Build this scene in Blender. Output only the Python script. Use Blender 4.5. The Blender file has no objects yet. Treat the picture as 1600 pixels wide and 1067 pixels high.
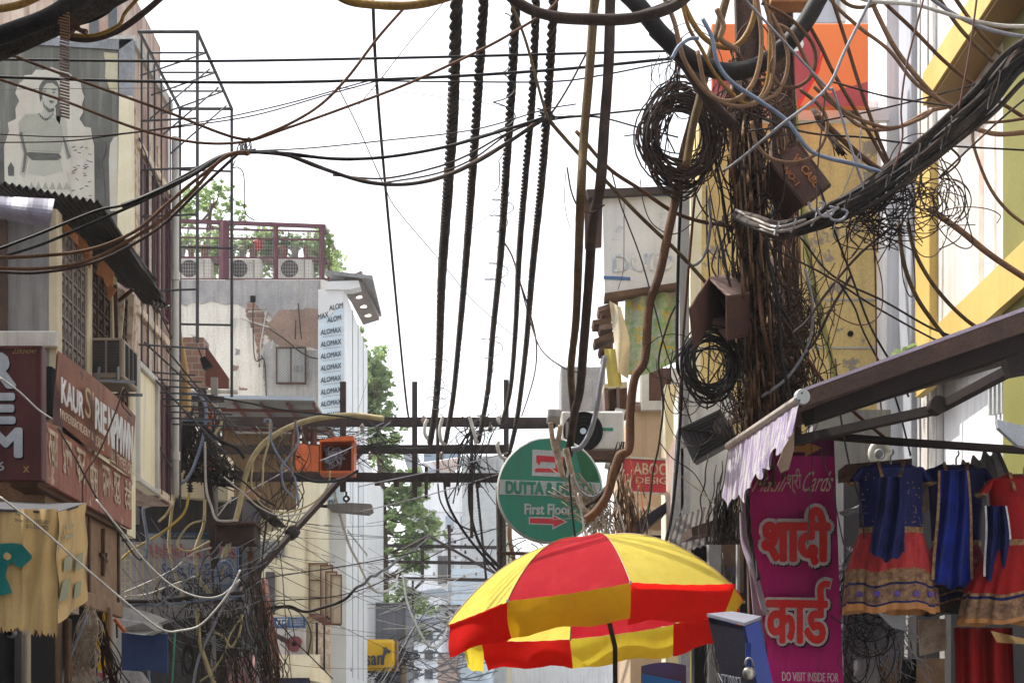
import bpy, bmesh, math, random
from mathutils import Vector, Matrix, noise
R = math.radians
C = bpy.context.scene.collection
F = 2600.0; HZ = 1150.0; CX = 800.0; EYE = 1.6      # level shift-lens camera: pixel focal length, horizon row, centre column, eye height
# ---------------------------------------------------------------- camera
cam_d = bpy.data.cameras.new('camera'); cam = bpy.data.objects.new('camera', cam_d); C.objects.link(cam)
cam.location = (0, 0, EYE); cam.rotation_euler = (R(90), 0, 0)
cam_d.sensor_width = 36; cam_d.lens = 36 * F / 1600; cam_d.shift_y = (HZ - 533.5) / 1600
cam_d.clip_start = .1; cam_d.clip_end = 3000
bpy.context.scene.camera = cam
# ---------------------------------------------------------------- sky and sun
SUN_EL, SUN_AZ = 60, 292            # azimuth clockwise from +Y: high on the left, a little ahead of the camera
w = bpy.data.worlds.new('World'); bpy.context.scene.world = w; w.use_nodes = True
nt = w.node_tree; nt.nodes.clear()
sky = nt.nodes.new('ShaderNodeTexSky'); sky.sky_type = 'NISHITA'; sky.sun_disc = False
sky.sun_elevation = R(SUN_EL); sky.sun_rotation = R(SUN_AZ); sky.air_density = 1.0; sky.dust_density = 3.0; sky.ozone_density = .4
hsv = nt.nodes.new('ShaderNodeHueSaturation'); hsv.inputs['Saturation'].default_value = .22; hsv.inputs['Value'].default_value = 1.0
bg = nt.nodes.new('ShaderNodeBackground'); bg.inputs['Strength'].default_value = .15
wo = nt.nodes.new('ShaderNodeOutputWorld')
nt.links.new(sky.outputs[0], hsv.inputs['Color']); nt.links.new(hsv.outputs[0], bg.inputs['Color']); nt.links.new(bg.outputs[0], wo.inputs[0])
sd = bpy.data.lights.new('sun', 'SUN'); sd.energy = 3.0; sd.angle = R(.6); sd.color = (1, .95, .86)
sun = bpy.data.objects.new('sun', sd); C.objects.link(sun)
tos = Vector((math.sin(R(SUN_AZ)) * math.cos(R(SUN_EL)), math.cos(R(SUN_AZ)) * math.cos(R(SUN_EL)), math.sin(R(SUN_EL))))
sun.rotation_euler = tos.to_track_quat('Z', 'Y').to_euler(); sun.location = tos * 60
vs = bpy.context.scene.view_settings
vs.view_transform = 'Standard'; vs.look = 'None'; vs.gamma = 1; vs.use_curve_mapping = False; vs.exposure = 1.35
cy = bpy.context.scene.cycles; cy.max_bounces = 6; cy.diffuse_bounces = 3; cy.volume_bounces = 0; cy.transparent_max_bounces = 12

# ---------------------------------------------------------------- helpers
def P(px, py, Y): return Vector(((px - CX) / F * Y, Y, EYE + (HZ - py) / F * Y))
def PX(px, py, X):
    Y = X * F / (px - CX); return P(px, py, Y)
def ZX(X, px, py): return PX(px, py, X).z
def YX(X, px): return X * F / (px - CX)
def XY(px, Y): return (px - CX) / F * Y
def ZY(py, Y): return EYE + (HZ - py) / F * Y
OFF = {}
def origin(o): return OFF.get(o.name, Vector((0, 0, 0)))
class MB:
    def __init__(s): s.v = []; s.f = []; s.smooth = False
    def add(s, vs, fs):
        n = len(s.v); s.v += [Vector(x) for x in vs]; s.f += [tuple(i + n for i in f) for f in fs]; return s
    def box(s, x0, x1, y0, y1, z0, z1, rot=None, piv=None):
        p = [Vector((x, y, z)) for z in (z0, z1) for y in (y0, y1) for x in (x0, x1)]
        if rot is not None:
            c = piv or Vector(((x0 + x1) / 2, (y0 + y1) / 2, (z0 + z1) / 2)); p = [c + rot @ (q - c) for q in p]
        return s.add(p, [(0, 2, 3, 1), (4, 5, 7, 6), (0, 1, 5, 4), (2, 6, 7, 3), (0, 4, 6, 2), (1, 3, 7, 5)])
    def bx(s, x0, x1, y0, y1, z0, z1, b=.012):          # box with chamfered edges
        b = min(b, abs(x1 - x0) / 3, abs(y1 - y0) / 3, abs(z1 - z0) / 3)
        bm = bmesh.new(); m = Matrix.Translation(((x0+x1)/2, (y0+y1)/2, (z0+z1)/2)) @ Matrix.Diagonal((abs(x1-x0), abs(y1-y0), abs(z1-z0), 1))
        bmesh.ops.create_cube(bm, size=1, matrix=m); bmesh.ops.bevel(bm, geom=bm.edges[:], offset=b, segments=1, affect='EDGES')
        bm.verts.index_update(); s.add([v.co.copy() for v in bm.verts], [[v.index for v in f.verts] for f in bm.faces]); bm.free(); return s
    def slab(s, pts, d):                                # polygon thickened along vector d
        pts = [Vector(p) for p in pts]; d = Vector(d); n = len(pts)
        nn = (pts[1] - pts[0]).cross(pts[2] - pts[0])
        if nn.dot(d) > 0: pts = pts[::-1]
        return s.add(pts + [p + d for p in pts], [tuple(range(n)), tuple(range(2 * n - 1, n - 1, -1))] + [(i, i + n, (i + 1) % n + n, (i + 1) % n) for i in range(n)])
    def grid(s, fn, nu, nv, th=None):                   # surface fn(u,v), optional thickness vector
        a = [fn(i / nu, j / nv) for j in range(nv + 1) for i in range(nu + 1)]
        q = [(j * (nu + 1) + i, j * (nu + 1) + i + 1, (j + 1) * (nu + 1) + i + 1, (j + 1) * (nu + 1) + i) for j in range(nv) for i in range(nu)]
        s.add(a, q)
        if th is not None:
            s.add([p + Vector(th) for p in a], [f[::-1] for f in q])
        return s
    def tube(s, pts, r, seg=6, cap=True):
        pts = [Vector(p) for p in pts]; n = len(pts)
        rr = r if isinstance(r, (list, tuple)) else [r] * n
        vs = []; up = None
        for i, p in enumerate(pts):
            t = (pts[min(i + 1, n - 1)] - pts[max(i - 1, 0)])
            if t.length < 1e-9: t = Vector((0, 0, 1))
            t.normalize()
            if up is None: up = t.orthogonal().normalized()
            up = (up - t * up.dot(t))
            up = up.normalized() if up.length > 1e-6 else t.orthogonal().normalized()
            b = t.cross(up)
            for k in range(seg):
                a = 2 * math.pi * k / seg; vs.append(p + (up * math.cos(a) + b * math.sin(a)) * rr[i])
        fs = [(i * seg + k, i * seg + (k + 1) % seg, (i + 1) * seg + (k + 1) % seg, (i + 1) * seg + k) for i in range(n - 1) for k in range(seg)]
        if cap: fs += [tuple(range(seg - 1, -1, -1)), tuple((n - 1) * seg + k for k in range(seg))]
        return s.add(vs, fs)
    def bar(s, a, b, wd, ht=None, up=(0, 0, 1)):        # rectangular bar from a to b
        a, b = Vector(a), Vector(b); ht = ht or wd; t = (b - a).normalized(); u = Vector(up)
        x = t.cross(u)
        if x.length < 1e-4: x = t.orthogonal()
        x.normalize(); y = x.cross(t).normalized(); vs = []
        for p in (a, b):
            for sx, sy in ((-1, -1), (1, -1), (1, 1), (-1, 1)): vs.append(p + x * sx * wd / 2 + y * sy * ht / 2)
        return s.add(vs, [(0, 1, 2, 3), (7, 6, 5, 4), (0, 4, 5, 1), (1, 5, 6, 2), (2, 6, 7, 3), (3, 7, 4, 0)])
    def lathe(s, prof, c, axis=(0, 0, 1), seg=16):      # prof: (radius, height) pairs
        ax = Vector(axis).normalized(); u = ax.orthogonal().normalized(); v = ax.cross(u); c = Vector(c)
        vs = [c + ax * h + (u * math.cos(2 * math.pi * k / seg) + v * math.sin(2 * math.pi * k / seg)) * r for r, h in prof for k in range(seg)]
        n = len(prof); fs = [(i * seg + k, i * seg + (k + 1) % seg, (i + 1) * seg + (k + 1) % seg, (i + 1) * seg + k) for i in range(n - 1) for k in range(seg)]
        fs += [tuple(range(seg - 1, -1, -1)), tuple((n - 1) * seg + k for k in range(seg))]
        return s.add(vs, fs)
    def build(s, name, mat, parent=None, smooth=None, loc=None):
        me = bpy.data.meshes.new(name)
        if parent is not None: off = origin(parent)
        else:
            if loc is None:
                xs = [v.x for v in s.v]; ys = [v.y for v in s.v]; zs = [v.z for v in s.v]
                loc = Vector(((min(xs) + max(xs)) / 2, (min(ys) + max(ys)) / 2, min(zs)))
            off = Vector(loc)
        me.from_pydata([v - off for v in s.v], [], s.f); me.update()
        if smooth or (smooth is None and s.smooth):
            for p in me.polygons: p.use_smooth = True
        o = bpy.data.objects.new(name, me); C.objects.link(o); OFF[o.name] = off
        if parent is not None: o.parent = parent
        else: o.location = off
        if mat is not None: me.materials.append(mat if not isinstance(mat, str) else M[mat])
        return o
def tag(o, label=None, cat=None, group=None, kind=None):
    if label: o['label'] = label
    if cat: o['category'] = cat
    if group: o['group'] = group
    if kind: o['kind'] = kind
    return o
def thing(name, label, cat, loc, group=None):
    o = bpy.data.objects.new(name, None); C.objects.link(o); o.empty_display_size = .1
    o.location = Vector(loc); OFF[o.name] = Vector(loc); return tag(o, label, cat, group)
def catmull(pts, per=8):
    pts = [Vector(p) for p in pts]
    if len(pts) < 3: return [pts[0].lerp(pts[-1], i / per) for i in range(per + 1)]
    q = [pts[0] * 2 - pts[1]] + pts + [pts[-1] * 2 - pts[-2]]; out = []
    for i in range(1, len(q) - 2):
        a, b, c, d = q[i - 1:i + 3]
        for k in range(per):
            t = k / per; out.append(.5 * ((2 * b) + (c - a) * t + (2 * a - 5 * b + 4 * c - d) * t * t + (3 * b - a - 3 * c + d) * t ** 3))
    out.append(pts[-1]); return out
def rnd_path(pts, amp):
    return [p + Vector((random.gauss(0, amp), random.gauss(0, amp), random.gauss(0, amp))) for p in pts]

# ---------------------------------------------------------------- materials
M = {}
def mat(name, c1, c2=None, scale=3, rough=.7, metal=0, grime=None, gamt=.5, gscale=1.2, bump=.15, fine=.12, spec=.4, contrast=(.35, .65), trans=0, bscale=40, chips=None, camt=.62, cscale=4, stripes=None):
    m = bpy.data.materials.new(name); m.use_nodes = True; t = m.node_tree; N = t.nodes; L = t.links; N.clear()
    out = N.new('ShaderNodeOutputMaterial'); b = N.new('ShaderNodeBsdfPrincipled'); L.new(b.outputs[0], out.inputs[0])
    b.inputs['Roughness'].default_value = rough; b.inputs['Metallic'].default_value = metal; b.inputs['Specular IOR Level'].default_value = spec
    tc = N.new('ShaderNodeTexCoord')
    def nz(sc, vec=None, det=4, ro=.6):
        n = N.new('ShaderNodeTexNoise'); n.inputs['Scale'].default_value = sc; n.inputs['Detail'].default_value = det; n.inputs['Roughness'].default_value = ro
        L.new(vec or tc.outputs['Object'], n.inputs['Vector']); return n
    def ramp(src, a, bb):
        r = N.new('ShaderNodeMapRange'); r.inputs['From Min'].default_value = a; r.inputs['From Max'].default_value = bb; L.new(src, r.inputs['Value']); return r.outputs[0]
    def mix(fac, A, B, mode='MIX'):
        x = N.new('ShaderNodeMix'); x.data_type = 'RGBA'; x.blend_type = mode
        if isinstance(fac, float): x.inputs[0].default_value = fac
        else: L.new(fac, x.inputs[0])
        for i, q in ((6, A), (7, B)):
            if isinstance(q, tuple): x.inputs[i].default_value = (*q, 1)
            else: L.new(q, x.inputs[i])
        return x.outputs[2]
    if c2 is None: c2 = tuple(x * .78 for x in c1)
    sv = None
    if stripes:
        sm = N.new('ShaderNodeMapping'); sm.inputs['Scale'].default_value = stripes; L.new(tc.outputs['Object'], sm.inputs['Vector']); sv = sm.outputs[0]
    col = mix(ramp(nz(scale, sv).outputs[0], *contrast), c1, c2)
    if grime:
        mp = N.new('ShaderNodeMapping'); mp.inputs['Scale'].default_value = (7, 7, .45); L.new(tc.outputs['Object'], mp.inputs['Vector'])
        g = ramp(nz(gscale, mp.outputs[0], 5, .65).outputs[0], .48, .72); g2 = N.new('ShaderNodeMath'); g2.operation = 'MULTIPLY'; L.new(g, g2.inputs[0]); g2.inputs[1].default_value = gamt
        col = mix(g2.outputs[0], col, grime)
    if chips:
        cn = nz(cscale, None, 8, .7); col = mix(ramp(cn.outputs[0], camt - .015, camt + .015), col, chips)
    fn = nz(bscale * 2, None, 3, .7)
    dk = N.new('ShaderNodeMapRange'); dk.inputs['To Min'].default_value = 1 - fine * 2; dk.inputs['To Max'].default_value = 1 + fine; dk.inputs['From Min'].default_value = .25; dk.inputs['From Max'].default_value = .75
    L.new(fn.outputs[0], dk.inputs['Value']); vm = N.new('ShaderNodeVectorMath'); vm.operation = 'SCALE'; L.new(col, vm.inputs[0]); L.new(dk.outputs[0], vm.inputs['Scale'])
    L.new(vm.outputs[0], b.inputs['Base Color'])
    if bump:
        bn = nz(bscale, None, 5, .65); bp = N.new('ShaderNodeBump'); bp.inputs['Strength'].default_value = bump; bp.inputs['Distance'].default_value = .02; L.new(bn.outputs[0], bp.inputs['Height']); L.new(bp.outputs[0], b.inputs['Normal'])
    if trans:
        tr = N.new('ShaderNodeBsdfTranslucent'); L.new(vm.outputs[0], tr.inputs['Color']); ms = N.new('ShaderNodeMixShader'); ms.inputs[0].default_value = trans
        L.new(b.outputs[0], ms.inputs[1]); L.new(tr.outputs[0], ms.inputs[2]); L.new(ms.outputs[0], out.inputs[0])
    M[name] = m; return m
GR = (.07, .06, .05)
mat('black_rubber', (.018, .017, .019), (.035, .032, .03), 6, .6, fine=.3, bump=.1, spec=.15)
mat('dusty_black', (.035, .03, .03), (.075, .06, .05), 5, .8, fine=.35, spec=.15)
mat('brown_cable', (.17, .085, .045), (.11, .055, .032), 5, .7, fine=.3, grime=(.05, .03, .02), spec=.15)
mat('tan_cable', (.30, .18, .11), (.19, .11, .065), 5, .7, fine=.25, spec=.15)
mat('ochre_cable', (.36, .21, .05), (.17, .09, .03), 4, .55, fine=.25, spec=.15)
mat('dull_ochre', (.17, .11, .04), (.08, .05, .03), 4, .6, fine=.3, spec=.15)
mat('grey_cable', (.30, .31, .35), (.18, .18, .21), 5, .5, fine=.2)
mat('white_cable', (.62, .60, .56), (.40, .37, .33), 5, .6, fine=.2)
mat('pale_bark', (.55, .46, .36), (.28, .18, .11), 9, .85, fine=.3)
mat('blue_cable', (.20, .26, .36), (.13, .16, .24), 5, .5)
mat('red_wire', (.10, .025, .02), None, 5, .6)
mat('yellow_cable', (.55, .38, .05), None, 5, .5)
mat('cream_cable', (.50, .42, .22), (.32, .25, .12), 5, .6)
mat('dark_brown', (.085, .055, .045), (.035, .025, .022), 5, .75, fine=.3, spec=.15)
mat('rust', (.12, .055, .035), (.055, .032, .026), 4, .85, fine=.35, bump=.3)
mat('pole_steel', (.085, .05, .042), (.14, .08, .06), 3, .8, grime=(.03, .024, .022), gamt=.8, fine=.3, bump=.3, spec=.15)
mat('frame_steel', (.045, .035, .036), (.075, .055, .05), 3, .75, fine=.3, bump=.2, spec=.15)
mat('thin_steel', (.035, .038, .048), (.06, .05, .05), 3, .6, fine=.2)
mat('galv', (.32, .34, .37), (.2, .2, .2), 3, .45, .6, fine=.2)
mat('orange_paint', (.75, .16, .03), (.60, .12, .03), 3, .5, grime=(.25, .07, .03), gamt=.6)
mat('orange_dark', (.22, .06, .03), None, 3, .7)
mat('white_plaster', (.62, .61, .57), (.46, .45, .42), 1.2, .9, grime=(.22, .2, .18), gamt=.55, fine=.08)
mat('cream_wall', (.66, .58, .40), (.54, .46, .31), 1.2, .9, grime=(.30, .25, .18), gamt=.6, fine=.08, bscale=20)
mat('cream_pale', (.80, .74, .55), (.72, .65, .46), 1.2, .85, grime=(.42, .36, .26), gamt=.4, fine=.06)
mat('pink_wall', (.42, .29, .25), (.60, .50, .42), 1.4, .9, grime=(.16, .09, .08), gamt=.9, gscale=1.6, fine=.15, spec=.15)
mat('peel_wall', (.80, .77, .70), (.66, .63, .58), .8, .92, grime=(.25, .22, .19), gamt=.5, chips=(.30, .22, .18), camt=.585, cscale=.9, bscale=14, bump=.6)
mat('grey_cement', (.30, .30, .31), (.44, .43, .42), 1.6, .92, grime=(.14, .13, .12), gamt=.5, bump=.4, bscale=16)
mat('brown_plaster', (.33, .23, .18), (.25, .18, .15), 1.6, .92, bump=.4, bscale=14, fine=.15)
mat('grey_wall', (.23, .23, .235), (.31, .30, .29), 1.5, .9, grime=(.10, .085, .075), gamt=.6)
mat('yellow_wall', (.66, .50, .21), (.56, .42, .18), .9, .9, grime=(.30, .22, .11), gamt=.55, gscale=.9, chips=(.27, .24, .19), camt=.565, cscale=1.9, bscale=14, bump=.4, spec=.15)
mat('white_wall', (.80, .81, .84), (.70, .71, .75), .8, .8, grime=(.42, .41, .42), gamt=.5, fine=.04)
mat('grey_blue', (.38, .40, .45), (.30, .31, .35), .8, .8, grime=(.2, .2, .2), gamt=.3)
mat('pale_blue', (.60, .70, .80), (.46, .56, .68), .5, .6, grime=(.4, .45, .5), gamt=.3)
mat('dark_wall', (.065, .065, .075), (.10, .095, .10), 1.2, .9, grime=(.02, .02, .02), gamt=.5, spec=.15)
mat('charcoal_cement', (.17, .18, .21), (.27, .27, .29), .7, .9, grime=(.07, .07, .08), gamt=.7)
mat('pitch', (.012, .012, .014), None, 3, .9, spec=.15)
mat('glass_dark', (.05, .06, .07), (.09, .1, .11), 2, .15, spec=.6, bump=0)
mat('glass_frost', (.28, .33, .40), (.40, .44, .50), 2, .3, bump=0)
mat('brown_sign', (.115, .038, .036), (.085, .03, .03), 2, .5, grime=(.05, .02, .02), gamt=.6, spec=.15)
mat('rust_sign', (.30, .115, .06), (.20, .075, .045), 2, .55, chips=(.09, .04, .03), camt=.62, cscale=2.5, grime=(.10, .045, .03), gamt=.7, spec=.15)
mat('brick_red', (.34, .145, .11), (.27, .11, .085), 2, .75, chips=(.48, .36, .30), camt=.62, cscale=3, grime=(.46, .30, .24), gamt=.4, spec=.15)
mat('sign_white', (.66, .66, .67), (.52, .51, .5), 5, .5, fine=.1)
mat('worn_cream', (.62, .52, .40), (.42, .28, .2), 9, .7, contrast=(.45, .6))
mat('gold_paint', (.42, .26, .10), None, 5, .5)
mat('tarp', (.66, .47, .21), (.55, .38, .17), 2, .6, grime=(.28, .18, .10), gamt=.7, fine=.06, spec=.15)
mat('teal_print', (.01, .14, .14), (.02, .20, .19), 4, .5, spec=.15)
mat('faded_teal', (.26, .29, .19), (.33, .31, .18), 8, .6)
mat('plywood', (.30, .19, .11), (.22, .13, .075), 6, .8, fine=.25)
mat('old_wood', (.16, .09, .055), (.09, .055, .04), 5, .8, fine=.25, spec=.15)
mat('wood_panel', (.30, .20, .10), (.20, .13, .07), 2, .8, grime=(.09, .06, .04), gamt=.8, gscale=2)
mat('cream_post', (.62, .54, .38), (.50, .42, .29), 2, .8, grime=(.28, .2, .13), gamt=.5)
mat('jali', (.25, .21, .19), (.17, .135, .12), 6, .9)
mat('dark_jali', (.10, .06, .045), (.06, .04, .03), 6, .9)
mat('corrugated_dark', (.045, .036, .032), (.028, .024, .022), 3, .75, grime=(.09, .05, .035), gamt=.5)
mat('torn_orange', (.42, .17, .06), (.28, .11, .05), 5, .8)
mat('ac_beige', (.34, .27, .21), (.27, .21, .16), 3, .6, grime=(.14, .1, .07), gamt=.6)
mat('ac_white', (.70, .69, .64), (.58, .57, .52), 3, .5, grime=(.36, .33, .28), gamt=.4)
mat('ac_grill', (.06, .055, .055), (.1, .09, .085), 3, .6)
mat('maroon_paint', (.15, .045, .07), (.11, .035, .05), 3, .5)
mat('terracotta', (.40, .20, .12), (.32, .16, .1), 5, .8)
mat('pot_white', (.55, .52, .46), None, 4, .7)
mat('pot_red', (.60, .04, .03), None, 4, .5)
mat('leaf', (.24, .34, .13), (.34, .44, .20), 2, .55, trans=.5, bump=0)
mat('leaf_dark', (.05, .10, .03), (.09, .15, .04), 2, .6, trans=.3, bump=0)
mat('bark', (.10, .07, .05), None, 4, .9)
mat('film_blue', (.52, .64, .74), (.60, .70, .78), 4, .35)
mat('film_print', (.06, .07, .09), None, 4, .5)
mat('clad_white', (.70, .71, .72), (.62, .63, .64), 1, .4, fine=.03)
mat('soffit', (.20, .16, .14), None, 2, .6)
mat('sheet_roof', (.20, .21, .22), (.28, .28, .28), 1, .6, grime=(.12, .11, .1))
mat('red_steel', (.16, .055, .04), None, 3, .7)
mat('sign_green', (.02, .26, .17), (.03, .20, .13), 2, .5, chips=(.16, .13, .08), camt=.70, cscale=6, grime=(.06, .14, .10), gamt=.5)
mat('sign_green_dark', (.015, .13, .05), None, 2, .4)
mat('sign_red', (.62, .035, .05), None, 4, .4)
mat('band_grey', (.50, .52, .53), (.42, .44, .45), 4, .5, grime=(.30, .25, .2), gamt=.3)
mat('umb_red', (.44, .016, .03), (.38, .013, .022), 2, .85, spec=.1, grime=(.5, .05, .05), gamt=.4, trans=.45, fine=.04, bump=.35, bscale=7)
mat('umb_flap_red', (.74, .015, .01), (.62, .012, .01), 2, .85, spec=.1, trans=.5, fine=.04, bump=.35, bscale=7)  # same cloth as umb_red, brightened as if light came through the flap
mat('umb_flap_yellow', (.82, .70, .06), (.76, .62, .05), 2, .85, spec=.1, grime=(.5, .4, .05), gamt=.3, trans=.5, fine=.04, bump=.35, bscale=7)  # flap copy of umb_yellow, brightened to offset the shade it hangs in
mat('umb_yellow', (.72, .62, .13), (.66, .55, .10), 2, .85, spec=.1, grime=(.55, .42, .05), gamt=.4, trans=.45, fine=.04, bump=.35, bscale=7)
mat('umb_amber', (.78, .46, .015), (.70, .40, .02), 2, .85, spec=.1, trans=.4, fine=.04, bump=.35, bscale=7)
mat('magenta', (.62, .014, .22), (.48, .012, .18), 1.5, .45, grime=(.18, .02, .09), gamt=.5, fine=.05, spec=.15)
mat('magenta_dark', (.13, .012, .07), None, 1.5, .5, spec=.15)
mat('banner_red', (.82, .02, .015), (.74, .05, .05), 5, .45, spec=.15)
mat('silver_edge', (.70, .69, .69), (.52, .45, .48), 12, .5)
mat('orange_arrow', (.52, .22, .06), None, 3, .5)
mat('script_gold', (.72, .52, .46), None, 3, .5)
mat('pale_red', (.40, .06, .05), (.46, .20, .18), 3, .5, contrast=(.4, .7))
mat('steel_blue', (.010, .045, .30), (.008, .035, .22), 2, .45, fine=.06)
mat('box_grey', (.035, .032, .05), (.025, .023, .035), 3, .6, spec=.2)
mat('box_top', (.20, .20, .25), None, 3, .4)
mat('brass_lock', (.45, .42, .38), None, 3, .3, .8)
mat('purple_cloth', (.30, .25, .32), (.38, .34, .38), 3, .9, fine=.12)
mat('awning_fabric', (.12, .075, .06), (.08, .055, .05), 3, .9, fine=.2, spec=.15)
mat('awning_edge', (.50, .42, .55), (.40, .34, .42), 4, .8)
mat('black_bar', (.022, .018, .018), (.04, .03, .028), 3, .7, spec=.15)
mat('navy_cloth', (.008, .010, .050), (.014, .02, .12), 5, .7, fine=.2, spec=.15)
mat('royal_cloth', (.010, .025, .26), (.006, .012, .08), 5, .6, fine=.1, spec=.15)
mat('coral_skirt', (.50, .045, .045), (.32, .022, .028), 5, .6, fine=.2, stripes=(6, 6, 1), spec=.15)
mat('maroon_skirt', (.22, .02, .05), (.34, .12, .14), 18, .6, fine=.2, contrast=(.5, .7), spec=.15)
mat('red_cloth', (.34, .008, .008), (.24, .008, .010), 4, .6, spec=.15)
mat('gold_trim', (.34, .21, .10), (.18, .09, .05), 30, .45, .3, contrast=(.4, .6), spec=.15)
mat('border_tan', (.34, .20, .11), (.13, .07, .05), 25, .6, spec=.15)
mat('flower_violet', (.10, .05, .32), None, 20, .6)
mat('orange_board', (.82, .17, .04), (.85, .22, .05), .6, .4, fine=.02)
mat('crimson_shape', (.42, .045, .055), (.36, .04, .05), 1, .4, fine=.02)
mat('board_white', (.75, .75, .76), None, 1, .5, fine=.02)
mat('cab_brown', (.13, .065, .05), (.085, .045, .038), 3, .7, fine=.25, spec=.15)
mat('cab_dust', (.26, .17, .14), (.17, .11, .095), 4, .85, fine=.2)
mat('olive', (.20, .19, .045), (.16, .15, .035), 1, .7, grime=(.18, .17, .05), gamt=.5)
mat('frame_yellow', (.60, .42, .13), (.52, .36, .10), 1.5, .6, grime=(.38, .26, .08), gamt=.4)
mat('frame_under', (.24, .14, .03), (.2, .11, .03), 1.5, .7)  # darker copy of frame_yellow, underside shade put into the colour
mat('ad_vinyl', (.72, .70, .68), (.58, .55, .52), .8, .4, grime=(.48, .40, .36), gamt=.7, gscale=.8)
mat('ad_pink', (.55, .33, .30), (.62, .55, .45), 6, .4)
mat('shop_board', (.70, .72, .74), (.60, .63, .67), 2, .5, grime=(.5, .5, .5), chips=(.44, .50, .58), camt=.6, cscale=2.4, gamt=.4)
mat('floral', (.20, .36, .14), (.46, .46, .42), 11, .8, chips=(.55, .38, .04), camt=.57, cscale=7, fine=.1)
mat('cloth_yellow', (.60, .50, .12), None, 3, .8)
mat('cloth_cream', (.66, .58, .40), (.5, .42, .3), 3, .8)
mat('board_red', (.46, .02, .04), (.52, .06, .08), 2, .5, chips=(.16, .05, .04), camt=.66, cscale=4)
mat('navy_board', (.02, .03, .09), None, 3, .5)
mat('sign_pale', (.48, .52, .58), (.38, .41, .46), 2, .6, grime=(.25, .25, .27), gamt=.4)
mat('ad_text_blue', (.04, .12, .35), None, 3, .5)
mat('ad_text_dark', (.06, .06, .10), None, 3, .5)
mat('pink_cloth', (.60, .36, .30), (.50, .26, .24), 2, .8, trans=.2)
mat('rose_cloth', (.52, .20, .24), (.6, .45, .4), 6, .8)
mat('blue_tarp', (.03, .06, .17), (.02, .04, .12), 2, .7)
mat('sign_blue', (.03, .12, .30), None, 3, .4)
mat('yellow_board', (.85, .50, .01), (.80, .46, .01), 1, .4, fine=.03)
mat('navy_letter', (.05, .06, .10), None, 2, .5)
mat('guitar', (.22, .05, .06), None, 3, .4)
mat('beige_wall', (.52, .38, .25), (.45, .33, .22), 2, .9, grime=(.32, .22, .15), gamt=.5)
mat('poster_bg', (.085, .085, .075), (.14, .14, .12), 1.2, .5, grime=(.30, .30, .26), gamt=.6, gscale=1.6, fine=.06)
mat('poster_pale', (.58, .58, .50), (.52, .46, .40), 1.5, .5, grime=(.42, .42, .36), gamt=.5, fine=.05)
mat('poster_mid', (.32, .32, .27), (.38, .38, .32), 2, .5, grime=(.36, .36, .30), gamt=.5)
mat('poster_skin', (.46, .46, .40), (.40, .40, .34), 2, .5, grime=(.46, .46, .40), gamt=.4)
mat('poster_dark', (.06, .06, .055), (.11, .11, .1), 3, .5)
mat('poster_ochre', (.46, .40, .22), (.58, .55, .42), 3, .5)
mat('asphalt', (.05, .05, .05), (.07, .07, .065), 2, .9)
mat('pavement', (.25, .24, .22), (.2, .19, .18), 2, .9)
mat('porcelain', (.45, .40, .36), (.3, .25, .22), 4, .35)
mat('solar_black', (.022, .022, .028), (.03, .03, .035), 3, .4)
mat('red_roof', (.50, .25, .2), (.65, .58, .52), 2, .7)

def brick(name, c1, c2, mortar, scale):
    m = mat(name, c1, c2); t = m.node_tree; b = [n for n in t.nodes if n.type == 'BSDF_PRINCIPLED'][0]
    n = t.nodes.new('ShaderNodeTexBrick'); n.inputs['Scale'].default_value = scale; n.inputs['Color1'].default_value = (*c1, 1); n.inputs['Color2'].default_value = (*c2, 1); n.inputs['Mortar'].default_value = (*mortar, 1); n.inputs['Mortar Size'].default_value = .02
    tc = t.nodes.new('ShaderNodeTexCoord'); mp = t.nodes.new('ShaderNodeMapping'); mp.inputs['Rotation'].default_value = (R(90), 0, 0)
    t.links.new(tc.outputs['Object'], mp.inputs[0]); t.links.new(mp.outputs[0], n.inputs['Vector']); t.links.new(n.outputs[0], b.inputs['Base Color']); return m
brick('brickwork', (.30, .16, .11), (.20, .12, .10), (.30, .26, .22), 2.2)

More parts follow.
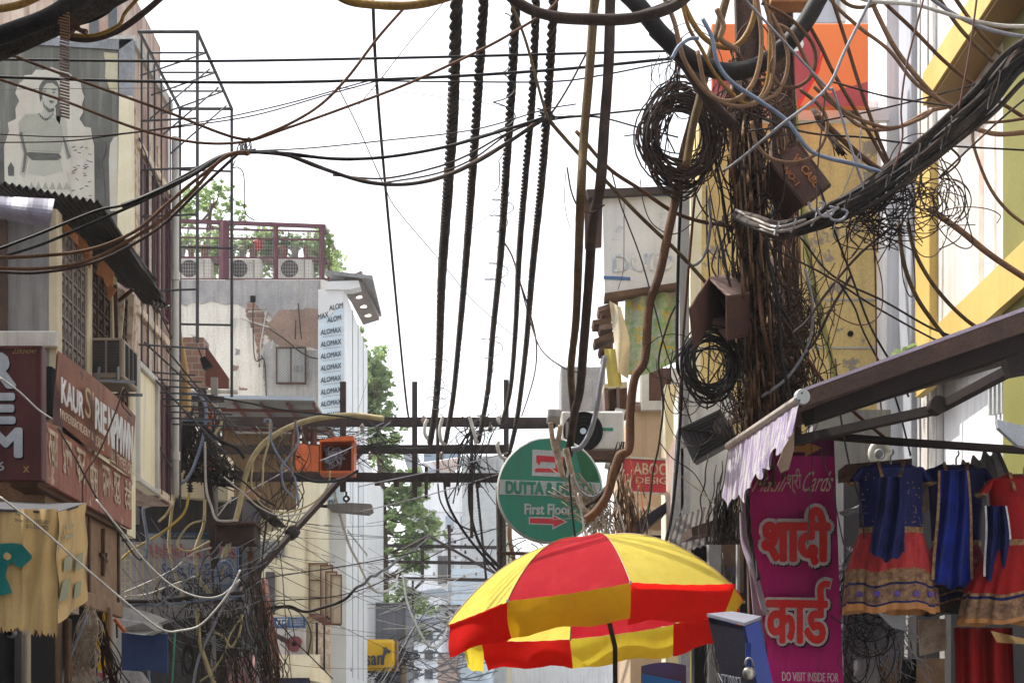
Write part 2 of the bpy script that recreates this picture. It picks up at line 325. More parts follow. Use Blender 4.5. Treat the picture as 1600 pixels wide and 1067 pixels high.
# ---------------------------------------------------------------- lettering
def text(body, m, parent, ll, lr, ul, th=.004, off=0., name='lettering', lift=.0, skew=0, font_space=1.0, dy=0, bold=0.):
    """flat lettering fitted to the parallelogram lower-left, lower-right, upper-left"""
    cu = bpy.data.curves.new('t', 'FONT'); cu.body = body; bold = bold or (abs(off) * .9 if off > 0 else 0.); cu.offset = min(off, 0); cu.extrude = .01; cu.resolution_u = 3; cu.space_character = font_space
    to = bpy.data.objects.new('t', cu); C.objects.link(to)
    dg = bpy.context.evaluated_depsgraph_get(); me = bpy.data.meshes.new_from_object(to.evaluated_get(dg))
    bpy.data.objects.remove(to); bpy.data.curves.remove(cu)
    if not len(me.vertices): return None
    ll, lr, ul = Vector(ll), Vector(lr), Vector(ul); u = lr - ll; v = ul - ll; n = u.cross(v).normalized()
    xs = [q.co.x for q in me.vertices]; ys = [q.co.y for q in me.vertices]
    x0, x1, y0, y1 = min(xs) + 0, max(xs), min(ys), max(ys)
    off_ = origin(parent)
    for q in me.vertices:
        a = (q.co.x - x0) / (x1 - x0); b = (q.co.y - y0) / (y1 - y0)
        a2 = a + skew * (b - .5)
        q.co = ll + u * a2 + v * b + n * (lift + (th if q.co.z > 0 else 0)) - off_
    if bold:                       # heavier strokes: overlaid copies nudged outwards, each a hair behind the last
        base = [q.co.copy() for q in me.vertices]; fs = [tuple(p.vertices) for p in me.polygons]; vs_ = list(base); ff_ = list(fs); uu = u.normalized(); vv = v.normalized(); rb_ = bold * v.length * .8; rings = [(1., 12)] + ([(.5, 8)] if bold > .09 else [])
        for rf_, nk in rings:
            for k in range(nk):
                a = k * 2 * math.pi / nk + .1; d = (uu * math.cos(a) + vv * math.sin(a)) * rb_ * rf_ - n * (.00025 * (len(vs_) // len(base))); m0 = len(vs_); vs_ += [c_ + d for c_ in base]; ff_ += [tuple(i + m0 for i in f) for f in fs]
        me = bpy.data.meshes.new(name); me.from_pydata(vs_, [], ff_)
    me.name = name; me.materials.clear(); me.materials.append(M[m] if isinstance(m, str) else m)
    o = bpy.data.objects.new(name, me); C.objects.link(o); o.parent = parent; OFF[o.name] = off_
    return o
def rough(pts, step=5, amp=2.2):
    out = []
    for i, (x, y) in enumerate(pts):
        x2, y2 = pts[(i + 1) % len(pts)]; n = max(1, int(math.hypot(x2 - x, y2 - y) / step))
        for k in range(n): out.append((x + (x2 - x) * k / n + random.uniform(-amp, amp), y + (y2 - y) * k / n + random.uniform(-amp, amp)))
    return out
def shape(pts, Y, d=.01):          # flat outline in a camera-facing plane
    return MB().slab([P(x, y, Y) for x, y in pts], (0, d, 0))

# ---------------------------------------------------------------- cables
def pp(spec, Y0=12.):
    out = []; Y = Y0
    for q in spec:
        if len(q) > 2: Y = q[2]
        out.append(P(q[0], q[1], Y))
    return out
def wire(spec, wpx, m, label, cat='cable', name='cable', group=None, seg=6, per=8, wob=.0, Y0=12., w2=None):
    """one cable; wpx is its photo width in pixels, turned into metres at its own distance"""
    pts = catmull(pp(spec, Y0), per); n = len(pts)
    Yr = sum(p.y for p in pts) / n; r0 = wpx / 2 * Yr / F
    rr = [r0 * (1 + .07 * noise.noise(p * 9)) for p in pts]
    if wob: pts = [p + noise.noise_vector(p * 2.2 + Vector((wpx, 0, 0))) * wob for p in pts]
    o = MB().tube(pts, rr, seg).build(name, m, None, True)
    return tag(o, label, cat, group)
def twisted(spec, wpx, label, m='dusty_black', pitch=.27, strands=3, Y0=12.):
    pts = catmull(pp(spec, Y0), 60); n = len(pts); Yr = sum(p.y for p in pts) / n; r = wpx / 2 * Yr / F
    mb = MB(); s = 0; ph = []
    for i in range(n):
        if i: s += (pts[i] - pts[i - 1]).length
        ph.append(s * 2 * math.pi / pitch)
    for k in range(strands):
        q = []
        for i, p in enumerate(pts):
            t = (pts[min(i + 1, n - 1)] - pts[max(i - 1, 0)]).normalized(); u = t.cross(Vector((1, 0, 0))).normalized(); v = t.cross(u)
            a = ph[i] + 2 * math.pi * k / strands; q.append(p + (u * math.cos(a) + v * math.sin(a)) * r * .56)
        mb.tube(q, r * .46, 5)
    return tag(mb.build('twisted_cable', m, None, True), label, 'cable')
def coil(cx, cy, Y, rx, ry, n, wpx, m, label, name='cable_coil', jit=.14, tilt=.3, dpt=.15):
    mb = MB(); r = wpx / 2 * Y / F
    for k in range(n):
        jx, jy = random.gauss(0, jit * rx * .35), random.gauss(0, jit * ry * .35); sx = rx * random.uniform(1 - jit * 1.6, 1 + jit * .7); sy = ry * random.uniform(1 - jit * 1.6, 1 + jit)
        yy = Y + random.uniform(-dpt, dpt); a0 = random.uniform(0, 6.28); tt = random.gauss(0, .12); L = random.choice((1., 1., 1.15, 2))
        pts = []
        for i in range(int(26 * L)):
            a = a0 + i / 25 * 6.283; x = math.cos(a) * sx; y = math.sin(a) * sy
            pts.append(P(cx + jx + x * math.cos(tt) - y * math.sin(tt), cy + jy + x * math.sin(tt) + y * math.cos(tt) + (jy * .4 if y > 0 else 0), yy + tilt * x * Y / F))
        mb.tube(pts, r, 4)
    return tag(mb.build(name, m, None, True), label, 'cable coil')
def strung(x0, x1, ya, yb, Ya, Yb, sag=30):
    a, b = (random.uniform(*x0), random.uniform(*ya)), (random.uniform(*x1), random.uniform(*yb)); g = random.uniform(.2, 1) * sag
    return [P(a[0] + (b[0] - a[0]) * k / 4, a[1] + (b[1] - a[1]) * k / 4 + g * (1 - (k / 2 - 1) ** 2), Ya + (Yb - Ya) * k / 4) for k in range(5)]
def tangle(fn, n, m, label, wpx=(1, 2.2), seg=3, name='wire_tangle', cat='wire tangle'):
    """fn() gives one strand's control points; nobody could count these"""
    mb = MB()
    for k in range(n):
        pts = catmull(fn(), 5); Y = pts[0].y; mb.tube(pts, random.uniform(*wpx) / 2 * Y / F, seg)
    return tag(mb.build(name, m, None, True), label, cat, None, 'stuff')
def foliage(mb, c, rad, n, size, squash=1.):
    for k in range(n):
        d = Vector((random.gauss(0, 1), random.gauss(0, 1), random.gauss(0, 1))).normalized() * random.random() ** .45
        p = Vector(c) + Vector((d.x * rad[0], d.y * rad[1], d.z * rad[2]))
        a = Vector((random.gauss(0, 1), random.gauss(0, 1), random.gauss(0, .6))).normalized(); b = a.orthogonal().normalized(); b = (Matrix.Rotation(random.uniform(0, 6.28), 3, a) @ b)
        s = size * random.uniform(.6, 1.3)
        mb.add([p - a * s * .6, p + b * s * .38, p + a * s * .7, p - b * s * .38], [(0, 1, 2, 3)])
    return mb
random.seed(7)
# ================================================================ ground
tag(MB().box(-90, 90, -30, 400, -.3, 0).build('ground', 'pavement'), kind='structure')
tag(MB().box(-2.6, 2.2, -30, 300, .004, .008).build('road', 'asphalt'), kind='structure')
for a, b in ((-2.8, -2.6), (2.2, 2.4)): tag(MB().bx(a, b, -30, 300, 0, .14, .02).build('kerb', 'grey_cement'), kind='structure')

# unseen street buildings added beside and behind the camera to block skylight
for (lb, r) in (('unseen plain plastered building left of the camera, added to block skylight', (-14, -5.4, -30, 12.5, 0, 12)), ('unseen plain plastered building right of the camera, added to block skylight', (4.75, 13, -30, 8.9, 0, 12)), ('unseen plain building across the street behind the camera, added to block skylight', (-14, 13, -42, -32, 0, 13))):
    t = thing('unseen_building', lb, 'building', ((r[0] + r[1]) / 2, (r[2] + r[3]) / 2, 0)); MB().box(*r).build('wall', 'grey_wall', t); MB().box(r[0] - .1, r[1] + .1, r[2] - .1, r[3] + .1, r[5], r[5] + .3).build('parapet', 'grey_cement', t)

def corrug(a, b, c, d, n, amp, m, name, parent=None, ragged=0, nv=14, along='u'):
    """corrugated sheet over corners a b (near edge), d c (far edge); ribs run along v"""
    a, b, c, d = map(Vector, (a, b, c, d)); nrm = (b - a).cross(d - a).normalized()
    rg = [random.uniform(-ragged, ragged) for _ in range(200)]
    def fn(u, v):
        uu, vv = u, v
        if along == 'v': k = math.sin(v * n * 6.283)
        else: k = math.sin(u * n * 6.283)
        e = rg[int(v * 12)] if u > .999 else 0
        return a.lerp(b, u + e).lerp(d.lerp(c, u + e), v) + nrm * amp * k
    m2 = MB().grid(fn, n * 6 if along == 'u' else 10, nv if along == 'u' else n * 6, nrm * .006)
    return m2.build(name, m, parent)

# ================================================================ tall building with the faded billboard (front at Y=22, street face X=-5)
XA = -5.0; YA = 22.0
t = thing('apartment_building', 'tall narrow building with a pinkish peeling street face behind the faded poster', 'building', (-7, 23.5, 0))
MB().box(-11, XA, YA, 24.25, 4.95, ZY(75, YA)).build('wall', 'pink_wall', t)
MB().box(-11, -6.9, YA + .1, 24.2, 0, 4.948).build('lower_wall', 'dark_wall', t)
MB().box(-11, XA + .05, YA - .05, 24.3, ZY(75, YA), ZY(58, YA)).build('parapet', 'white_plaster', t)
for z in (4.96, 7.2, 9.4): MB().bx(XA, XA + .07, YA + .05, 24.25, z, z + .12).build('ledge', 'worn_cream', t)
for k, z0 in enumerate((5.0, 7.6)):
    for y0 in (22.3, 23.0, 23.65):
        f = MB()
        h = 1.7 if k else 1.6
        for (a, b, c, d) in ((y0, y0 + .06, z0, z0 + h), (y0 + .36, y0 + .42, z0, z0 + h), (y0, y0 + .42, z0 - .05, z0), (y0, y0 + .42, z0 + h, z0 + h + .05)): f.bx(XA - .02, XA + .05, a, b, c, d)
        wn = f.build('window', 'maroon_paint', t)
        MB().box(XA - .02, XA + .012, y0 + .06, y0 + .36, z0, z0 + h).build('shutter', 'dark_jali', wn)
for y0 in (22.02, 22.75, 23.42):
    MB().box(XA - .01, XA + .02, y0, y0 + .26, 4.96, 9.9).build('plaster_pier', 'worn_cream', t)
# upper set-back storey behind the thick pipes
MB().box(-11, XY(182, 24), 24, 27, ZY(80, 24) + .02, ZY(-60, 24)).build('penthouse_wall', 'pink_wall', t)
for px in (140, 170): MB().box(XY(px, 24), XY(px + 14, 24), 23.97, 24, ZY(70, 24), ZY(5, 24)).build('penthouse_window', 'glass_dark', t)
# drain pipe
t = thing('drain_pipe', 'white drain pipe running down the corner of the pink peeling building', 'pipe', PX(258, 600, -4.82))
pt = [(XA + .12, 24.12, z) for z in (5.1, 6, 7, 9, ZY(215, 24.12))]
MB().tube(pt, .055, 10).build('pipe', 'white_plaster', t, True)
for z in (5.6, 6.9, 8.2): MB().lathe([(.07, 0), (.07, .12)], (XA + .12, 24.12, z), seg=10).build('pipe_socket', 'white_plaster', t)

# the faded poster on the front, flat print on a steel-edged board
YB = YA - .12
t = thing('billboard', 'large faded black and white poster of a standing woman in a pale metal surround', 'billboard', P(90, 320, YB))
MB().slab([P(-40, 60, YB), P(186, 76, YB), P(184, 372, YB), P(-40, 372, YB)], (0, .08, 0)).build('poster_sheet', 'poster_bg', t)
Yp = YB - .006
def pr(pts, m, nm, k=1): return shape(pts, Yp - .003 * k, .002).build(nm, m, t)
# scalloped pale arch behind the figure
arch = [(8, 330), (6, 230), (14, 205), (12, 192), (25, 186), (24, 170), (30, 158), (24, 146), (28, 132), (36, 126), (38, 118), (50, 117), (56, 109), (70, 110), (80, 105), (92, 110), (104, 110), (112, 118), (116, 126), (126, 130), (128, 142), (132, 152), (128, 164), (130, 176), (124, 186), (132, 198), (142, 200), (144, 215), (148, 232), (148, 330)]
pr(arch, 'poster_pale', 'printed_arch', 1)
pr([(162, 82), (184, 84), (184, 150), (172, 142), (164, 120), (165, 100)], 'poster_ochre', 'printed_column', 1)
pr([(178, 215), (184, 213), (184, 330), (172, 330), (170, 250), (172, 225)], 'poster_pale', 'printed_column', 1)
pr([(0, 330), (0, 232), (6, 226), (8, 330)], 'poster_dark', 'printed_shadow', 2)
pr([(148, 330), (147, 222), (155, 216), (165, 222), (166, 235), (160, 250), (166, 330)], 'poster_dark', 'printed_column', 2)
pr([(13, 275), (12, 262), (17, 253), (22, 262), (22, 275)], 'poster_dark', 'printed_finial', 2)
# figure
pr([(63, 160), (61, 148), (61, 136), (66, 127), (78, 123), (89, 127), (94, 140), (93, 160), (96, 178), (93, 196), (88, 192), (87, 168), (68, 150)], 'poster_dark', 'printed_hair', 2)
pr([(67, 138), (72, 131), (82, 130), (90, 136), (91, 150), (89, 162), (83, 170), (77, 170), (70, 164), (66, 152)], 'poster_skin', 'printed_face', 3)
pr([(72, 166), (80, 171), (84, 168), (85, 180), (98, 182), (104, 190), (106, 215), (112, 245), (104, 250), (96, 225), (92, 240), (98, 268), (104, 290), (104, 372), (40, 372), (42, 288), (44, 262), (50, 240), (44, 250), (38, 278), (30, 272), (36, 240), (32, 230), (28, 192), (38, 182), (62, 180)], 'poster_skin', 'printed_body', 2)
pr([(30, 190), (40, 179), (60, 178), (66, 186), (78, 192), (86, 184), (94, 196), (97, 212), (94, 238), (46, 235), (40, 205), (30, 210)], 'poster_mid', 'printed_blouse', 4)
for k in range(9): pr([(60 + k * 2.6, 177 + 8 * math.sin(k * .39)), (62 + k * 2.6, 177 + 8 * math.sin(k * .39)), (61.5 + k * 2.6, 180 + 9 * math.sin(k * .39)), (60 + k * 2.6, 179.5 + 9 * math.sin(k * .39))], 'poster_dark', 'printed_necklace', 5)
for c in ((70, 143), (84, 145)):
    pr([(c[0] - 3, c[1]), (c[0], c[1] - 1.3), (c[0] + 3, c[1]), (c[0], c[1] + 1)], 'poster_dark', 'printed_eye', 5)
pr([(66, 140), (70, 137.5), (75, 139.5), (70, 139.6)], 'poster_dark', 'printed_brow', 5)
pr([(80, 141), (85, 139), (89, 141.5), (85, 141)], 'poster_dark', 'printed_brow', 5)
pr([(76, 158), (80, 157), (85, 159), (80, 161.5)], 'poster_dark', 'printed_mouth', 5)
pr([(76, 146), (78, 146), (80, 153), (76, 153)], 'poster_mid', 'printed_nose', 5)
pr([(44, 272), (70, 276), (104, 266), (110, 300), (112, 372), (34, 372), (38, 300)], 'poster_pale', 'printed_skirt', 4)
for k in range(6): pr([(44 + k * 11, 296), (49 + k * 11, 284), (54 + k * 11, 296)], 'poster_mid', 'printed_motif', 5)
pr([(40, 240), (46, 238), (92, 240), (96, 246), (90, 250), (50, 250)], 'poster_dark', 'printed_waist_shadow', 4)
pr([(30, 208), (34, 206), (42, 240), (38, 268), (34, 270), (38, 240)], 'poster_bg', 'printed_arm_edge', 5)
pr([(97, 212), (100, 214), (110, 244), (106, 248)], 'poster_bg', 'printed_arm_edge', 5)
pr([(66, 156), (70, 165), (78, 171), (84, 169), (84, 174), (76, 176), (68, 168)], 'poster_bg', 'printed_chin_shadow', 4)
for k in range(26):
    x = 110 + random.random() * 34; y = 225 + random.random() * 85; a = random.uniform(-3, 3)
    pr([(x, y), (x + 5, y + a), (x + 5.5, y + a + 1), (x, y + 1)], 'poster_dark', 'printed_sprig', 3)
MB().slab([P(-40, 55, YB - .03), P(208, 62, YB - .03), P(186, 78, YB - .03), P(-40, 64, YB - .03)], (0, .1, 0)).build('top_rail', 'galv', t)
MB().slab([P(186, 62, YB - .03), P(208, 60, YB - .03), P(206, 150, YB - .03), P(186, 150, YB - .03)], (0, .12, 0)).build('metal_flashing', 'galv', t)
MB().slab([P(186, 150, YB - .03), P(206, 150, YB - .03), P(208, 372, YB - .03), P(183, 372, YB - .03)], (0, .12, 0)).build('side_panel', 'cream_pale', t)

# ================================================================ thin steel scaffold frame
t = thing('scaffold_frame', 'thin dark steel scaffold frame jutting from the top of the pink building', 'scaffold', (-4.5, 23, 3))
X0, X1, Ya, Yb = -4.93, -4.16, 22.0, 24.7
ztop = ZY(50, Ya)
def rod(a, b, r=.018, m='thin_steel', nm='rod'): MB().tube([a, b], r, 6).build(nm, m, t)
zb = ZY(535, Ya); zb2 = ZY(620, Yb)
for a, b in (((X1, Ya, zb), (X1, Ya, ztop)), ((X1, Yb, zb2), (X1, Yb, ztop)), ((X0, Yb, 5), (X0, Yb, ztop)), ((X0, Ya, ztop), (X1, Ya, ztop)), ((X0, Yb, ztop), (X1, Yb, ztop)), ((X1, Ya, ztop), (X1, Yb, ztop)), ((X0, Ya, ztop), (X0, Yb, ztop))): rod(a, b, .024)
for y in (22.15, 22.55, 22.95, 23.4, 24.0): rod((X0, y, 5.0), (X0, y, ztop - .05 * (y - 22)), .014)
for k in range(1, 4):
    y = Ya + (Yb - Ya) * k / 4; rod((X0, y, ztop), (X1, y, ztop), .014); rod((X0, y - .6, ztop - .55), (X1, y, ztop), .012); rod((X0, y, ztop - .9), (X1 - .05, y + .5, ztop - .02), .012)
for py in (185, 262, 335, 452): rod((X0, Ya + .1, ZY(py, Ya)), (X1, Ya, ZY(py, Ya)), .014)
for py in (268, 388, 508): rod((X0, Yb - .1, ZY(py + 1, Yb)), (X1, Yb, ZY(py, Yb)), .016)
for z in (5.6, 7.5, 9.2): rod((X0, Ya, z + .3), (X0, Yb, z - .25), .014)
# lower tilted rack of rods
t = thing('steel_rack', 'tilted rack of dark rods under the scaffold beside the brick parapet', 'rack', (-4.5, 24, 4.5))
for k in range(9):
    y = 22.4 + k * .2; rod((-4.9, y, 6.5 - k * .05), (-4.3 + .05 * k, y + .2, 6.5 - k * .05), .012)
for a, b in (((-4.9, 22.2, 6.85), (-4.0, 24.6, 6.1)), ((-4.9, 22.2, 6.5), (-4.2, 24.4, 5.75)), ((-4.6, 22.2, 6.75), (-3.95, 24.8, 5.9)), ((-4.95, 22.1, 6.8), (-4.2, 23.0, 6.95))): rod(a, b, .014)

# ================================================================ hanging canvas sheet
mb = MB()
def cf(u, v):
    y = 352 + v * 290; cx = 268 + 12 * v + 4 * math.sin(v * 9); wd = 4 + 17 * v * (1 - .25 * v)
    return P(cx + (u - .5) * 2 * wd, y, 25.6 + .09 * math.sin(u * 9 + v * 4) + .05 * math.sin(v * 14))
tag(mb.grid(cf, 10, 26, (0, .01, 0)).build('canvas_sheet', 'tarp', None, True), 'long beige canvas sheet hanging beside the white drain pipe', 'canvas')

# ================================================================ near low building: grey wall, cream posts and lattice panels
XB = -4.58; YN = 16.6
t = thing('shop_building', 'low near building with grey wall, cream posts and brown lattice panels', 'building', (-6, 18, 0))
MB().box(-9, XB - .02, YN, 19.6, 0, ZY(338, YN)).build('wall', 'grey_wall', t)
zt = ZY(330, YN); zbm = ZY(548, YN)
for px in (86, 134, 173, 199):
    y = YX(XB, px); MB().bx(XB - .04, XB + .05, y - .09, y + .09, 4.6, zt + .02).build('post', 'cream_post', t)
def lattice(pxa, pxb, m, nm, pz=(365, 585)):
    ya, yb = YX(XB, pxa), YX(XB, pxb); q = MB(); z0, z1 = 4.75, 6.75; nx = 3; nz = 9
    for i in range(nx + 1): yy = ya + (yb - ya) * i / nx; q.box(XB - .01, XB + .03, yy - .012, yy + .012, z0, z1)
    for j in range(nz + 1): zz = z0 + (z1 - z0) * j / nz; q.box(XB - .012, XB + .028, ya, yb, zz - .012, zz + .012)
    for i in range(nx):
        for j in range(nz):
            y = ya + (yb - ya) * (i + .5) / nx; z = z0 + (z1 - z0) * (j + .5) / nz; s = .3 * (yb - ya) / nx
            q.box(XB - .005, XB + .02, y - s, y - s * .4, z - .08, z + .08); q.box(XB - .006, XB + .021, y - s * .4, y + s, z + .02, z + .07); q.box(XB - .004, XB + .019, y + s * .55, y + s, z - .09, z - .02)
    q.box(XB - .02, XB - .012, ya, yb, z0, z1)
    q.build('lattice_panel', m, t)
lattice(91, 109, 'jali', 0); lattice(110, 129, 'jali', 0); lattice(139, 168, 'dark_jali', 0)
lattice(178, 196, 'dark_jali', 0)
MB().bx(XY(-40, YN), XB + .06, YN - .09, YN - .01, ZY(545, YN), ZY(520, YN)).build('cornice', 'white_plaster', t)
MB().bx(XY(-40, YN), XY(68, YN), YN - .35, YN - .02, ZY(752, YN), ZY(800, YN)).build('sign_ledge', 'grey_cement', t)
MB().box(XY(64, YN), XY(90, YN), YN - .22, YN - .02, ZY(655, YN), ZY(580, YN)).build('dark_recess', 'pitch', t)
for px, m in ((3, 'dark_jali'), (-18, 'glass_dark')): MB().bx(XY(px - 9, YN), XY(px + 10, YN), YN - .06, YN - .01, ZY(700, YN), ZY(345, YN)).build('window_frame', m, t)
# cream wall band and white panel between the two buildings
MB().box(XB - .2, XB + .01, YX(XB, 150) - .1, 20.2, 4.0, 4.75).build('lower_wall', 'cream_pale', t)
# bent sheet hanging over the wall
def rf(u, v): return P(-30 + u * (115 - 8 * v), 305 + 30 * v + 16 * u * v + 6 * u, YN - .12 - .10 * math.sin(v * 3.1) - .02 * math.sin(u * 12))
tag(MB().grid(rf, 14, 8, (0, .008, 0)).build('bent_sheet', mat('lilac_sheet', (.25, .25, .33), (.19, .18, .24), 3, .5, grime=(.12, .10, .12))), 'curled grey lilac metal sheet under the dark corrugated awning', 'metal sheet')

# corrugated awning
t = thing('corrugated_awning', 'black ragged corrugated awning over the lattice panels', 'awning', (-4.5, 18, 6.9))
corrug(P(-40, 278, 16.5), P(160, 318, 16.6), P(256, 464, 19.8), P(196, 448, 20.1), 18, .022, 'corrugated_dark', 'roof_sheet', t, .012)
corrug(P(150, 375, 17.4), P(206, 392, 17.9), P(264, 482, 20.6), P(222, 474, 20.9), 10, .02, 'corrugated_dark', 'roof_sheet', t, .03)
corrug(P(172, 366, 17.6), P(200, 378, 17.8), P(246, 440, 19.6), P(225, 432, 19.7), 7, .015, 'corrugated_dark', 'roof_sheet', t, .05)
corrug(P(238, 470, 20.2), P(271, 480, 20.3), P(262, 482, 20.8), P(236, 476, 20.8), 5, .015, 'galv', 'roof_sheet', t, 0)
MB().bar(P(186, 470, 18.6), P(208, 452, 18.3), .03).build('bracket', 'rust', t)
MB().bar(P(182, 535, 18.6), P(180, 445, 18.4), .04).build('bracket', 'rust', t)
# torn orange boards
t = thing('torn_boarding', 'torn orange-brown boarding under the edge of the black awning', 'boarding', P(140, 430, 17.2))
for pts, y in (([(94, 338), (120, 366), (122, 384), (98, 360)], 16.9), ([(122, 364), (140, 386), (142, 402), (120, 390)], 17.2), ([(132, 372), (144, 398), (140, 420), (130, 402)], 17.4), ([(152, 396), (178, 426), (176, 444), (166, 448), (160, 432), (150, 428), (154, 412)], 17.6), ([(170, 444), (182, 452), (170, 470), (166, 452)], 17.8), ([(178, 445), (196, 455), (190, 530), (180, 530)], 18.6), ([(200, 455), (210, 462), (206, 560), (198, 530)], 19.0)):
    shape(pts, y, .02).build('torn_board', 'torn_orange' if y < 18 else 'worn_cream', t)

# ================================================================ left signs
t = thing('shop_sign', 'dark brown shop sign with large pale grey letters R E M at the left edge', 'sign', P(20, 750, 15.2))
Ys = 14.75
MB().bx(XY(-90, Ys), XY(66, Ys), Ys, Ys + .14, ZY(750, Ys), ZY(541, Ys), .01).build('sign_box', 'brown_sign', t)
q = MB()
for a in ((-90, 541, 66, 545), (-90, 746, 66, 750)): q.box(XY(a[0], Ys), XY(a[2], Ys), Ys - .02, Ys - .001, ZY(a[3], Ys), ZY(a[1], Ys))
q.box(XY(62.5, Ys), XY(66, Ys), Ys - .022, Ys - .002, ZY(749, Ys), ZY(542, Ys)); q.build('sign_frame', 'brown_sign', t)
def tx(body, m, t, x0, y0, x1, y1, Y, dy=0, **k): return text(body, m, t, P(x0, y1, Y), P(x1, y1 + dy, Y), P(x0, y0, Y), **k)
for (ch, x0, y0, x1, y1) in (('R', -22, 553, 22, 603), ('E', -22, 617, 21, 659), ('M', -14, 671, 32, 712)):
    tx(ch, 'pitch', t, x0 + 2, y0 + 2, x1 + 2, y1 + 2.5, Ys - .004, bold=.10); tx(ch, 'sign_pale', t, x0, y0, x1, y1, Ys - .012, bold=.10)
tx('23934341', 'gold_paint', t, 21, 545, 56, 552.5, Ys - .004, skew=.1); tx('6', 'sign_pale', t, -4, 721, 7, 735, Ys - .004, skew=.2)
tx('x', 'gold_paint', t, 36, 728, 46, 738, Ys - .004)

def txx(body, m, t, X, pxa, pxb, pyt, pyb, **k):     # lettering on a street-parallel plane; pyt/pyb at pxa
    a = PX(pxa, pyb, X); ul = PX(pxa, pyt, X); yb = YX(X, pxb); return text(body, m, t, a, (X, yb, a.z), ul, **k)
XS = -4.16
t = thing('shop_sign', 'bent rust-red sheet sign with peeling white English letters below the window cooler', 'sign', PX(150, 700, XS))
ya, yb = YX(XS, 91), YX(XS, 211); z0, z1 = ZX(XS, 91, 666), ZX(XS, 91, 548)
def sf(u, v):
    y = ya + (yb - ya) * u; bend = .07 * math.exp(-((u - .55) / .07) ** 2) * (1 - v) + .05 * math.sin(u * 3.0)
    zz0 = z0 - .10 * math.sin(u * math.pi) * 0 ; lift = .22 * max(0, .35 - u) * (1 - v)
    return Vector((XS + bend - .05 * (1 - v), y, z0 + lift + (z1 - z0) * v))
MB().grid(sf, 40, 8, (-.006, 0, 0)).build('sign_sheet', 'rust_sign', t)
MB().slab([PX(88, 552, XS - .02), P(110, 576, 15.9), P(97, 668, 15.5), P(82, 662, 15.2)], (0.0, .02, 0)).build('folded_edge', 'brown_sign', t)
txx('KAUR', 'sign_white', t, XS + .055, 96, 130, 590, 628, bold=.05); txx('SI', 'gold_paint', t, XS + .055, 133, 146, 602, 650)
txx('RIE', 'sign_white', t, XS + .085, 149, 166, 622, 668, bold=.05); txx('NPMWN', 'sign_white', t, XS + .06, 169, 207, 637, 694, bold=.05)
txx('HYPERBROIDERY &', 'worn_cream', t, XS + .05, 94, 146, 638, 652); txx('SCARVES', 'worn_cream', t, XS + .07, 149, 162, 679, 696); txx('ALL TYPES OF', 'worn_cream', t, XS + .05, 170, 206, 700, 718)
XH = -4.22
t = thing('shop_sign', 'long brick-red plank sign with faded cream Hindi lettering under the rust-red sheet', 'sign', PX(130, 800, XH))
ya, yb = YX(XH, 68), YX(XH, 206); z0, z1 = ZX(XH, 68, 752), ZX(XH, 68, 664)
for k in range(7):
    a = ya + (yb - ya) * k / 7; b = ya + (yb - ya) * (k + 1) / 7 - .012; MB().bx(XH - .05, XH + random.uniform(0, .01), a, b, z0, z1 + .05, .006).build('plank', 'brick_red', t)
MB().box(XH - .10, XH - .052, ya - .02, ya + .1, z0, z1 + .05).build('side_board', 'grey_wall', t)
MB().box(XH - .3, XH - .053, ya, yb, z0 - .05, z0 - .002).build('soffit', 'old_wood', t)
for k, ch in enumerate(('रजा', 'पुन्ना', 'कट', 'पीस', 'दान', 'गुरू', 'देवी')):
    a = ya + (yb - ya) * (k + .2) / 7; b = ya + (yb - ya) * (k + .82) / 7
    text(ch, 'worn_cream', t, (XH + .013, a, z0 + .18), (XH + .013, b, z0 + .18), (XH + .013, a, z0 + .5), off=.015)

# ================================================================ window coolers and tarp-covered box
def cooler(name, label, x0, x1, y0, y1, z0, z1):
    t = thing(name, label, 'air conditioner', ((x0 + x1) / 2, y0, z0))
    MB().bx(x0, x1, y0, y1, z0, z1, .02).build('casing', 'ac_beige', t)
    q = MB(); n = 20
    for c in (0, 1):
        a = x0 + (x1 - x0) * (.10 + .42 * c); b = a + (x1 - x0) * .36
        for k in range(n): z = z0 + (z1 - z0) * (.16 + .74 * k / n); q.box(a, b, y0 - .012, y0 - .002, z, z + (z1 - z0) * .022)
    q.build('grille', 'ac_grill', t)
    q = MB()
    for c in (0, 1): a = x0 + (x1 - x0) * (.10 + .42 * c); q.box(a, a + (x1 - x0) * .36, y0 - .0015, y0 - .0005, z0 + (z1 - z0) * .15, z0 + (z1 - z0) * .92)
    q.build('grille_back', 'pitch', t)
    q = MB()
    for k in range(3): a = y0 + (y1 - y0) * (.12 + .28 * k); q.box(x1 + .001, x1 + .006, a, a + (y1 - y0) * .2, z0 + .05, z1 - .05)
    q.build('side_vent', 'pitch', t)
    q = MB(); q.bar((x0, y0 - .06, z0 - .03), (x1 + .12, y0 + .02, z0 - .03), .03); q.bar((x0, y1, z0 - .03), (x1 + .05, y1, z0 - .03), .03)
    q.bar((x0 + .1, y0 - .05, z0 - .02), (x0 + .12, y0 - .05, z0 + .12), .025); q.bar((x1 - .05, y0 - .05, z0 - .02), (x1 - .05, y0 - .05, z0 + .12), .025); q.build('bracket', 'galv', t)
    return t
cooler('window_cooler', 'rusty beige window cooler with louvred front above the rust-red sheet sign', XY(140, 18), XY(193, 18), 18, 18.7, ZY(592, 18), ZY(527, 18))
Yt = 13.4
t = thing('covered_box', 'bulky box wrapped in a yellow-brown plastic sheet with teal print', 'box', P(60, 985, Yt))
def tf(u, v):
    x = -60 + 150 * u; y = 795 + 175 * v + 14 * u * v * v + (14 if v > .96 else 0) * random.random(); fold = math.sin(u * 26 + v * 3) * .014 * (u > .62) * 1.8 + .02 * math.sin(v * 7 + u * 5)
    return P(x, y, Yt + fold)
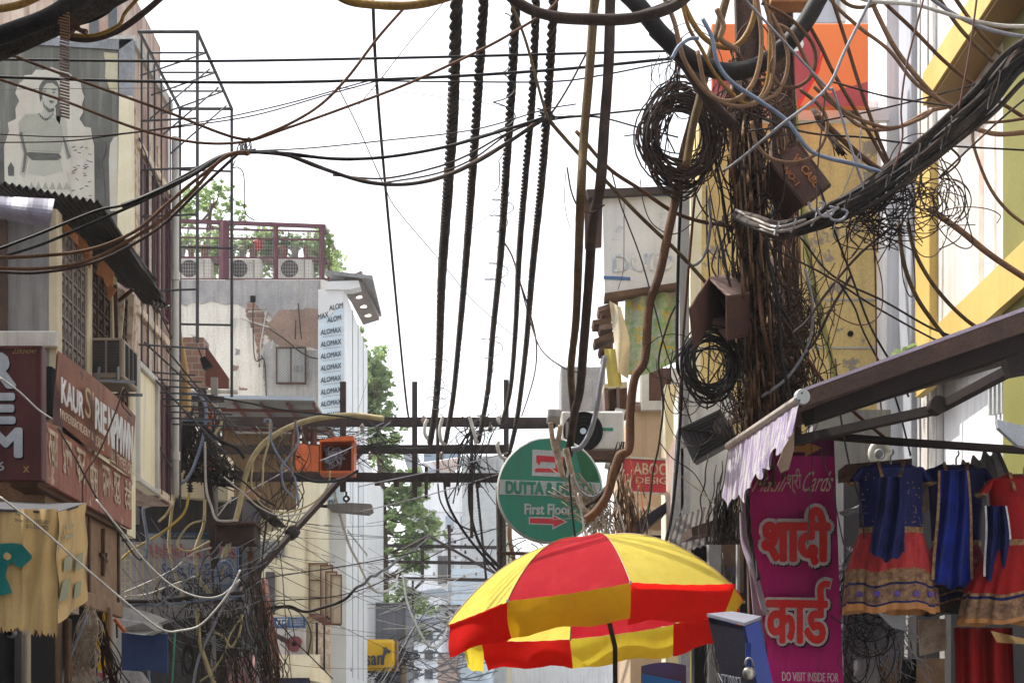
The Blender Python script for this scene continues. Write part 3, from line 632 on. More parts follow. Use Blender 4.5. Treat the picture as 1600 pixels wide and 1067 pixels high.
MB().grid(tf, 60, 40, (0, .006, 0)).build('sheet_front', 'tarp', t, True)
xr = P(90, 800, Yt)
MB().grid(lambda u, v: P(90 + 45 * u, 800 + 175 * v - 15 * u + (-22 * u * v), Yt + .85 * u).__add__(Vector((.012 * math.sin(v * 12 + u * 9), 0, 0))), 12, 24, (-.006, 0, 0)).build('sheet_side', 'tarp', t, True)
MB().slab([P(-60, 792, Yt), P(90, 799, Yt), P(135, 785, Yt + .85), P(70, 786, Yt + 1.2), P(-60, 780, Yt + 1.2)], (0, 0, -.02)).build('sheet_top', 'dark_wall', t)
MB().box(XY(-60, Yt) + .02, XY(88, Yt), Yt + .05, Yt + .7, ZY(950, Yt), ZY(806, Yt)).build('box_body', 'ac_beige', t)
def pq(pts, m, nm, y=Yt - .045): return shape(pts, y, .004).build(nm, m, t)
pq([(-20, 850), (20, 848), (34, 850), (50, 868), (49, 873), (34, 886), (23, 884), (21, 876), (12, 884), (8, 900), (14, 912), (19, 926), (0, 930), (-20, 931)], 'teal_print', 'printed_machine')
pq([(5, 866), (10, 862), (17, 866), (17, 872), (12, 875), (6, 872)], 'tarp', 'printed_hole', Yt - .052)
tx('(M)', 'poster_dark', t, 24, 800, 31, 806, Yt - .05, dy=2); tx('Shop : 011-23935921', 'poster_dark', t, 23, 809, 77, 816, Yt - .05, dy=4); tx('011-23953925', 'poster_dark', t, 41, 818, 76, 825, Yt - .05, dy=3)
def ts(pts, m, nm): MB().slab([P(x, y, Yt + .85 * (x - 90) / 45 - .03) + Vector((.02, 0, 0)) for x, y in pts], (-.004, 0, 0)).build(nm, m, t)
for pts in ([(97, 873), (110, 864), (108, 888), (96, 892)], [(95, 908), (106, 903), (103, 934), (89, 940)], [(116, 870), (126, 862), (125, 888), (114, 892)], [(114, 912), (124, 906), (122, 930), (112, 935)], [(99, 822), (112, 818), (112, 822), (99, 826)], [(97, 837), (111, 832), (111, 837), (97, 842)]): ts(pts, 'faded_teal', 'printed_panel')
# torn lower fringe
q = MB()
for k in range(9): x = 40 + k * 5; q.slab([P(x, 965, Yt + .02), P(x + 6, 966, Yt + .02), P(x + 5, 992 - random.random() * 10, Yt), P(x + 2, 996 - random.random() * 12, Yt)], (0, .006, 0))
q.build('torn_fringe', 'worn_cream', t)

# plywood front under the Hindi sign and the dark shop below
XP = -4.34
t = thing('plywood_shop', 'plywood panelled shop front with dark doorway at lower left', 'shop front', (XP, 17, 0))
ya, yb = YX(XP, 70), YX(XP, 184); zt = ZX(XP, 184, 838); zb = ZX(XP, 184, 945)
MB().box(-8, XP, ya, yb, zb, zt + .45).build('plywood_wall', 'plywood', t)
for px in (128, 138, 184): y = YX(XP, px); MB().bx(XP, XP + .025, y - .035, y + .02, zb, zt + .4).build('batten', 'old_wood', t)
MB().bx(XP - .02, XP + .05, YX(XP, 126), yb + .05, zb - .14, zb + .02).build('beam', 'plywood', t)
a = YX(XP, 158); q = MB(); q.bar((XP + .02, a, zb + .25), (XP + .02, a + .02, zb + .75), .035); q.bar((XP + .025, a - .12, zb + .47), (XP + .025, a + .15, zb + .42), .03); q.bar((XP + .025, a + .02, zb + .3), (XP + .025, a + .12, zb + .5), .025); q.build('wooden_bracket', 'old_wood', t)
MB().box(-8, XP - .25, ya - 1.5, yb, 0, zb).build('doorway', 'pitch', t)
for px, m in ((89, 'plywood'), (104, 'old_wood'), (40, 'cream_post')): MB().bx(XY(px - 4, 15.2), XY(px + 4, 15.2), 15.2, 15.3, 0, ZY(965, 15.2)).build('door_post', m, t)
MB().bx(XY(-60, 15.4), XY(38, 15.4), 15.35, 15.5, 0, ZY(972, 15.4)).build('grey_panel', 'grey_wall', t)
MB().bx(XY(150, 17.6), XY(163, 17.6), 17.6, 17.7, 1, ZY(955, 17.6)).build('yellow_post', 'yellow_board', t); MB().bx(XY(164, 17.6), XY(172, 17.6), 17.62, 17.72, 1, ZY(948, 17.6)).build('door_post', 'plywood', t)
t = thing('security_camera', 'small round white security camera on the grey panel below the wrapped box', 'camera', P(14, 990, 15.2))
MB().lathe([(.03, 0), (.045, .01), (.045, .10), (.03, .12)], P(14, 988, 15.1), (0, 1, 0)).build('housing', 'grey_cable', t, True)
MB().lathe([(.026, 0), (.026, .02)], P(14, 988, 15.08), (0, 1, 0)).build('lens', 'pitch', t); MB().tube([P(14, 986, 15.2), P(18, 974, 15.3)], .01).build('arm', 'white_cable', t)

t = thing('paper_sign', 'small white sign with red Hindi words above the wires at bottom left', 'sign', P(148, 1060, 16.5))
Yq = 16.5
MB().slab([P(127, 1040, Yq), P(170, 1050, Yq), P(166, 1110, Yq), P(122, 1098, Yq)], (0, .01, 0)).build('sheet', 'sign_white', t)
text('दे ही गद्दे', 'banner_red', t, P(130, 1053, Yq - .01), P(166, 1062, Yq - .01), P(131, 1042, Yq - .01), off=.01)
q = MB()
for k in range(3): q.slab([P(130, 1064 + k * 6, Yq - .006), P(158, 1070 + k * 6, Yq - .006), P(158, 1071.5 + k * 6, Yq - .006), P(130, 1065.5 + k * 6, Yq - .006)], (0, .003, 0))
q.build('printed_lines', 'grey_cable', t)
t = thing('plastic_chain', 'short string of orange-red plastic beads hanging from the grey slab', 'trinket', P(184, 990, 18))
q = MB()
for k in range(10): q.lathe([(.002, -.02), (.022, -.01), (.022, .01), (.002, .02)], P(180 + k * 1.6, 968 + k * 1.9, 18), (1, 0, -.9), 8)
q.build('beads', 'orange_paint', t); MB().tube([P(182, 968, 18), P(183, 996, 18)], .012).build('string', 'rust', t)

# white edged blank sign panel on the street face
XW = -4.86
t = thing('blank_signboard', 'tall empty cream signboard with pale border on the pink street face', 'sign', PX(222, 780, XW))
ya, yb = YX(XW, 212), YX(XW, 244); zt, zb = ZX(XW, 212, 560), ZX(XW, 212, 752)
MB().box(XW - .12, XW, ya, yb, zb, zt).build('panel', 'cream_pale', t)
q = MB()
for (a, b, c, d) in ((ya, ya + .07, zb, zt), (yb - .07, yb, zb, zt), (ya + .07, yb - .07, zt - .09, zt), (ya + .07, yb - .07, zb, zb + .07)): q.bx(XW - .01, XW + .05, a, b, c, d)
q.build('border', 'white_plaster', t)
random.seed(11)
# ================================================================ rooftop building at Y=38
YR = 38.0
def fbox(mb, x0, y0, x1, y1, Y, d, bev=0):       # box whose front face covers a pixel rectangle at distance Y
    f = mb.bx if bev else mb.box
    return f(XY(x0, Y), XY(x1, Y), Y, Y + d, ZY(y1, Y), ZY(y0, Y), *([bev] if bev else []))
t = thing('apartment_building', 'peeling white and grey building with air conditioners on its roof terrace', 'building', (XY(400, YR), YR + 3, 0))
WALLT = t; xl, xr = XY(200, YR), XY(512, YR)
MB().box(xl, xr, YR, YR + 9, 0, ZY(437, YR)).build('wall', 'peel_wall', t)
shape([(262, 438), (500, 438), (500, 482), (470, 490), (440, 484), (425, 500), (418, 486), (400, 481), (388, 484), (370, 474), (352, 476), (330, 470), (316, 475), (300, 472), (290, 478), (276, 472), (262, 470)], YR - .02, .03).build('cement_band', 'grey_cement', t)
shape(rough([(436, 484), (498, 482), (498, 545), (468, 540), (440, 545), (424, 530), (410, 512), (424, 500)], 4, 1.5), YR - .025, .03).build('bare_plaster', 'brown_plaster', t)
shape(rough([(412, 540), (424, 532), (440, 547), (498, 546), (498, 660), (408, 660), (416, 620), (410, 580)], 4, 1.5), YR - .018, .03).build('cement_patch', 'grey_cement', t)
shape(rough([(386, 472), (396, 472), (410, 486), (418, 505), (410, 530), (412, 575), (405, 572), (399, 530), (393, 510), (384, 490)], 3, 1.8), YR - .022, .03).build('exposed_brick', 'brickwork', t)
q = MB(); fbox(q, 391, 462, 399, 472, YR - .04, .05); q.build('wall_hole', 'pitch', t)
t_win = thing('barred_window', 'diamond grille window in the peeling rooftop building', 'window', P(455, 598, YR)) if False else None
q = MB(); 
for r in ((431, 542, 433, 599), (476, 542, 478, 599), (433, 542, 476, 544), (433, 597, 476, 599), (453.5, 544, 455.5, 597)): fbox(q, *r, YR - .1, .08)
f = q.build('window', 'rust', t)
q = MB(); fbox(q, 433, 544, 476, 597, YR - .045, .015); q.build('pane', 'glass_frost', f)
q = MB()
for k in range(-9, 10):
    for s in (1, -1):
        a = 455 + k * 5; 
        x0, x1 = (a - 27 * s, a + 27 * s); ya, yb_ = 543.0, 598.0
        # clip the slanted bar to the window
        pts = []
        for (xx, yy) in ((x0, ya), (x1, yb_)):
            pts.append([xx, yy])
        (xa, y1), (xb, y2) = pts
        def cl(xa, y1, xb, y2):
            if xa < 433: y1 += (433 - xa) / (xb - xa) * (y2 - y1); xa = 433
            if xa > 476: y1 += (476 - xa) / (xb - xa) * (y2 - y1); xa = 476
            return xa, y1
        A = cl(xa, y1, xb, y2); B = cl(xb, y2, xa, y1)
        if abs(A[0] - B[0]) > 2: q.bar(P(A[0], A[1], YR - .08), P(B[0], B[1], YR - .08), .012)
q.build('grille', 'white_plaster', f)
tx('10.11', 'poster_dark', t, 460, 571, 477, 581, YR - .12)
q = MB()
for pts in ([(388, 487), (416, 486), (407, 540), (410, 620)], [(375, 497), (420, 511)], [(426, 532), (425, 545)], [(408, 545), (411, 560), (409, 600)]):
    q.tube([P(x, y, YR - .08) for x, y in pts], .018, 6)
q.build('conduit', 'white_plaster', t)
q = MB()
for pts in ([(466, 474), (468, 500), (471, 530)], [(462, 500), (461, 530)], [(408, 555), (414, 570), (416, 625)], [(396, 472), (395, 500), (398, 560), (410, 560)], [(420, 513), (445, 530), (478, 555), (515, 564)]):
    q.tube(catmull([P(x, y, YR - .1) for x, y in pts], 5), .014, 5)
q.build('wall_pipe', 'dusty_black', t)
# street-facing white front with round lights, and the wrapped cladding panel
q = MB(); fbox(q, 497, 452, 538, 790, YR - .5, .45); q.build('corner_pier', 'clad_white', t)
XC = XY(538, YR - .5)
MB().box(XY(502, YR), XC, YR - .05, YR + 5.5, 0, ZY(452, YR - .5)).build('street_wall', 'clad_white', t)
for y in (39.4, 40.8, 42.2): MB().box(XC - .02, XC + .01, y, y + .06, 3, ZY(460, YR)).build('cladding_joint', 'grey_cement', t)
for z in (6.3, 8.3): MB().box(XC - .02, XC + .012, 38.2, 43.4, z, z + .05).build('cladding_joint', 'grey_cement', t)
for y, y2 in ((38.8, 39.8), (41, 42.4)): MB().box(XC - .1, XC + .006, y, y2, 6.6, 9.0).build('street_window', 'glass_frost', t)
cz = ZY(458, YR)
MB().slab([P(508, 440, YR - .6), P(560, 438, YR - .6), P(563, 448, YR - .6), P(548, 452, YR - .6), P(508, 452, YR - .6)], (0, .4, 0)).build('canopy_front', 'clad_white', t)
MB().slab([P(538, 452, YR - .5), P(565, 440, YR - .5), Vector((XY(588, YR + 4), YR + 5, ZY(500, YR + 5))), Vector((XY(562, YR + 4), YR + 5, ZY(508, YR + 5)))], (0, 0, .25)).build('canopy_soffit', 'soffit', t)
MB().slab([P(509, 428, YR - .7), P(582, 436, YR - .7), Vector((XY(594, YR + 5), YR + 5.5, ZY(488, YR + 5))), Vector((XY(560, YR + 5), YR + 5.5, ZY(480, YR + 5)))], (0, 0, .08)).build('canopy_roof', 'sheet_roof', t)
lm = bpy.data.materials.new('lamp_glow'); lm.use_nodes = True; lb = lm.node_tree.nodes['Principled BSDF']; lb.inputs['Base Color'].default_value = (.9, .85, .7, 1); lb.inputs['Emission Color'].default_value = (1, .93, .8, 1); lb.inputs['Emission Strength'].default_value = .6
n_, f_ = P(551, 446, YR - .5), Vector((XY(575, YR + 4), YR + 5, ZY(504, YR + 5)))
for k in range(3): MB().lathe([(.09, -.02), (.09, .01)], n_.lerp(f_, .28 + k * .25), seg=12).build('ceiling_light', lm, t)
f = MB(); fbox(f, 499, 470, 537, 795, YR - .515, .012); sh = f.build('film_wrap', 'film_blue', t)
shape([(499, 453), (537, 453), (537, 482), (530, 478), (522, 486), (514, 494), (499, 496)], YR - .53, .012).build('bare_cladding', 'clad_white', t)
rows = [(525, 480, 'ALOM'), (505, 494, 'MAX'), (522, 499, 'ALOM')] + [(517, 518 + 18.7 * k, 'ALOMAX') for k in range(12)] + [(512, 752 + 17 * k, 'ALOMA') for k in range(3)]
for i, (cx_, cy_, s) in enumerate(rows):
    wd = 5.3 * len(s) / 2; 
    text(s, 'film_print', t, P(cx_ - wd, cy_ + 5.5, YR - .535), P(cx_ + wd, cy_ + .5, YR - .535), P(cx_ - wd, cy_ - 2.5, YR - .535), off=.03)
    if i > 2: shape([(cx_ - wd + 3, cy_ + 8), (cx_ + wd, cy_ + 4.4), (cx_ + wd, cy_ + 5), (cx_ - wd + 3, cy_ + 8.6)], YR - .532, .004).build('film_line', 'grey_cable', t)

# terrace railing
t = thing('roof_railing', 'maroon mesh railing round the roof terrace', 'railing', P(390, 437, YR))
yr = YR + .15
def rb(a, b, wd): MB().bar(P(*a, yr), P(*b, yr), wd).build('rail', 'maroon_paint', t)
rb((268, 345), (505, 354), .08); rb((268, 437), (512, 437), .05)
for a, b in (((268, 402), (512, 404)), ((268, 356), (505, 362)), ((268, 371), (505, 375))): rb(a, b, .035)
for px, wd in ((269, .08), (350, .17), (431, .08), (503, .09)): rb((px, 345 + (px - 268) * .038), (px, 437), wd)
q = MB()
for k in range(60): x = 270 + k * 4; q.bar(P(x, 350 + (x - 268) * .03, yr), P(x, 436, yr), .006)
for k in range(14): q.bar(P(269, 360 + k * 5.6, yr), P(504, 362 + k * 5.5, yr), .006)
q.build('mesh', 'grey_cement', t)
MB().bar(P(505, 354, yr), Vector((XY(526, YR + 6), YR + 6, ZY(400, YR + 6))), .1).build('rail', 'maroon_paint', t)
MB().bar(Vector((XY(512, YR), YR, ZY(437, YR))), Vector((XY(526, YR + 6), YR + 6, ZY(468, YR + 6))), .08).build('rail', 'maroon_paint', t)
for k in range(1, 5): y = YR + k * 1.3; x = XY(510 + k * 3.6, y); MB().bar((x, y, ZY(437 + k * 8, y)), (x, y, ZY(358 + k * 10, y)), .04).build('rail', 'maroon_paint', t)
def outdoor_ac(x0, y0, x1, y1, Y, label, d=.35, group=None, fanx=.36):
    t = thing('outdoor_air_conditioner', label, 'air conditioner', P((x0 + x1) / 2, y1, Y), group)
    q = MB(); fbox(q, x0, y0, x1, y1, Y, d, .02); q.build('casing', 'ac_white', t)
    cx_ = x0 + (x1 - x0) * fanx; r = (y1 - y0) * .42 * Y / F
    c = P(cx_, (y0 + y1) / 2, Y - .004)
    MB().lathe([(r, -.006), (r, .003)], c, (0, 1, 0), 24).build('fan_opening', 'ac_grill', t)
    q = MB()
    for k in range(9): z = c.z + r * (-.9 + 1.8 * k / 8); h = math.sqrt(max(0, r * r - (z - c.z) ** 2)); q.bar((c.x - h, c.y - .012, z), (c.x + h, c.y - .012, z), .008)
    for k in range(5):
        rr = r * (k + 1) / 5; q.tube([(c.x + rr * math.cos(a), c.y - .014, c.z + rr * math.sin(a)) for a in [i * .42 for i in range(16)]], .005, 4)
    q.build('fan_guard', 'ac_grill', t)
    q = MB(); fbox(q, x1 - (x1 - x0) * .22, y0 + 2, x1 - (x1 - x0) * .2, y1 - 2, Y - .004, .004); fbox(q, x0 + 1, y1, x0 + 4, y1 + 2, Y, .2); fbox(q, x1 - 4, y1, x1 - 1, y1 + 2, Y, .2); q.build('feet', 'ac_grill', t)
    return t
for k, (x, lb) in enumerate(((276, 'roof terrace air conditioner nearest the beige canvas, left of three'), (354, 'middle roof terrace air conditioner under the red flower pot'), (433, 'roof terrace air conditioner nearest the street corner, right of three'))):
    outdoor_ac(x, 404, x + 54, 436, YR + .5, lb, group='air conditioners on the roof terrace')
# shelf and pots
q = MB(); fbox(q, 268, 402, 510, 404, YR + .55, .5); tag(q.build('shelf', 'maroon_paint'), 'long maroon plant shelf above the roof terrace air conditioners', 'shelf')
pots = [(283, 8, 'pot_white', 'white plant pot, first from the left on the terrace shelf'), (299, 6, 'terracotta', 'small terracotta pot beside the first white pot on the terrace shelf'), (320, 8, 'terracotta', 'wide terracotta pot left of the thick maroon railing post'), (357, 5, 'pot_white', 'small white pot just right of the thick maroon railing post'), (379, 6.5, 'pot_white', 'white bucket pot left of the red pot on the terrace'), (396, 8, 'terracotta', 'terracotta trough beneath the red pot on the terrace'), (443, 8, 'terracotta', 'orange terracotta pot with a dark bush on the terrace'), (461, 7, 'pot_white', 'grey-white pot right of the orange terracotta pot'), (479, 6, 'terracotta', 'dull clay pot near the right end of the terrace shelf')]
for i, (x, r_, m, lb) in enumerate(pots):
    t = thing('plant_pot', lb, 'plant pot', P(x, 402, YR + .8), 'potted plants on the roof terrace'); r = r_ * YR / F
    MB().lathe([(r * .68, 0), (r * .95, .2), (r * 1.05, .2), (r * 1.05, .25)], P(x, 402, YR + .8), seg=14).build('pot', m, t, True)
    foliage(MB(), P(x, 382 - random.random() * 5, YR + .8), (.17 + r * .6, .2, .25), 130, .09).build('plant', 'leaf_dark' if i == 6 else 'leaf', t)
t = thing('plant_pot', 'bright red plastic pot standing on the terracotta trough on the terrace', 'plant pot', P(404, 391, YR + .6))
MB().lathe([(.07, 0), (.11, .16), (.13, .16), (.13, .2)], P(404, 391, YR + .6), seg=14).build('pot', 'pot_red', t, True); foliage(MB(), P(404, 372, YR + .6), (.15, .15, .2), 70, .09).build('plant', 'leaf', t)
q = MB()
for k in range(26): shape(rough([(a_, b_), (a_ + c_, b_ + 1), (a_ + c_ * .8, b_ + d_), (a_ + 1, b_ + d_)], 3, 1.2), YR - .012, .02).build('plaster_patch', ('grey_cement', 'brown_plaster', 'grey_cement', 'white_plaster')[k % 4], WALLT) if [globals().update(a_=random.choice((random.uniform(285, 380), random.uniform(420, 490))), b_=random.uniform(490, 650), c_=random.uniform(4, 16), d_=random.uniform(3, 18))] else None
for k in range(60):
    x = random.choice([random.uniform(330, 350), random.uniform(408, 430), random.uniform(488, 510), random.uniform(270, 505)]); foliage(q, P(x, random.uniform(368, 425), YR + 1.2), (.25, .3, .35), 55, .10)
tag(q.build('foliage', 'leaf'), 'green creeper foliage behind the roof terrace railing', 'plants', None, 'stuff')
q = MB()
for k in range(10): foliage(q, P(random.uniform(505, 528), random.uniform(395, 425), YR + random.uniform(2, 5)), (.3, .4, .3), 40, .11)
tag(q.build('foliage', 'leaf'), 'green creeper spilling past the end of the terrace railing', 'plants', None, 'stuff')

def tree(label, Y, trunk, clumps, size, m='leaf', base=None):
    """trunk: pixel points; clumps: (px, py, radius px, leaves)"""
    b = P(trunk[0][0], 1150 + EYE * F / Y, Y); t = thing('tree', label, 'tree', b)
    pts = catmull([b] + [P(x, y, Y) for x, y in trunk], 5); n = len(pts); r0 = 9 * Y / F
    q = MB(); q.tube(pts, [r0 * (1 - .8 * i / n) for i in range(n)], 8)
    for (x, y, r, nl) in clumps:
        e = P(x, y, Y + random.uniform(-1, 1)); s = min(pts, key=lambda p: (p - e).length + (2 if p.z > e.z else 0)); md = s.lerp(e, .5) + Vector((0, 0, -.2)); q.tube(catmull([s, md, e], 4), [r0 * .28 * (1 - .1 * i) for i in range(9)], 5)
    q.build('trunk', 'bark', t, True)
    q = MB()
    for (x, y, r, nl) in clumps:
        R_ = r * Y / F
        for k in range(9): foliage(q, P(x, y, Y) + Vector((random.gauss(0, R_ * .8), random.uniform(-1.5, 1.5) * R_, random.gauss(0, R_ * .7))), (R_ * .5, R_ * .6, R_ * .4), nl // 9, size)
    q.build('crown', m, t); return t
tree('green tree rising behind the roof terrace railing', 46, [(330, 500), (325, 380), (330, 320)], [(320, 318, 22, 320), (300, 330, 16, 200), (335, 302, 12, 150), (345, 292, 8, 70), (365, 318, 9, 90), (352, 335, 14, 120), (290, 345, 10, 120), (378, 342, 8, 50)], .12)
cl = []
for k in range(62):
    y = random.uniform(575, 1010); wmax = 22 + min(92, (y - 540) * .34); x = 552 + random.random() * wmax
    if 660 < y < 700 and x > 620: continue
    cl.append((x, y, random.uniform(11, 20), 360))
cl += [(563, 522, 9, 110), (570, 548, 8, 70), (590, 592, 12, 140), (610, 640, 14, 150), (630, 770, 17, 230), (650, 800, 14, 200), (645, 850, 18, 220), (600, 700, 18, 250), (588, 640, 18, 250), (575, 620, 14, 250), (585, 600, 10, 160), (606, 655, 16, 260), (655, 770, 10, 120)]
tree('large leafy tree filling the gap right of the wrapped white pier', 58, [(600, 900), (596, 760), (588, 640), (575, 560)], cl, .125)

# brick parapet with lamp behind the scaffold, ribbed wall
t = thing('brick_stub', 'broken red brick wall stub behind the scaffold rods', 'wall', P(300, 620, 28))
q = MB(); fbox(q, 286, 527, 318, 600, 28, .5); q.build('brick_wall', 'brickwork', t)
MB().slab([P(318, 545, 28.2), P(322, 540, 28.2), P(357, 590, 28.2), P(357, 612, 28.2), P(318, 602, 28.2)], (0, .1, 0)).build('rusty_sheet', 'red_steel', t)
t = thing('flood_lamp', 'small black flood lamp aimed downwards beside the broken brick wall', 'lamp', P(322, 580, 27.6))
MB().slab([P(312, 560, 27.6), P(320, 556, 27.6), P(331, 570, 27.6), P(317, 576, 27.6)], (0, .15, 0)).build('housing', 'pitch', t); MB().bar(P(310, 545, 27.7), P(316, 560, 27.7), .02).build('bracket', 'pitch', t)
tag(MB().tube([P(280, 610, 27), P(371, 612, 27)], 4 * 27 / F, 10).build('pipe', 'white_plaster', None, True), 'short white horizontal pipe under the broken brick wall', 'pipe')

# shed with blue-edged corrugated roof and plank wall
YS_ = 31.0
t = thing('roof_shed', 'shed with a blue edged sheet roof on red rafters above a plank wall', 'shed', P(400, 800, YS_ + 1))
def pz(x, y, Y): return P(x, y, Y)
A, B_, C_, D_ = P(282, 622, YS_ - 1.8), P(490, 625, YS_ - 1.8), P(524, 681, YS_ + 1.5), P(330, 676, YS_ + 1.5)
MB().slab([A, B_, C_, D_], (0, 0, .03)).build('roof_sheet', 'sheet_roof', t)
MB().bar(P(282, 619, YS_ - 1.82), P(490, 623, YS_ - 1.82), .06).build('roof_edge', 'pale_blue', t)
for k in range(6):
    u = k / 5; a = A.lerp(B_, u); b = D_.lerp(C_, u); MB().bar(a + Vector((0, .05, -.06)), b + Vector((0, 0, -.06)), .05).build('rafter', 'red_steel', t)
for v in (.12, .4, .68, .95): MB().bar(A.lerp(D_, v) - Vector((0, 0, .12)), B_.lerp(C_, v) - Vector((0, 0, .12)), .05).build('purlin', 'red_steel', t)
for px in (463, 477, 490): MB().bar(P(px, 645, YS_ + .4), P(px, 720, YS_ + .4), .09).build('post', 'red_steel', t)
for k in range(14): x = 348 + k * 8.2; q = MB(); fbox(q, x, 672, x + 7.8, 796, YS_ + .9 + random.random() * .03, .04); q.build('plank', 'wood_panel', t)
q = MB(); fbox(q, 365, 673, 455, 677, YS_ + .85, .03); q.build('light_strip', 'clad_white', t)  # solid white strip, stands in for light showing above the planks
# lower canopy of torn sheets
t = thing('lower_canopy', 'dark tilted sheet canopy under the plank wall', 'canopy', P(410, 830, 29))
MB().slab([P(378, 780, 29), P(408, 782, 29), P(446, 823, 29.4), P(424, 822, 29.4)], (0, .3, .02)).build('sheet', 'corrugated_dark', t)
MB().slab([P(380, 782, 29.3), P(410, 800, 29.3), P(424, 824, 29.3), P(440, 830, 29.3), P(436, 826, 29.5), P(380, 842, 29.5)], (0, .04, 0)).build('side_board', 'cream_wall', t)
MB().bar(P(376, 766, 28.9), P(406, 775, 28.9), .12).build('edge_board', 'terracotta', t)
t = thing('junction_box', 'long dark rusty box hung beside the leaning steel pole', 'box', P(365, 850, 25.5))
q = MB(); fbox(q, 336, 818, 397, 848, 25.5, .5, .02); q.build('casing', 'dark_brown', t); q = MB(); fbox(q, 332, 815, 400, 819, 25.4, .65, .01); q.build('lid', 'rust', t)

# ================================================================ dark recessed shop wall with the painted sign at lower left
YK = 27.0
t = thing('dark_shop_building', 'dark grimy shop building recessed behind the leaning pole', 'building', (XY(300, YK), YK + 2, 0))
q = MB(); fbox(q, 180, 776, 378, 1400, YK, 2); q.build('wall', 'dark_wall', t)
MB().slab([P(160, 765, YK - .3), P(356, 782, YK - .3), P(356, 712, YK - .3), P(206, 718, YK - .3)], (0, .6, 0)).build('white_band', 'cream_pale', t)
q = MB(); fbox(q, 296, 640, 302, 770, YK - .25, .1); fbox(q, 262, 640, 296, 690, YK - .22, .1); q.build('upper_wall', 'pink_wall', t)
q = MB(); fbox(q, 204, 790, 212, 815, YK - .4, .3); fbox(q, 205, 690, 211, 770, YK - .4, .3); q.build('edge_post', 'grey_cement', t)
q = MB(); fbox(q, 180, 940, 380, 962, YK - .5, .5); q.build('shop_lintel', 'grey_wall', t)
t = thing('painted_sign', 'dirty white painted sign with faded red and blue lettering behind the wires', 'sign', P(300, 935, YK - .15))
y_ = YK - .12
q = MB(); fbox(q, 232, 832, 372, 936, y_, .06); q.build('board', mat('dirty_board', (.46, .48, .53), (.36, .38, .42), 3, .6, grime=(.12, .12, .14), gamt=.7), t)
shape([(250, 838), (256, 834), (345, 834), (351, 838), (345, 842), (256, 842)], y_ - .01, .008).build('name_plate', mat('slate_teal', (.05, .09, .11)), t)
tx('श्री महावीराय नमः', 'dirty_board', t, 266, 835, 318, 841, y_ - .02)
q = lambda s, m, x0, y0, x1, y1, **k: tx(s, m, t, x0, y0, x1, y1, y_ - .012, **k)
mat('faded_red', (.40, .06, .08), (.5, .2, .2), 6, .6); mat('faded_blue', (.05, .14, .40), (.08, .16, .36), 6, .6); mat('faded_ink', (.06, .06, .09), None, 6, .6)
q('Abhishek Sales', 'faded_red', 226, 849, 368, 872, off=.02); q('Sales for Sarees', 'faded_blue', 253, 880, 367, 899, off=.01)
q('1730, SUPER MKT.', 'faded_ink', 248, 903, 340, 914, off=.015); q('NAISARAK DELHI-6', 'faded_ink', 243, 917, 346, 930, off=.02)
q = MB()
for r in ((370, 832, 372.5, 936), (232, 832, 370, 833.5)): fbox(q, *r, y_ - .02, .015)
q.build('frame', 'faded_blue', t)
t = thing('window_grille', 'white barred window grille left of the painted sign', 'window', P(215, 935, YK - .3))
q = MB()
for k in range(9): fbox(q, 186, 856 + k * 9, 203, 857.5 + k * 9, YK - .35, .02)
for x in (186, 194, 203, 213, 222, 231, 240): fbox(q, x, 846, x + 1.8, 936, YK - .36, .03)
fbox(q, 240, 866, 249, 868, YK - .36, .03); fbox(q, 247, 866, 250, 936, YK - .36, .03); q.build('bars', 'cream_post', t)
q = MB(); fbox(q, 184, 846, 232, 936, YK - .12, .03); q.build('frosted_pane', 'grey_blue', t)
t = thing('concrete_slab', 'broken grey concrete slab over the dark blue shop opening', 'slab', P(215, 985, 22))
MB().slab([P(175, 966, 22), P(222, 972, 22), P(240, 972, 22.2), P(243, 985, 22.2), P(226, 992, 22), P(176, 986, 22)], (0, .5, .03)).build('slab', 'grey_cement', t)
MB().slab([P(180, 945, 22.6), P(230, 955, 22.6), P(262, 968, 22.6), P(242, 975, 22.4), P(178, 968, 22.4)], (0, .3, 0)).build('rubble_top', 'grey_wall', t)
tag(shape([(176, 988), (262, 990), (262, 1052), (230, 1046), (176, 1052)], 22.8, .03).build('tarpaulin', 'blue_tarp'), 'dark blue tarpaulin hanging below the broken concrete slab', 'tarpaulin')
tag(shape([(176, 1045), (215, 1048), (226, 1064), (226, 1160), (176, 1160)], 22.4, .3).build('parapet', 'grey_cement'), 'grey cement parapet under the dark blue tarpaulin', 'wall')

# ================================================================ cream building and its neighbours down the left side
YD = 36.0
t = thing('cream_building', 'cream building with brown empty sign frames and a guitar sign', 'building', (XY(450, YD), YD + 3, 0))
MB().box(XY(330, YD), XY(500, YD), YD, YD + 8, 0, ZY(700, YD)).build('wall', 'cream_pale', t)
for r in ((396, 845, 444, 870), (415, 893, 429, 970)): 
    q = MB(); fbox(q, *r, YD - .06, .05); q.build('window', 'dark_wall' if r[0] > 400 else 'sheet_roof', t)
q = MB(); fbox(q, 476, 826, 479, 960, YD - .05, .05); fbox(q, 400, 960, 500, 963, YD - .1, .1); q.build('moulding', 'cream_wall', t)
q = MB(); fbox(q, 427, 1022, 500, 1058, YD - .3, .3); q.build('lower_band', 'cream_pale', t)
q = MB(); fbox(q, 380, 1058, 484, 1300, YD - .1, .3); q.build('shop_opening', 'navy_board', t)
MB().slab([P(484, 1036, YD - .3), P(515, 1052, YD - .8), P(515, 1068, YD - .8), P(484, 1062, YD - .3)], (0, .3, 0)).build('curved_ledge', 'cream_wall', t)
for r in ((489, 975, 493, 1040), (497, 972, 505, 1045), (508, 960, 516, 1067)):
    q = MB(); fbox(q, *r, YD - .2, .15); q.build('pier', 'worn_cream', t)
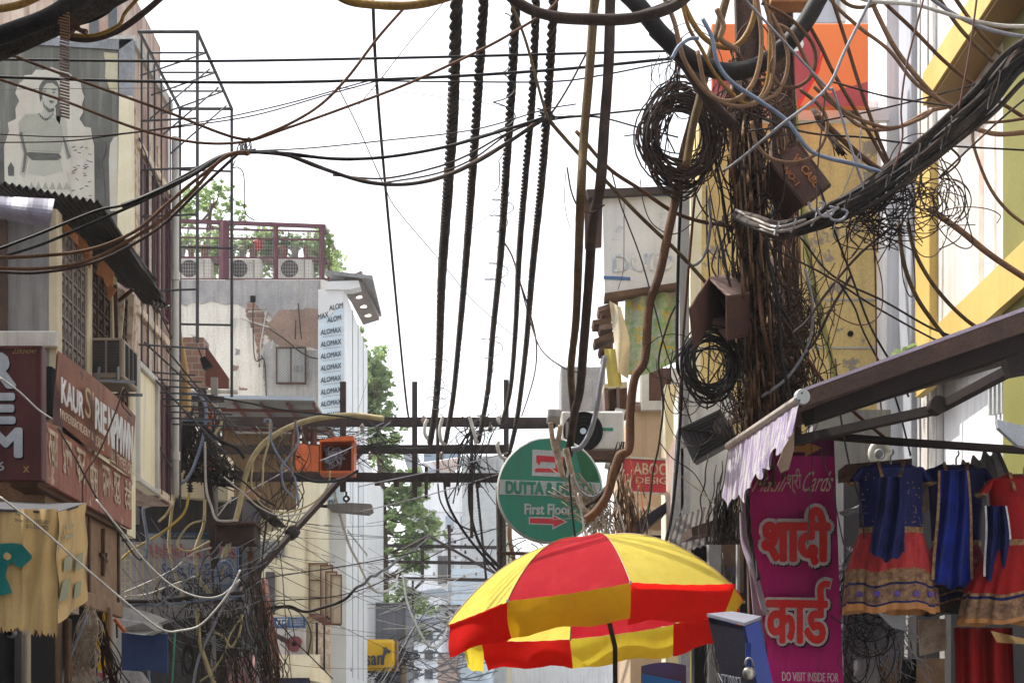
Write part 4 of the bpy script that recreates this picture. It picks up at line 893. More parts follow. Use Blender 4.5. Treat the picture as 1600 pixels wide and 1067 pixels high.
for r in ((493, 972, 496, 1045), (505, 960, 508, 1060)):
    q = MB(); fbox(q, *r, YD - .1, .1); q.build('dark_gap', 'dark_wall', t)
t = thing('sign_frame_stack', 'nested rusty brown empty sign frames on the cream building', 'sign frame', P(510, 975, YD - .5))
for k, (x0, y0, x1, y1) in enumerate(((482, 879, 512, 960), (500, 882, 520, 965), (508, 892, 527, 972), (516, 897, 534, 975))):
    yy = YD - .7 - k * .12
    for s in ((x0, y0, x1, y0 + 1.6), (x0, y1 - 1.6, x1, y1), (x0, y0 + 1.6, x0 + 1.6, y1 - 1.6), (x1 - 1.6, y0 + 1.6, x1, y1 - 1.6)):
        q = MB(); fbox(q, *s, yy, .05); q.build('frame_bar', 'red_steel', t)
    if k == 0:
        for yy2 in (905, 932): q = MB(); fbox(q, x0 + 1.6, yy2, x1 - 1.6, yy2 + 1.4, yy, .05); q.build('frame_bar', 'red_steel', t)
    q = MB(); fbox(q, x0 + 1.7, y0 + 1.7, x1 - 1.7, y1 - 1.7, yy + .055, .01); q.build('backing', 'cream_wall', t)
for k in range(5): MB().bar(P(484 + k * 5, 962 + k * 3, YD - .6), P(512 + k * 5, 963 + k * 3, YD - .9), .05).build('frame_bar', 'red_steel', t)
t = thing('guitar_sign', 'shop sign with a blue Hindi band and a red guitar', 'sign', P(452, 1020, YD - .2))
yg = YD - .2
q = MB(); fbox(q, 428, 963, 478, 1026, yg, .08); q.build('board', 'ad_vinyl', t)
q = MB(); fbox(q, 428, 964, 477, 980, yg - .03, .025); q.build('blue_band', 'sign_blue', t)
tx('सन', 'sign_white', t, 431, 966, 450, 978, yg - .035, off=.02)
for k, s in enumerate(('SR LIONIZZER', 'SR LIRODIST', 'SR KEEPEERYE')): tx(s, 'sign_white', t, 453, 966 + k * 4, 474, 969 + k * 4, yg - .035)
bd = [(451, 1003), (454, 996), (461, 994), (468, 995), (471, 1001), (469, 1009), (464, 1016), (457, 1018), (451, 1015), (449, 1008), (444, 1003), (439, 1002), (439, 998), (446, 999)]
shape(bd, yg - .12, .1).build('guitar_body', 'guitar', t); shape([(x - 1.5, y - 1) for x, y in bd][:], yg - .10, .06).build('guitar_shadow', 'poster_dark', t)  # second shape is the guitar's shadow as a dark offset outline
MB().bar(P(450, 1002, yg - .15), P(429, 991, yg - .15), .1).build('guitar_neck', 'dark_brown', t); MB().lathe([(.05, 0), (.05, .03)], P(459, 1005, yg - .15), (0, 1, 0)).build('sound_hole', 'pitch', t)
q = MB(); fbox(q, 427, 1022, 478, 1026, yg - .05, .1); q.build('ledge', 'terracotta', t)
# pink cloth
tag(MB().grid(lambda u, v: P(392 + 8 * v + u * (26 + 14 * v), 905 + v * (128 + 14 * u), 30 + .10 * math.sin(u * 14 + v * 3)), 18, 14, (0, .01, 0)).build('cloth', 'pink_cloth', None, True), 'long dusty pink cloth hanging left of the guitar sign', 'cloth')
tag(MB().grid(lambda u, v: P(352 + u * 46, 1030 + v * 60 - 8 * u, 26 + .06 * math.sin(u * 16 + v * 5)), 16, 10, (0, .01, 0)).build('cloth', 'rose_cloth', None, True), 'crumpled rose and white cloth at the bottom edge under the left pole', 'cloth')
tag(MB().grid(lambda u, v: P(374 + u * 34, 1012 + v * 70 + 26 * u, 26.5 + .05 * math.sin(u * 12)), 12, 10, (0, .01, 0)).build('cloth', 'sign_white', None, True), 'pale printed cloth sheet beside the crumpled rose cloth', 'cloth')
# white-blue building front, window coolers, dark red box sign
YE = 44.0
t = thing('white_building', 'pale blue-white clad building behind the brown sign frames', 'building', (XY(530, YE), YE + 3, 0))
MB().box(XY(440, YE), XY(538, YE), YE, YE + 10, 0, ZY(795, YE)).build('wall', 'white_wall', t)
MB().box(XY(538, YE), XY(558, YE), YE + .1, YE + 9, 0, ZY(690, YE)).build('street_wall', 'clad_white', t)
MB().box(XY(506, YE), XY(524, YE), YE - .3, YE - .01, ZY(1010, YE), ZY(880, YE)).build('pale_panel', 'pale_blue', t)
for y0, lb in ((842, 'upper window air conditioner on the pale blue-white building'), (857, 'lower window air conditioner on the pale blue-white building')):
    x0 = 541 if y0 == 842 else 556
    outdoor_ac(x0, y0, x0 + 15, y0 + 24, YE - .5 - (.3 if y0 > 850 else 0), lb, .4, fanx=.45)
t = thing('box_sign', 'dark maroon box sign hanging over the street from the pale building', 'sign', P(550, 1020, 40))
MB().slab([P(538, 962, 40), P(546, 964, 40), P(546, 1010, 40), P(538, 1016, 40)], (0, .1, 0)).build('end_cap', 'maroon_paint', t)
MB().slab([P(546, 964, 40), P(564, 982, 43), P(564, 1022, 43), P(546, 1012, 40)], (-.1, 0, 0)).build('face', 'soffit', t)
for k in range(3): MB().bar(P(550 + k * 5, 969 + k * 5, 40.6 + k * .8) + Vector((.02, 0, 0)), P(550 + k * 5, 1013 + k * 3, 40.6 + k * .8) + Vector((.02, 0, 0)), .03).build('seam', 'maroon_paint', t)
q = MB(); q.bar(P(524, 1012, 39), P(549, 1048, 39), .035); q.bar(P(537, 1003, 39), P(549, 1048, 39), .035); tag(q.build('strut', 'white_cable'), 'pair of thin white struts forming a V under the maroon box sign', 'bracket')
tag(MB().slab([P(528, 1030, 39.4), P(540, 1012, 39.4), P(550, 1020, 39.4), P(540, 1042, 39.4)], (0, .05, 0)).build('white_sheet', 'band_grey'), 'crumpled grey-white sheet hanging under the maroon box sign', 'sheet')
# yellow box sign
YY = 46.0
t = thing('box_sign', 'bright yellow box sign with dark letters sar and a deer head', 'sign', P(595, 1048, YY))
MB().bx(XY(564, YY), XY(618, YY), YY, YY + 1.2, ZY(1047, YY), ZY(998, YY), .1).build('sign_box', 'yellow_board', t)
MB().box(XY(618, YY) + .001, XY(620, YY), YY + .05, YY + 1.15, ZY(1047, YY), ZY(999, YY)).build('side_panel', 'wood_panel', t)
text('sar', 'navy_letter', t, P(572, 1039, YY - .06), P(597, 1038, YY - .06), P(572, 1024, YY - .06), th=.05, off=.03)
shape([(595, 1038), (595, 1028), (599, 1020), (600, 1014), (598, 1010), (602, 1012), (603, 1009), (605, 1013), (610, 1016), (609, 1020), (605, 1019), (602, 1022), (600, 1030), (600, 1038)], YY - .06, .05).build('deer_head', 'navy_letter', t)
t = thing('dark_building', 'dark grey stained cement building behind the yellow box sign', 'building', (XY(600, 50), 52, 0))
MB().box(XY(558, 50), XY(634, 50), 50, 54, 0, ZY(943, 50)).build('wall', 'charcoal_cement', t)
MB().box(XY(556, 50), XY(637, 50), 49.9, 54.1, ZY(943, 50), ZY(941, 50)).build('coping', 'grey_cement', t)
q = MB(); fbox(q, 626, 1010, 634, 1080, 49.8, .15); fbox(q, 630, 980, 633, 1010, 49.8, .15); q.build('yellow_strip', 'wood_panel', t)

# ================================================================ far buildings closing the street
def farb(label, x0, x1, y0, Y, m, extra=(), win=None):
    t = thing('building', label, 'building', (XY((x0 + x1) / 2, Y), Y + 3, 0))
    MB().box(XY(x0, Y), XY(x1, Y), Y, Y + 8, 0, ZY(y0, Y)).build('wall', m, t)
    if win:
        wx0, wx1, wy, n, m_, dy = win
        for j in range(7):
            for i in range(n):
                a = wx0 + (wx1 - wx0) * (i + .2) / n; b_ = wx0 + (wx1 - wx0) * (i + .75) / n; yy = wy + j * dy
                if yy > 1060: continue
                q = MB(); fbox(q, a, yy, b_, yy + dy * .5, Y - .10, .09); w_ = q.build('window', m_, t); q = MB(); fbox(q, a - .8, yy + dy * .5, b_ + .8, yy + dy * .5 + 1.4, Y - .4, .38); q.build('sill', 'grey_cement', w_)
    for (nm, m2, r, d) in extra:
        q = MB(); fbox(q, *r, Y - d, d - .001); q.build(nm, m2, t)
    return t
farb('far white building with a dark window beyond the second cross-arm frame', 604, 690, 862, 84, 'white_wall', [('window', 'ac_grill', (684, 868, 699, 912), .1), ('ledge', 'grey_cement', (655, 850, 690, 862), .3), ('balcony', 'band_grey', (640, 958, 690, 966), .6), ('canopy', 'charcoal_cement', (650, 966, 690, 972), .9)], (612, 682, 985, 3, 'ac_grill', 30))
farb('far white tiled building rising behind the cross-arm frames', 640, 752, 745, 96, 'white_wall', [('joint', 'grey_cement', (640, 800 + k * 34, 752, 800.7 + k * 34), .04) for k in range(7)] + [('joint', 'grey_cement', (x, 746, x + .7, 1100), .05) for x in (702, 726, 740)], (645, 738, 806, 4, 'glass_frost', 34))
farb('pale yellow panelled building left of the round green sign', 741, 800, 742, 92, 'cream_pale', [('joint', 'cream_wall', (742, 764 + k * 22, 800, 764.8 + k * 22), .05) for k in range(9)] + [('joint', 'cream_wall', (760, 765, 760.8, 1000), .06)])
farb('far pale blue glass building low in the middle of the street', 706, 768, 888, 76, 'pale_blue', [('joint', 'grey_blue', (706, 905 + k * 20, 768, 906 + k * 20), .04) for k in range(7)])
farb('distant grey block half hidden by the large tree', 540, 650, 900, 110, 'grey_blue', (), (560, 640, 915, 5, 'ac_grill', 26))
farb('distant low buildings hidden under the umbrella', 760, 960, 880, 100, 'white_wall', [('window', 'grey_blue', (800 + k * 30, 905, 812 + k * 30, 930), .05) for k in range(4)])
# roofs and tent between first cross-arms
t = thing('roof_tank', 'blue-grey domed tank shed between the cross-arms', 'tank', P(690, 745, 78))
MB().slab([P(626, 700, 78), P(650, 700, 78), P(662, 742, 78), P(640, 742, 78)], (0, 2, 0)).build('side', 'grey_blue', t)
MB().slab([P(662, 706, 78), P(690, 696, 78), P(716, 694, 78), P(720, 712, 78), P(700, 724, 78), P(662, 722, 78)], (0, 3, 0)).build('dome', mat('tank_blue', (.22, .30, .42), (.3, .36, .44), 2, .5), t, False)
t = thing('striped_roof', 'small red and white striped corrugated roof between the cross-arms', 'roof', P(690, 740, 72))
MB().slab([P(652, 724, 72), P(722, 714, 72), P(708, 742, 72), P(690, 736, 72)], (0, .1, .03)).build('roof_sheet', 'white_wall', t)
for k in range(10): MB().bar(P(676 + k * 4.6, 721 - k * .7, 71.9), P(690 + k * 2.2, 736 + k * .3, 71.9), .05).build('stripe', 'red_roof', t)
farb('far blue-edged rooftop behind the lowest cross-arm', 700, 800, 738, 100, 'grey_blue')
farb('grey rooftop huts behind the cross-arms near the round sign', 722, 790, 712, 90, 'band_grey', [('column', 'grey_cement', (728 + k * 14, 713, 733 + k * 14, 742), .4) for k in range(4)])
# small hanging signs in the distance
t = thing('hanging_sign', 'small pale sign with a looping S mark in the distance', 'sign', P(702, 980, 58))
q = MB(); fbox(q, 688, 946, 718, 980, 58, .1); q.build('board', 'band_grey', t)
text('S', 'ac_grill', t, P(694, 974, 57.96), P(710, 974, 57.96), P(694, 952, 57.96), off=.0, skew=.2)
q = MB(); fbox(q, 686, 944, 720, 946.5, 57.9, .2); q.build('frame', 'ac_grill', t)
tag(shape([(684, 1020), (720, 1018), (718, 1080), (684, 1080)], 56, .05).build('poster', 'ad_pink'), 'pink and cream poster low in the middle of the street', 'poster')
tag(shape([(720, 1022), (740, 1020), (760, 1060), (760, 1080), (720, 1080)], 60, .3).build('awning_board', 'pale_blue'), 'pale blue board low behind the left umbrella edge', 'board')
random.seed(23)
# ================================================================ yellow building (camera-facing wall at Y=20, street face on X=4.55)
YW = 20.0; XR = 4.55
t = thing('yellow_building', 'yellow building with flaking paint behind the tangled steel poles', 'building', (3.6, 21, 0))
MB().box(XY(1092, YW), XY(1388, YW), YW, YW + 1, 0, ZY(190, YW)).build('wall', 'yellow_wall', t)
MB().box(XY(1128, YW), XY(1390, YW), YW - .06, YW + .95, ZY(190, YW) + .002, ZY(160, YW)).build('parapet', 'white_wall', t)
for z in (ZY(470, YW), ZY(545, YW)): MB().box(XY(1092, YW), XY(1386, YW), YW - .012, YW, z, z + .02).build('joint_line', 'grey_cement', t)
MB().lathe([(.035, 0), (.035, .02)], P(1329, 521, YW - .02), (0, 1, 0), 10).build('wall_hole', 'pitch', t)
MB().box(XY(1040, YW + 1), XY(1092, YW + 1), YW + 1.01, YW + 1.6, 0, ZY(600, YW + 1)).build('side_wall', 'cream_pale', t)
t = thing('grey_column', 'tall slim grey weathered column left of the yellow building', 'column', P(1075, 700, 18.5))
MB().slab([P(1060, 285, 18.5), P(1078, 285, 18.5), P(1076, 720, 18.5), P(1064, 720, 18.5)], (0, .3, 0)).build('column', 'grey_wall', t)
MB().slab([P(1064, 700, 18.4), P(1078, 700, 18.4), P(1078, 1150, 18.4), P(1064, 1150, 18.4)], (0, .3, 0)).build('base', 'grey_cement', t)
tag(MB().slab([P(1079, 290, 19), P(1097, 290, 19), P(1094, 640, 19), P(1078, 640, 19)], (0, .2, 0)).build('cream_board', 'cream_pale'), 'tall narrow pale board between the grey column and the yellow wall', 'board')

# orange billboard
YO = 19.0
t = thing('billboard', 'glossy orange billboard with a crimson curve and white blots above the yellow wall', 'billboard', P(1240, 172, YO))
MB().bx(XY(1112, YO), XY(1357, YO), YO, YO + .12, ZY(167, YO), ZY(37, YO), .01).build('panel', 'orange_board', t)
def pb(pts, m, nm, k): return shape(pts, YO - .003 * k, .002).build(nm, m, t)
pb([(1113, 98), (1135, 98), (1180, 104), (1180, 166), (1113, 166)], 'crimson_shape', 'printed_shape', 1)
cv = [(1283, 80)] + [(1260 + 26 * math.cos(a), 85 - 38 * math.sin(a)) for a in [i * .25 for i in range(1, 12)]] + [(1234, 100), (1232, 150), (1240, 166)]
pb([(1218, 60), (1240, 48), (1262, 46), (1276, 55), (1283, 75), (1281, 95), (1272, 120), (1262, 140), (1250, 155), (1245, 166), (1216, 166)], 'crimson_shape', 'printed_shape', 1)
pb([(1262, 166), (1285, 150), (1320, 138), (1356, 128), (1356, 166)], 'crimson_shape', 'printed_shape', 1)
pb([(1284, 85), (1287, 85), (1280, 112), (1265, 140), (1250, 166), (1243, 166), (1258, 142), (1272, 118)], 'banner_red', 'printed_edge', 2)
pb([(1240 + 14 * math.cos(a) + 2, 69 - 12 * math.sin(a)) for a in [i * .45 for i in range(14)]], 'board_white', 'printed_blot', 3)
pb([(1236 + 5 * math.cos(a), 97 - 9 * math.sin(a)) for a in [i * .6 for i in range(10)]], 'board_white', 'printed_blot', 3)
q = MB(); fbox(q, 1128, 168, 1390, 188, YO + .4, .1); tag(q.build('white_band', 'board_white'), 'blank white band directly under the orange billboard', 'board')
for px in (1150, 1330): MB().bar(P(px, 160, YO + .25), P(px, 185, YO + .25), .08).build('post', 'frame_steel', t)
# dark gap and grey top at upper right
t = thing('grey_tower', 'grey white building top with a dark void right of the orange billboard', 'building', P(1350, 190, 24))
q = MB(); fbox(q, 1268, -60, 1318, 35, 22, 3); q.build('wall', 'grey_blue', t)
q = MB(); fbox(q, 1318, -60, 1420, 190, 23.5, .5); q.build('dark_void', 'pitch', t); q = MB(); fbox(q, 1314, -60, 1322, 33, 21.9, .3); q.build('edge_post', 'white_plaster', t)
# yellow downpipe
tag(MB().tube(catmull([P(1226, -10, 18), P(1230, 60, 18), P(1243, 190, 18), P(1258, 370, 18), P(1280, 480, 18), P(1305, 590, 18), P(1330, 700, 18), P(1345, 760, 18)], 6), 5 * 18 / F, 8).build('pipe', 'olive', None, True), 'thin yellow-olive pipe running down behind the steel poles', 'pipe')

# ================================================================ right street face: pilasters, framed advert
t = thing('corner_building', 'white and grey street building carrying the yellow framed advert', 'building', (6, 17, 0))
MB().box(XR + .15, 9, 6, YW + 4, 0, 13).build('wall', 'white_wall', t)
def xbox(mb, X, th, pxa, pxb, z0, z1): ya, yb = sorted((YX(X, pxa), YX(X, pxb))); return mb.bx(X, X + th, ya, yb, z0, z1, .01)
q = MB(); fbox(q, 1385, -80, 1404, 1400, YW - .5, 1); q.build('pilaster_front', 'white_wall', t)
q = MB(); xbox(q, XR - .05, .2, 1404, 1423, 0, 12.8); q.build('grey_pilaster', 'grey_blue', t)
q = MB(); xbox(q, XR + .02, .13, 1424, 1456, 0, 12.8); q.build('pale_panel', 'ad_vinyl', t)
for k in range(4): y = YX(XR, 1424) - k * .35; MB().box(XR + .005, XR + .02, y - .012, y, 4, 12).build('panel_joint', 'grey_cement', t)
t = thing('framed_advert', 'huge worn vinyl advert in a thick yellow frame high on the right', 'billboard', (XR, 16, 5.4))
XF = XR - .02
ya, yb = 11.5, YX(XF, 1470); zb, zt = 5.35, 8.75
MB().box(XF - .03, XF + .0, 9.5, yb, zb, zt + 2).build('vinyl_sheet', 'ad_vinyl', t)
q = MB()
for k in range(15):
    a = 10 + k * .42; q.box(XF - .033, XF - .031, a, a + random.uniform(.05, .2), zb + .2, zt)
q.build('printed_fold', 'ad_pink', t)
MB().box(XF - .034, XF - .0325, 13.35, 14.2, zb + .5, 7.4).build('printed_glitter', mat('glitter', (.55, .30, .30), (.85, .8, .7), 40, .3, contrast=(.5, .6), fine=.3), t)
MB().box(XF - .12, XF - .031, yb, yb + .62, 5.3, 7.999).build('frame_upright', 'frame_yellow', t)
MB().box(XF - .14, XF - .031, 9.5, yb + .62, 5.45, 5.85).build('lower_frame', 'frame_yellow', t)
MB().box(4.17, XF - .031, 9.5, 16.9, 8.0, 8.32).build('upper_frame', 'frame_yellow', t)
MB().box(4.2, XF - .031, 9.5, 16.85, 7.96, 7.998).build('shaded_underside', 'frame_under', t)  # thin strip under the beam, carries its shade as a darker colour
MB().box(XF - .06, XF - .031, 13.0, YX(XF - .02, 1574), 3.2, 12).build('olive_upright', 'olive', t)
MB().box(XR - .12, XR + .149, 9, 13.2, 6.0, 6.9).build('grey_block', 'grey_blue', t)
# lower facade: white wall with grille and canopy bits
t = thing('window_grille', 'slatted vent grille on the white wall above the folding awning arm', 'grille', PX(1520, 600, XR))
q = MB()
for k in range(22): y = 13.2 + k * .14; q.box(XR + .08, XR + .14, y, y + .05, 4.3 + .02 * k, 5.1)
q.build('slats', 'band_grey', t); MB().box(XR + .1, XR + .148, 13.1, 16.3, 4.2, 4.32).build('sill', 'grey_cement', t)
q = MB(); 
t = thing('potted_plant', 'broad green leaves growing above the awning arm against the yellow wall', 'plant', P(1410, 560, 16))
for (x, y, r_, a) in ((1402, 553, 10, .3), (1428, 545, 11, -.4), (1415, 548, 9, .8), (1437, 550, 8, 0)):
    r = r_ * 16 / F; c = P(x, y, 16); 
    q.add([c + Vector((math.cos(a + k * .785) * r * (1.2 if k % 4 == 0 else .75), .02 * math.cos(k), math.sin(a + k * .785) * r * .8)) for k in range(8)], [tuple(range(8))])
q.build('leaves', 'leaf', t); MB().tube(catmull([P(1395, 572, 16), P(1410, 552, 16), P(1430, 540, 16)], 4), .008).build('stem', 'leaf_dark', t)
q = MB(); fbox(q, 1270, 640, 1392, 770, 15.5, .3); tag(q.build('louvre_wall', 'grey_wall'), 'pale grey wall panel below the yellow wall beside the magenta banner', 'wall')
t = thing('wall_fan', 'round white ring fitting on the wall under the yellow building', 'fitting', P(1375, 705, 15.2))
MB().tube([P(1375 + 14 * math.cos(a), 708 - 16 * math.sin(a), 15.2) for a in [i * .4 for i in range(17)]], .03, 8).build('ring', 'white_plaster', t, True)
MB().lathe([(.03, 0), (.05, .05)], P(1375, 708, 15.2), (0, 1, 0)).build('hub', 'grey_cable', t)
MB().bar(P(1355, 708, 15.3), P(1395, 708, 15.3), .03).build('bracket', 'ochre_cable', t)

# ================================================================ middle right: building with shop board, curtain, air conditioner
YG = 24.0
t = thing('balcony_building', 'old beige building with a white window behind the hanging poles', 'building', (2.3, YG + 2, 0))
q = MB(); fbox(q, 985, 640, 1092, 1300, YG, 4); q.build('wall', 'beige_wall', t)
q = MB(); fbox(q, 990, 628, 1090, 641, YG - .05, 4.1); q.build('brick_course', 'brickwork', t)
q = MB(); fbox(q, 1000, 575, 1092, 628, YG + .2, 3.5); q.build('upper_wall', 'white_plaster', t)
q = MB()
for r in ((1002, 575, 1014, 640), (1050, 575, 1062, 640), (1014, 626, 1050, 640), (1062, 626, 1090, 640)): fbox(q, *r, YG - .12, .1)
w_ = q.build('window', 'white_plaster', t); q = MB(); fbox(q, 1014, 575, 1050, 626, YG - .04, .02); q.build('pane', 'cab_brown', w_)
q = MB(); fbox(q, 1062, 575, 1090, 626, YG - .04, .02); q.build('shutter', 'grey_cement', w_)
for r in ((985, 828, 1062, 836), (985, 790, 1070, 795)): q = MB(); fbox(q, *r, YG - .2, .2); q.build('moulding', 'worn_cream', t)
for k in range(16): q = MB(); fbox(q, 978 + k * 5, 795, 981 + k * 5, 808, YG - .25, .2); q.build('dentil', 'worn_cream', t)
q = MB(); fbox(q, 978, 836, 1070, 900, YG - .4, .3); q.build('dark_opening', 'pitch', t)
YH = 21.5
t = thing('shop_board', 'big worn white signboard with faded blue print above the flowered curtain', 'sign', P(1000, 465, YH))
MB().slab([P(942, 300, YH), P(1062, 296, YH), P(1064, 442, YH), P(945, 462, YH)], (0, .1, 0)).build('board', 'shop_board', t)
MB().slab([P(916, 296, YH - .1), P(1070, 290, YH - .1), P(1070, 300, YH - .1), P(920, 308, YH - .1)], (0, .3, 0)).build('top_rail', 'frame_steel', t)
MB().slab([P(914, 298, YH + .1), P(942, 300, YH + .1), P(940, 384, YH + .1), P(914, 386, YH + .1)], (0, .1, 0)).build('side_panel', 'rust', t)
MB().slab([P(942, 300, YH - .02), P(1062, 302, YH - .02), P(1062, 306, YH - .02), P(942, 308, YH - .02)], (0, .01, 0)).build('blue_line', 'faded_blue', t)
MB().slab([P(945, 458, YH - .12), P(1066, 440, YH - .12), P(1066, 448, YH - .12), P(945, 468, YH - .12)], (0, .25, 0)).build('bottom_rail', 'old_wood', t)
MB().slab([P(943, 431, YH - .01), P(985, 433, YH - .01), P(985, 438, YH - .01), P(943, 436, YH - .01)], (0, .005, 0)).build('faded_print', 'faded_blue', t)
text('DUID', mat('faded_pale_blue', (.36, .44, .56), (.66, .68, .7), 14, .5, contrast=(.42, .55)), t, P(958, 425, YH - .01), P(1052, 422, YH - .01), P(958, 398, YH - .01), off=.03)
tag(MB().grid(lambda u, v: P(977 + u * 94 - 3 * v, 462 - 14 * u + v * 122 + 6 * math.sin(u * 5) * v, YH + .05 + .04 * math.sin(u * 18)), 30, 16, (0, .008, 0)).build('curtain', 'floral', None, True), 'green and yellow flowered curtain hanging under the white signboard', 'curtain')
t = thing('torn_sheet', 'torn cream and yellow cloth hanging left of the flowered curtain', 'cloth', P(965, 600, YH - .2))
MB().grid(lambda u, v: P(952 + 14 * v + u * (26 - 18 * abs(v - .45)), 470 + v * 112 + 10 * u, YH - .2 + .05 * math.sin(u * 6 + v * 4)), 8, 14, (0, .008, 0)).build('cream_cloth', 'cloth_cream', t, True)
MB().grid(lambda u, v: P(944 + u * 22 + 6 * v, 545 + v * 58, YH - .1 + .03 * math.sin(u * 9)), 8, 8, (0, .008, 0)).build('yellow_cloth', 'cloth_yellow', t, True)
t = thing('broken_planks', 'stack of broken dark plank ends sticking out left of the torn cloth', 'planks', P(940, 560, YH))
for k, (x0, y0, x1, y1) in enumerate(((934, 470, 966, 480), (938, 482, 960, 488), (926, 497, 955, 500), (936, 504, 958, 508), (928, 516, 962, 530), (936, 536, 958, 543), (940, 550, 956, 556))):
    MB().slab([P(x0, y1, YH + .1), P(x1, y0, YH + .1), P(x1, y0 + 9, YH + .1), P(x0 + 2, y1 + 7, YH + .1)], (0, .4, 0)).build('plank', 'old_wood' if k % 3 else 'cab_dust', t)
# carton, duct, tank, outdoor unit
t = thing('open_carton', 'open brown wooden crate box under the torn yellow cloth', 'crate', P(965, 640, YG - 1))
y = YG - 1.2
MB().slab([P(943, 600, y), P(980, 596, y), P(980, 604, y), P(945, 608, y)], (0, .5, 0)).build('top', 'cloth_cream', t)
MB().slab([P(944, 606, y), P(950, 606, y), P(952, 660, y), P(946, 658, y)], (0, .5, 0)).build('side', 'cab_dust', t)
MB().slab([P(950, 608, y + .1), P(980, 602, y + .1), P(980, 650, y + .1), P(952, 655, y + .1)], (0, .3, 0)).build('inside', 'old_wood', t)
MB().slab([P(963, 605, y), P(968, 605, y), P(969, 655, y), P(964, 655, y)], (0, .3, 0)).build('divider', 'cab_dust', t)
tag(MB().slab([P(962, 637, 19.8), P(978, 640, 19.8), P(954, 728, 19.8), P(946, 725, 19.8)], (0, .3, 0)).build('metal_sheet', 'sign_white'), 'long white leaning metal strip right of the outdoor unit', 'metal strip')
q = MB(); fbox(q, 876, 572, 946, 644, 26, 1.2, .02); tag(q.build('cement_tank', 'grey_cement'), 'square grey cement tank above the outdoor fan unit', 'tank')
q = MB(); fbox(q, 856, 638, 876, 652, 26, .8, .02); tag(q.build('grey_block', 'grey_wall'), 'small grey ledge block left of the cement tank', 'block')
t = thing('outdoor_air_conditioner', 'big outdoor unit with black round fan right above the green sign', 'air conditioner', P(918, 705, 19))
Yf = 19.0
q = MB(); fbox(q, 877, 642, 975, 703, Yf, .5, .02); q.build('casing', 'ac_white', t)
c = P(911, 674, Yf - .004); r = 31 * Yf / F
MB().lathe([(r, -.015), (r, .003)], c, (0, 1, 0), 28).build('fan_opening', 'pitch', t)
q = MB()
for k in range(5): rr = r * (k + .7) / 5; q.tube([(c.x + rr * math.cos(a), c.y - .02, c.z + rr * math.sin(a)) for a in [i * .3 for i in range(22)]], .003, 4)
q.build('fan_guard', 'black_rubber', t); MB().lathe([(.035, -.03), (.035, 0)], c, (0, 1, 0)).build('fan_hub', 'pale_blue', t)
q = MB(); fbox(q, 940, 668, 958, 673, Yf - .006, .005); q.build('badge', 'sign_green', t)
q = MB(); fbox(q, 866, 703, 980, 709, Yf - .1, .6); q.build('shelf', 'old_wood', t)
q = MB(); fbox(q, 920, 706, 952, 717, Yf - .15, .1); q.build('bracket', 'rust', t)

# round green sign
YD2 = 18.0; cx0, cy0, rd = 859, 765, 80
t = thing('round_sign', 'round green hanging sign reading First Floor with a red arrow', 'sign', P(cx0, cy0 + rd, YD2))
c = P(cx0, cy0, YD2); r = rd * YD2 / F
MB().lathe([(r, 0), (r, .12)], c, (0, 1, 0), 64).build('face', 'sign_green', t)
MB().lathe([(r + .012, .01), (r + .022, .03), (r + .022, .11), (r + .012, .13)], c, (0, 1, 0), 64).build('rim', 'white_plaster', t, True)
def ds(pts, m, nm, k=1): return shape(pts, YD2 - .003 * k, .002).build(nm, m, t)
def chord(y, s): return cx0 + s * math.sqrt(max(0, (rd - .5) ** 2 - (y - cy0) ** 2))
ds([(chord(749, -1), 749), (chord(752, 1), 754), (chord(776, 1), 777), (chord(773, -1), 772)], 'band_grey', 'name_band')
dk = [(898, 700)] + [(cx0 + 79 * math.cos(a), cy0 - 79 * math.sin(a)) for a in (.93, .8, .6, .4, .2)] + [(932, 752), (912, 752)]
ds([(x, y) for x, y in dk], 'sign_green_dark', 'dark_patch')
ds([(832, 702), (890, 705), (890, 746), (831, 743)], 'band_grey', 'logo_square', 2)
ds([(838, 711), (884, 714), (884, 738), (836, 737), (836, 733), (839, 731), (868, 732), (868, 722), (845, 721), (843, 727), (838, 722)], 'sign_red', 'logo_mark', 3)
tx('DUTTA & DUTTA', 'sign_green', t, 791, 752, 928, 770, YD2 - .008, dy=4, bold=.085)
tx('First Floor', 'band_grey', t, 820, 787, 893, 803, YD2 - .004, dy=1, bold=.05)
ds([(826, 807), (863, 808), (863, 803), (887, 815), (863, 827), (863, 820), (826, 819)], 'band_grey', 'arrow_edge', 1); ds([(828, 809), (865, 810), (865, 806), (883, 815), (865, 823.5), (865, 818), (828, 817)], 'sign_red', 'arrow', 2)
MB().bar(P(886, 686, YD2 + .1), P(886, 660, YD2 + .3), .03).build('hanger', 'frame_steel', t)
# red board
YQ = 21.0
t = thing('shop_sign', 'red weathered sign with worn cream letters ABOO DESIG above the right dentils', 'sign', P(1010, 772, YQ))
MB().slab([P(971, 714, YQ), P(1046, 718, YQ), P(1046, 772, YQ), P(971, 768, YQ)], (0, .08, 0)).build('board', 'board_red', t)
q = MB()
for a, b in (((971, 714), (1046, 718)), ((971, 768), (1046, 772)), ((971, 714), (971, 770))): q.bar(P(*a, YQ - .01), P(*b, YQ - .01), .025)
q.build('frame', 'white_plaster', t)
tx('ABOO', 'worn_cream', t, 990, 723, 1044, 741, YQ - .006, dy=1, off=.03); tx('DESIG', 'worn_cream', t, 994, 745, 1042, 755, YQ - .006, dy=1, off=.03)
MB().slab([P(x, y, YQ - .01) for x, y in ((984, 745), (990, 752), (987, 752), (987, 761), (981, 761), (981, 752), (978, 752))], (0, .005, 0)).build('arrow', 'worn_cream', t)
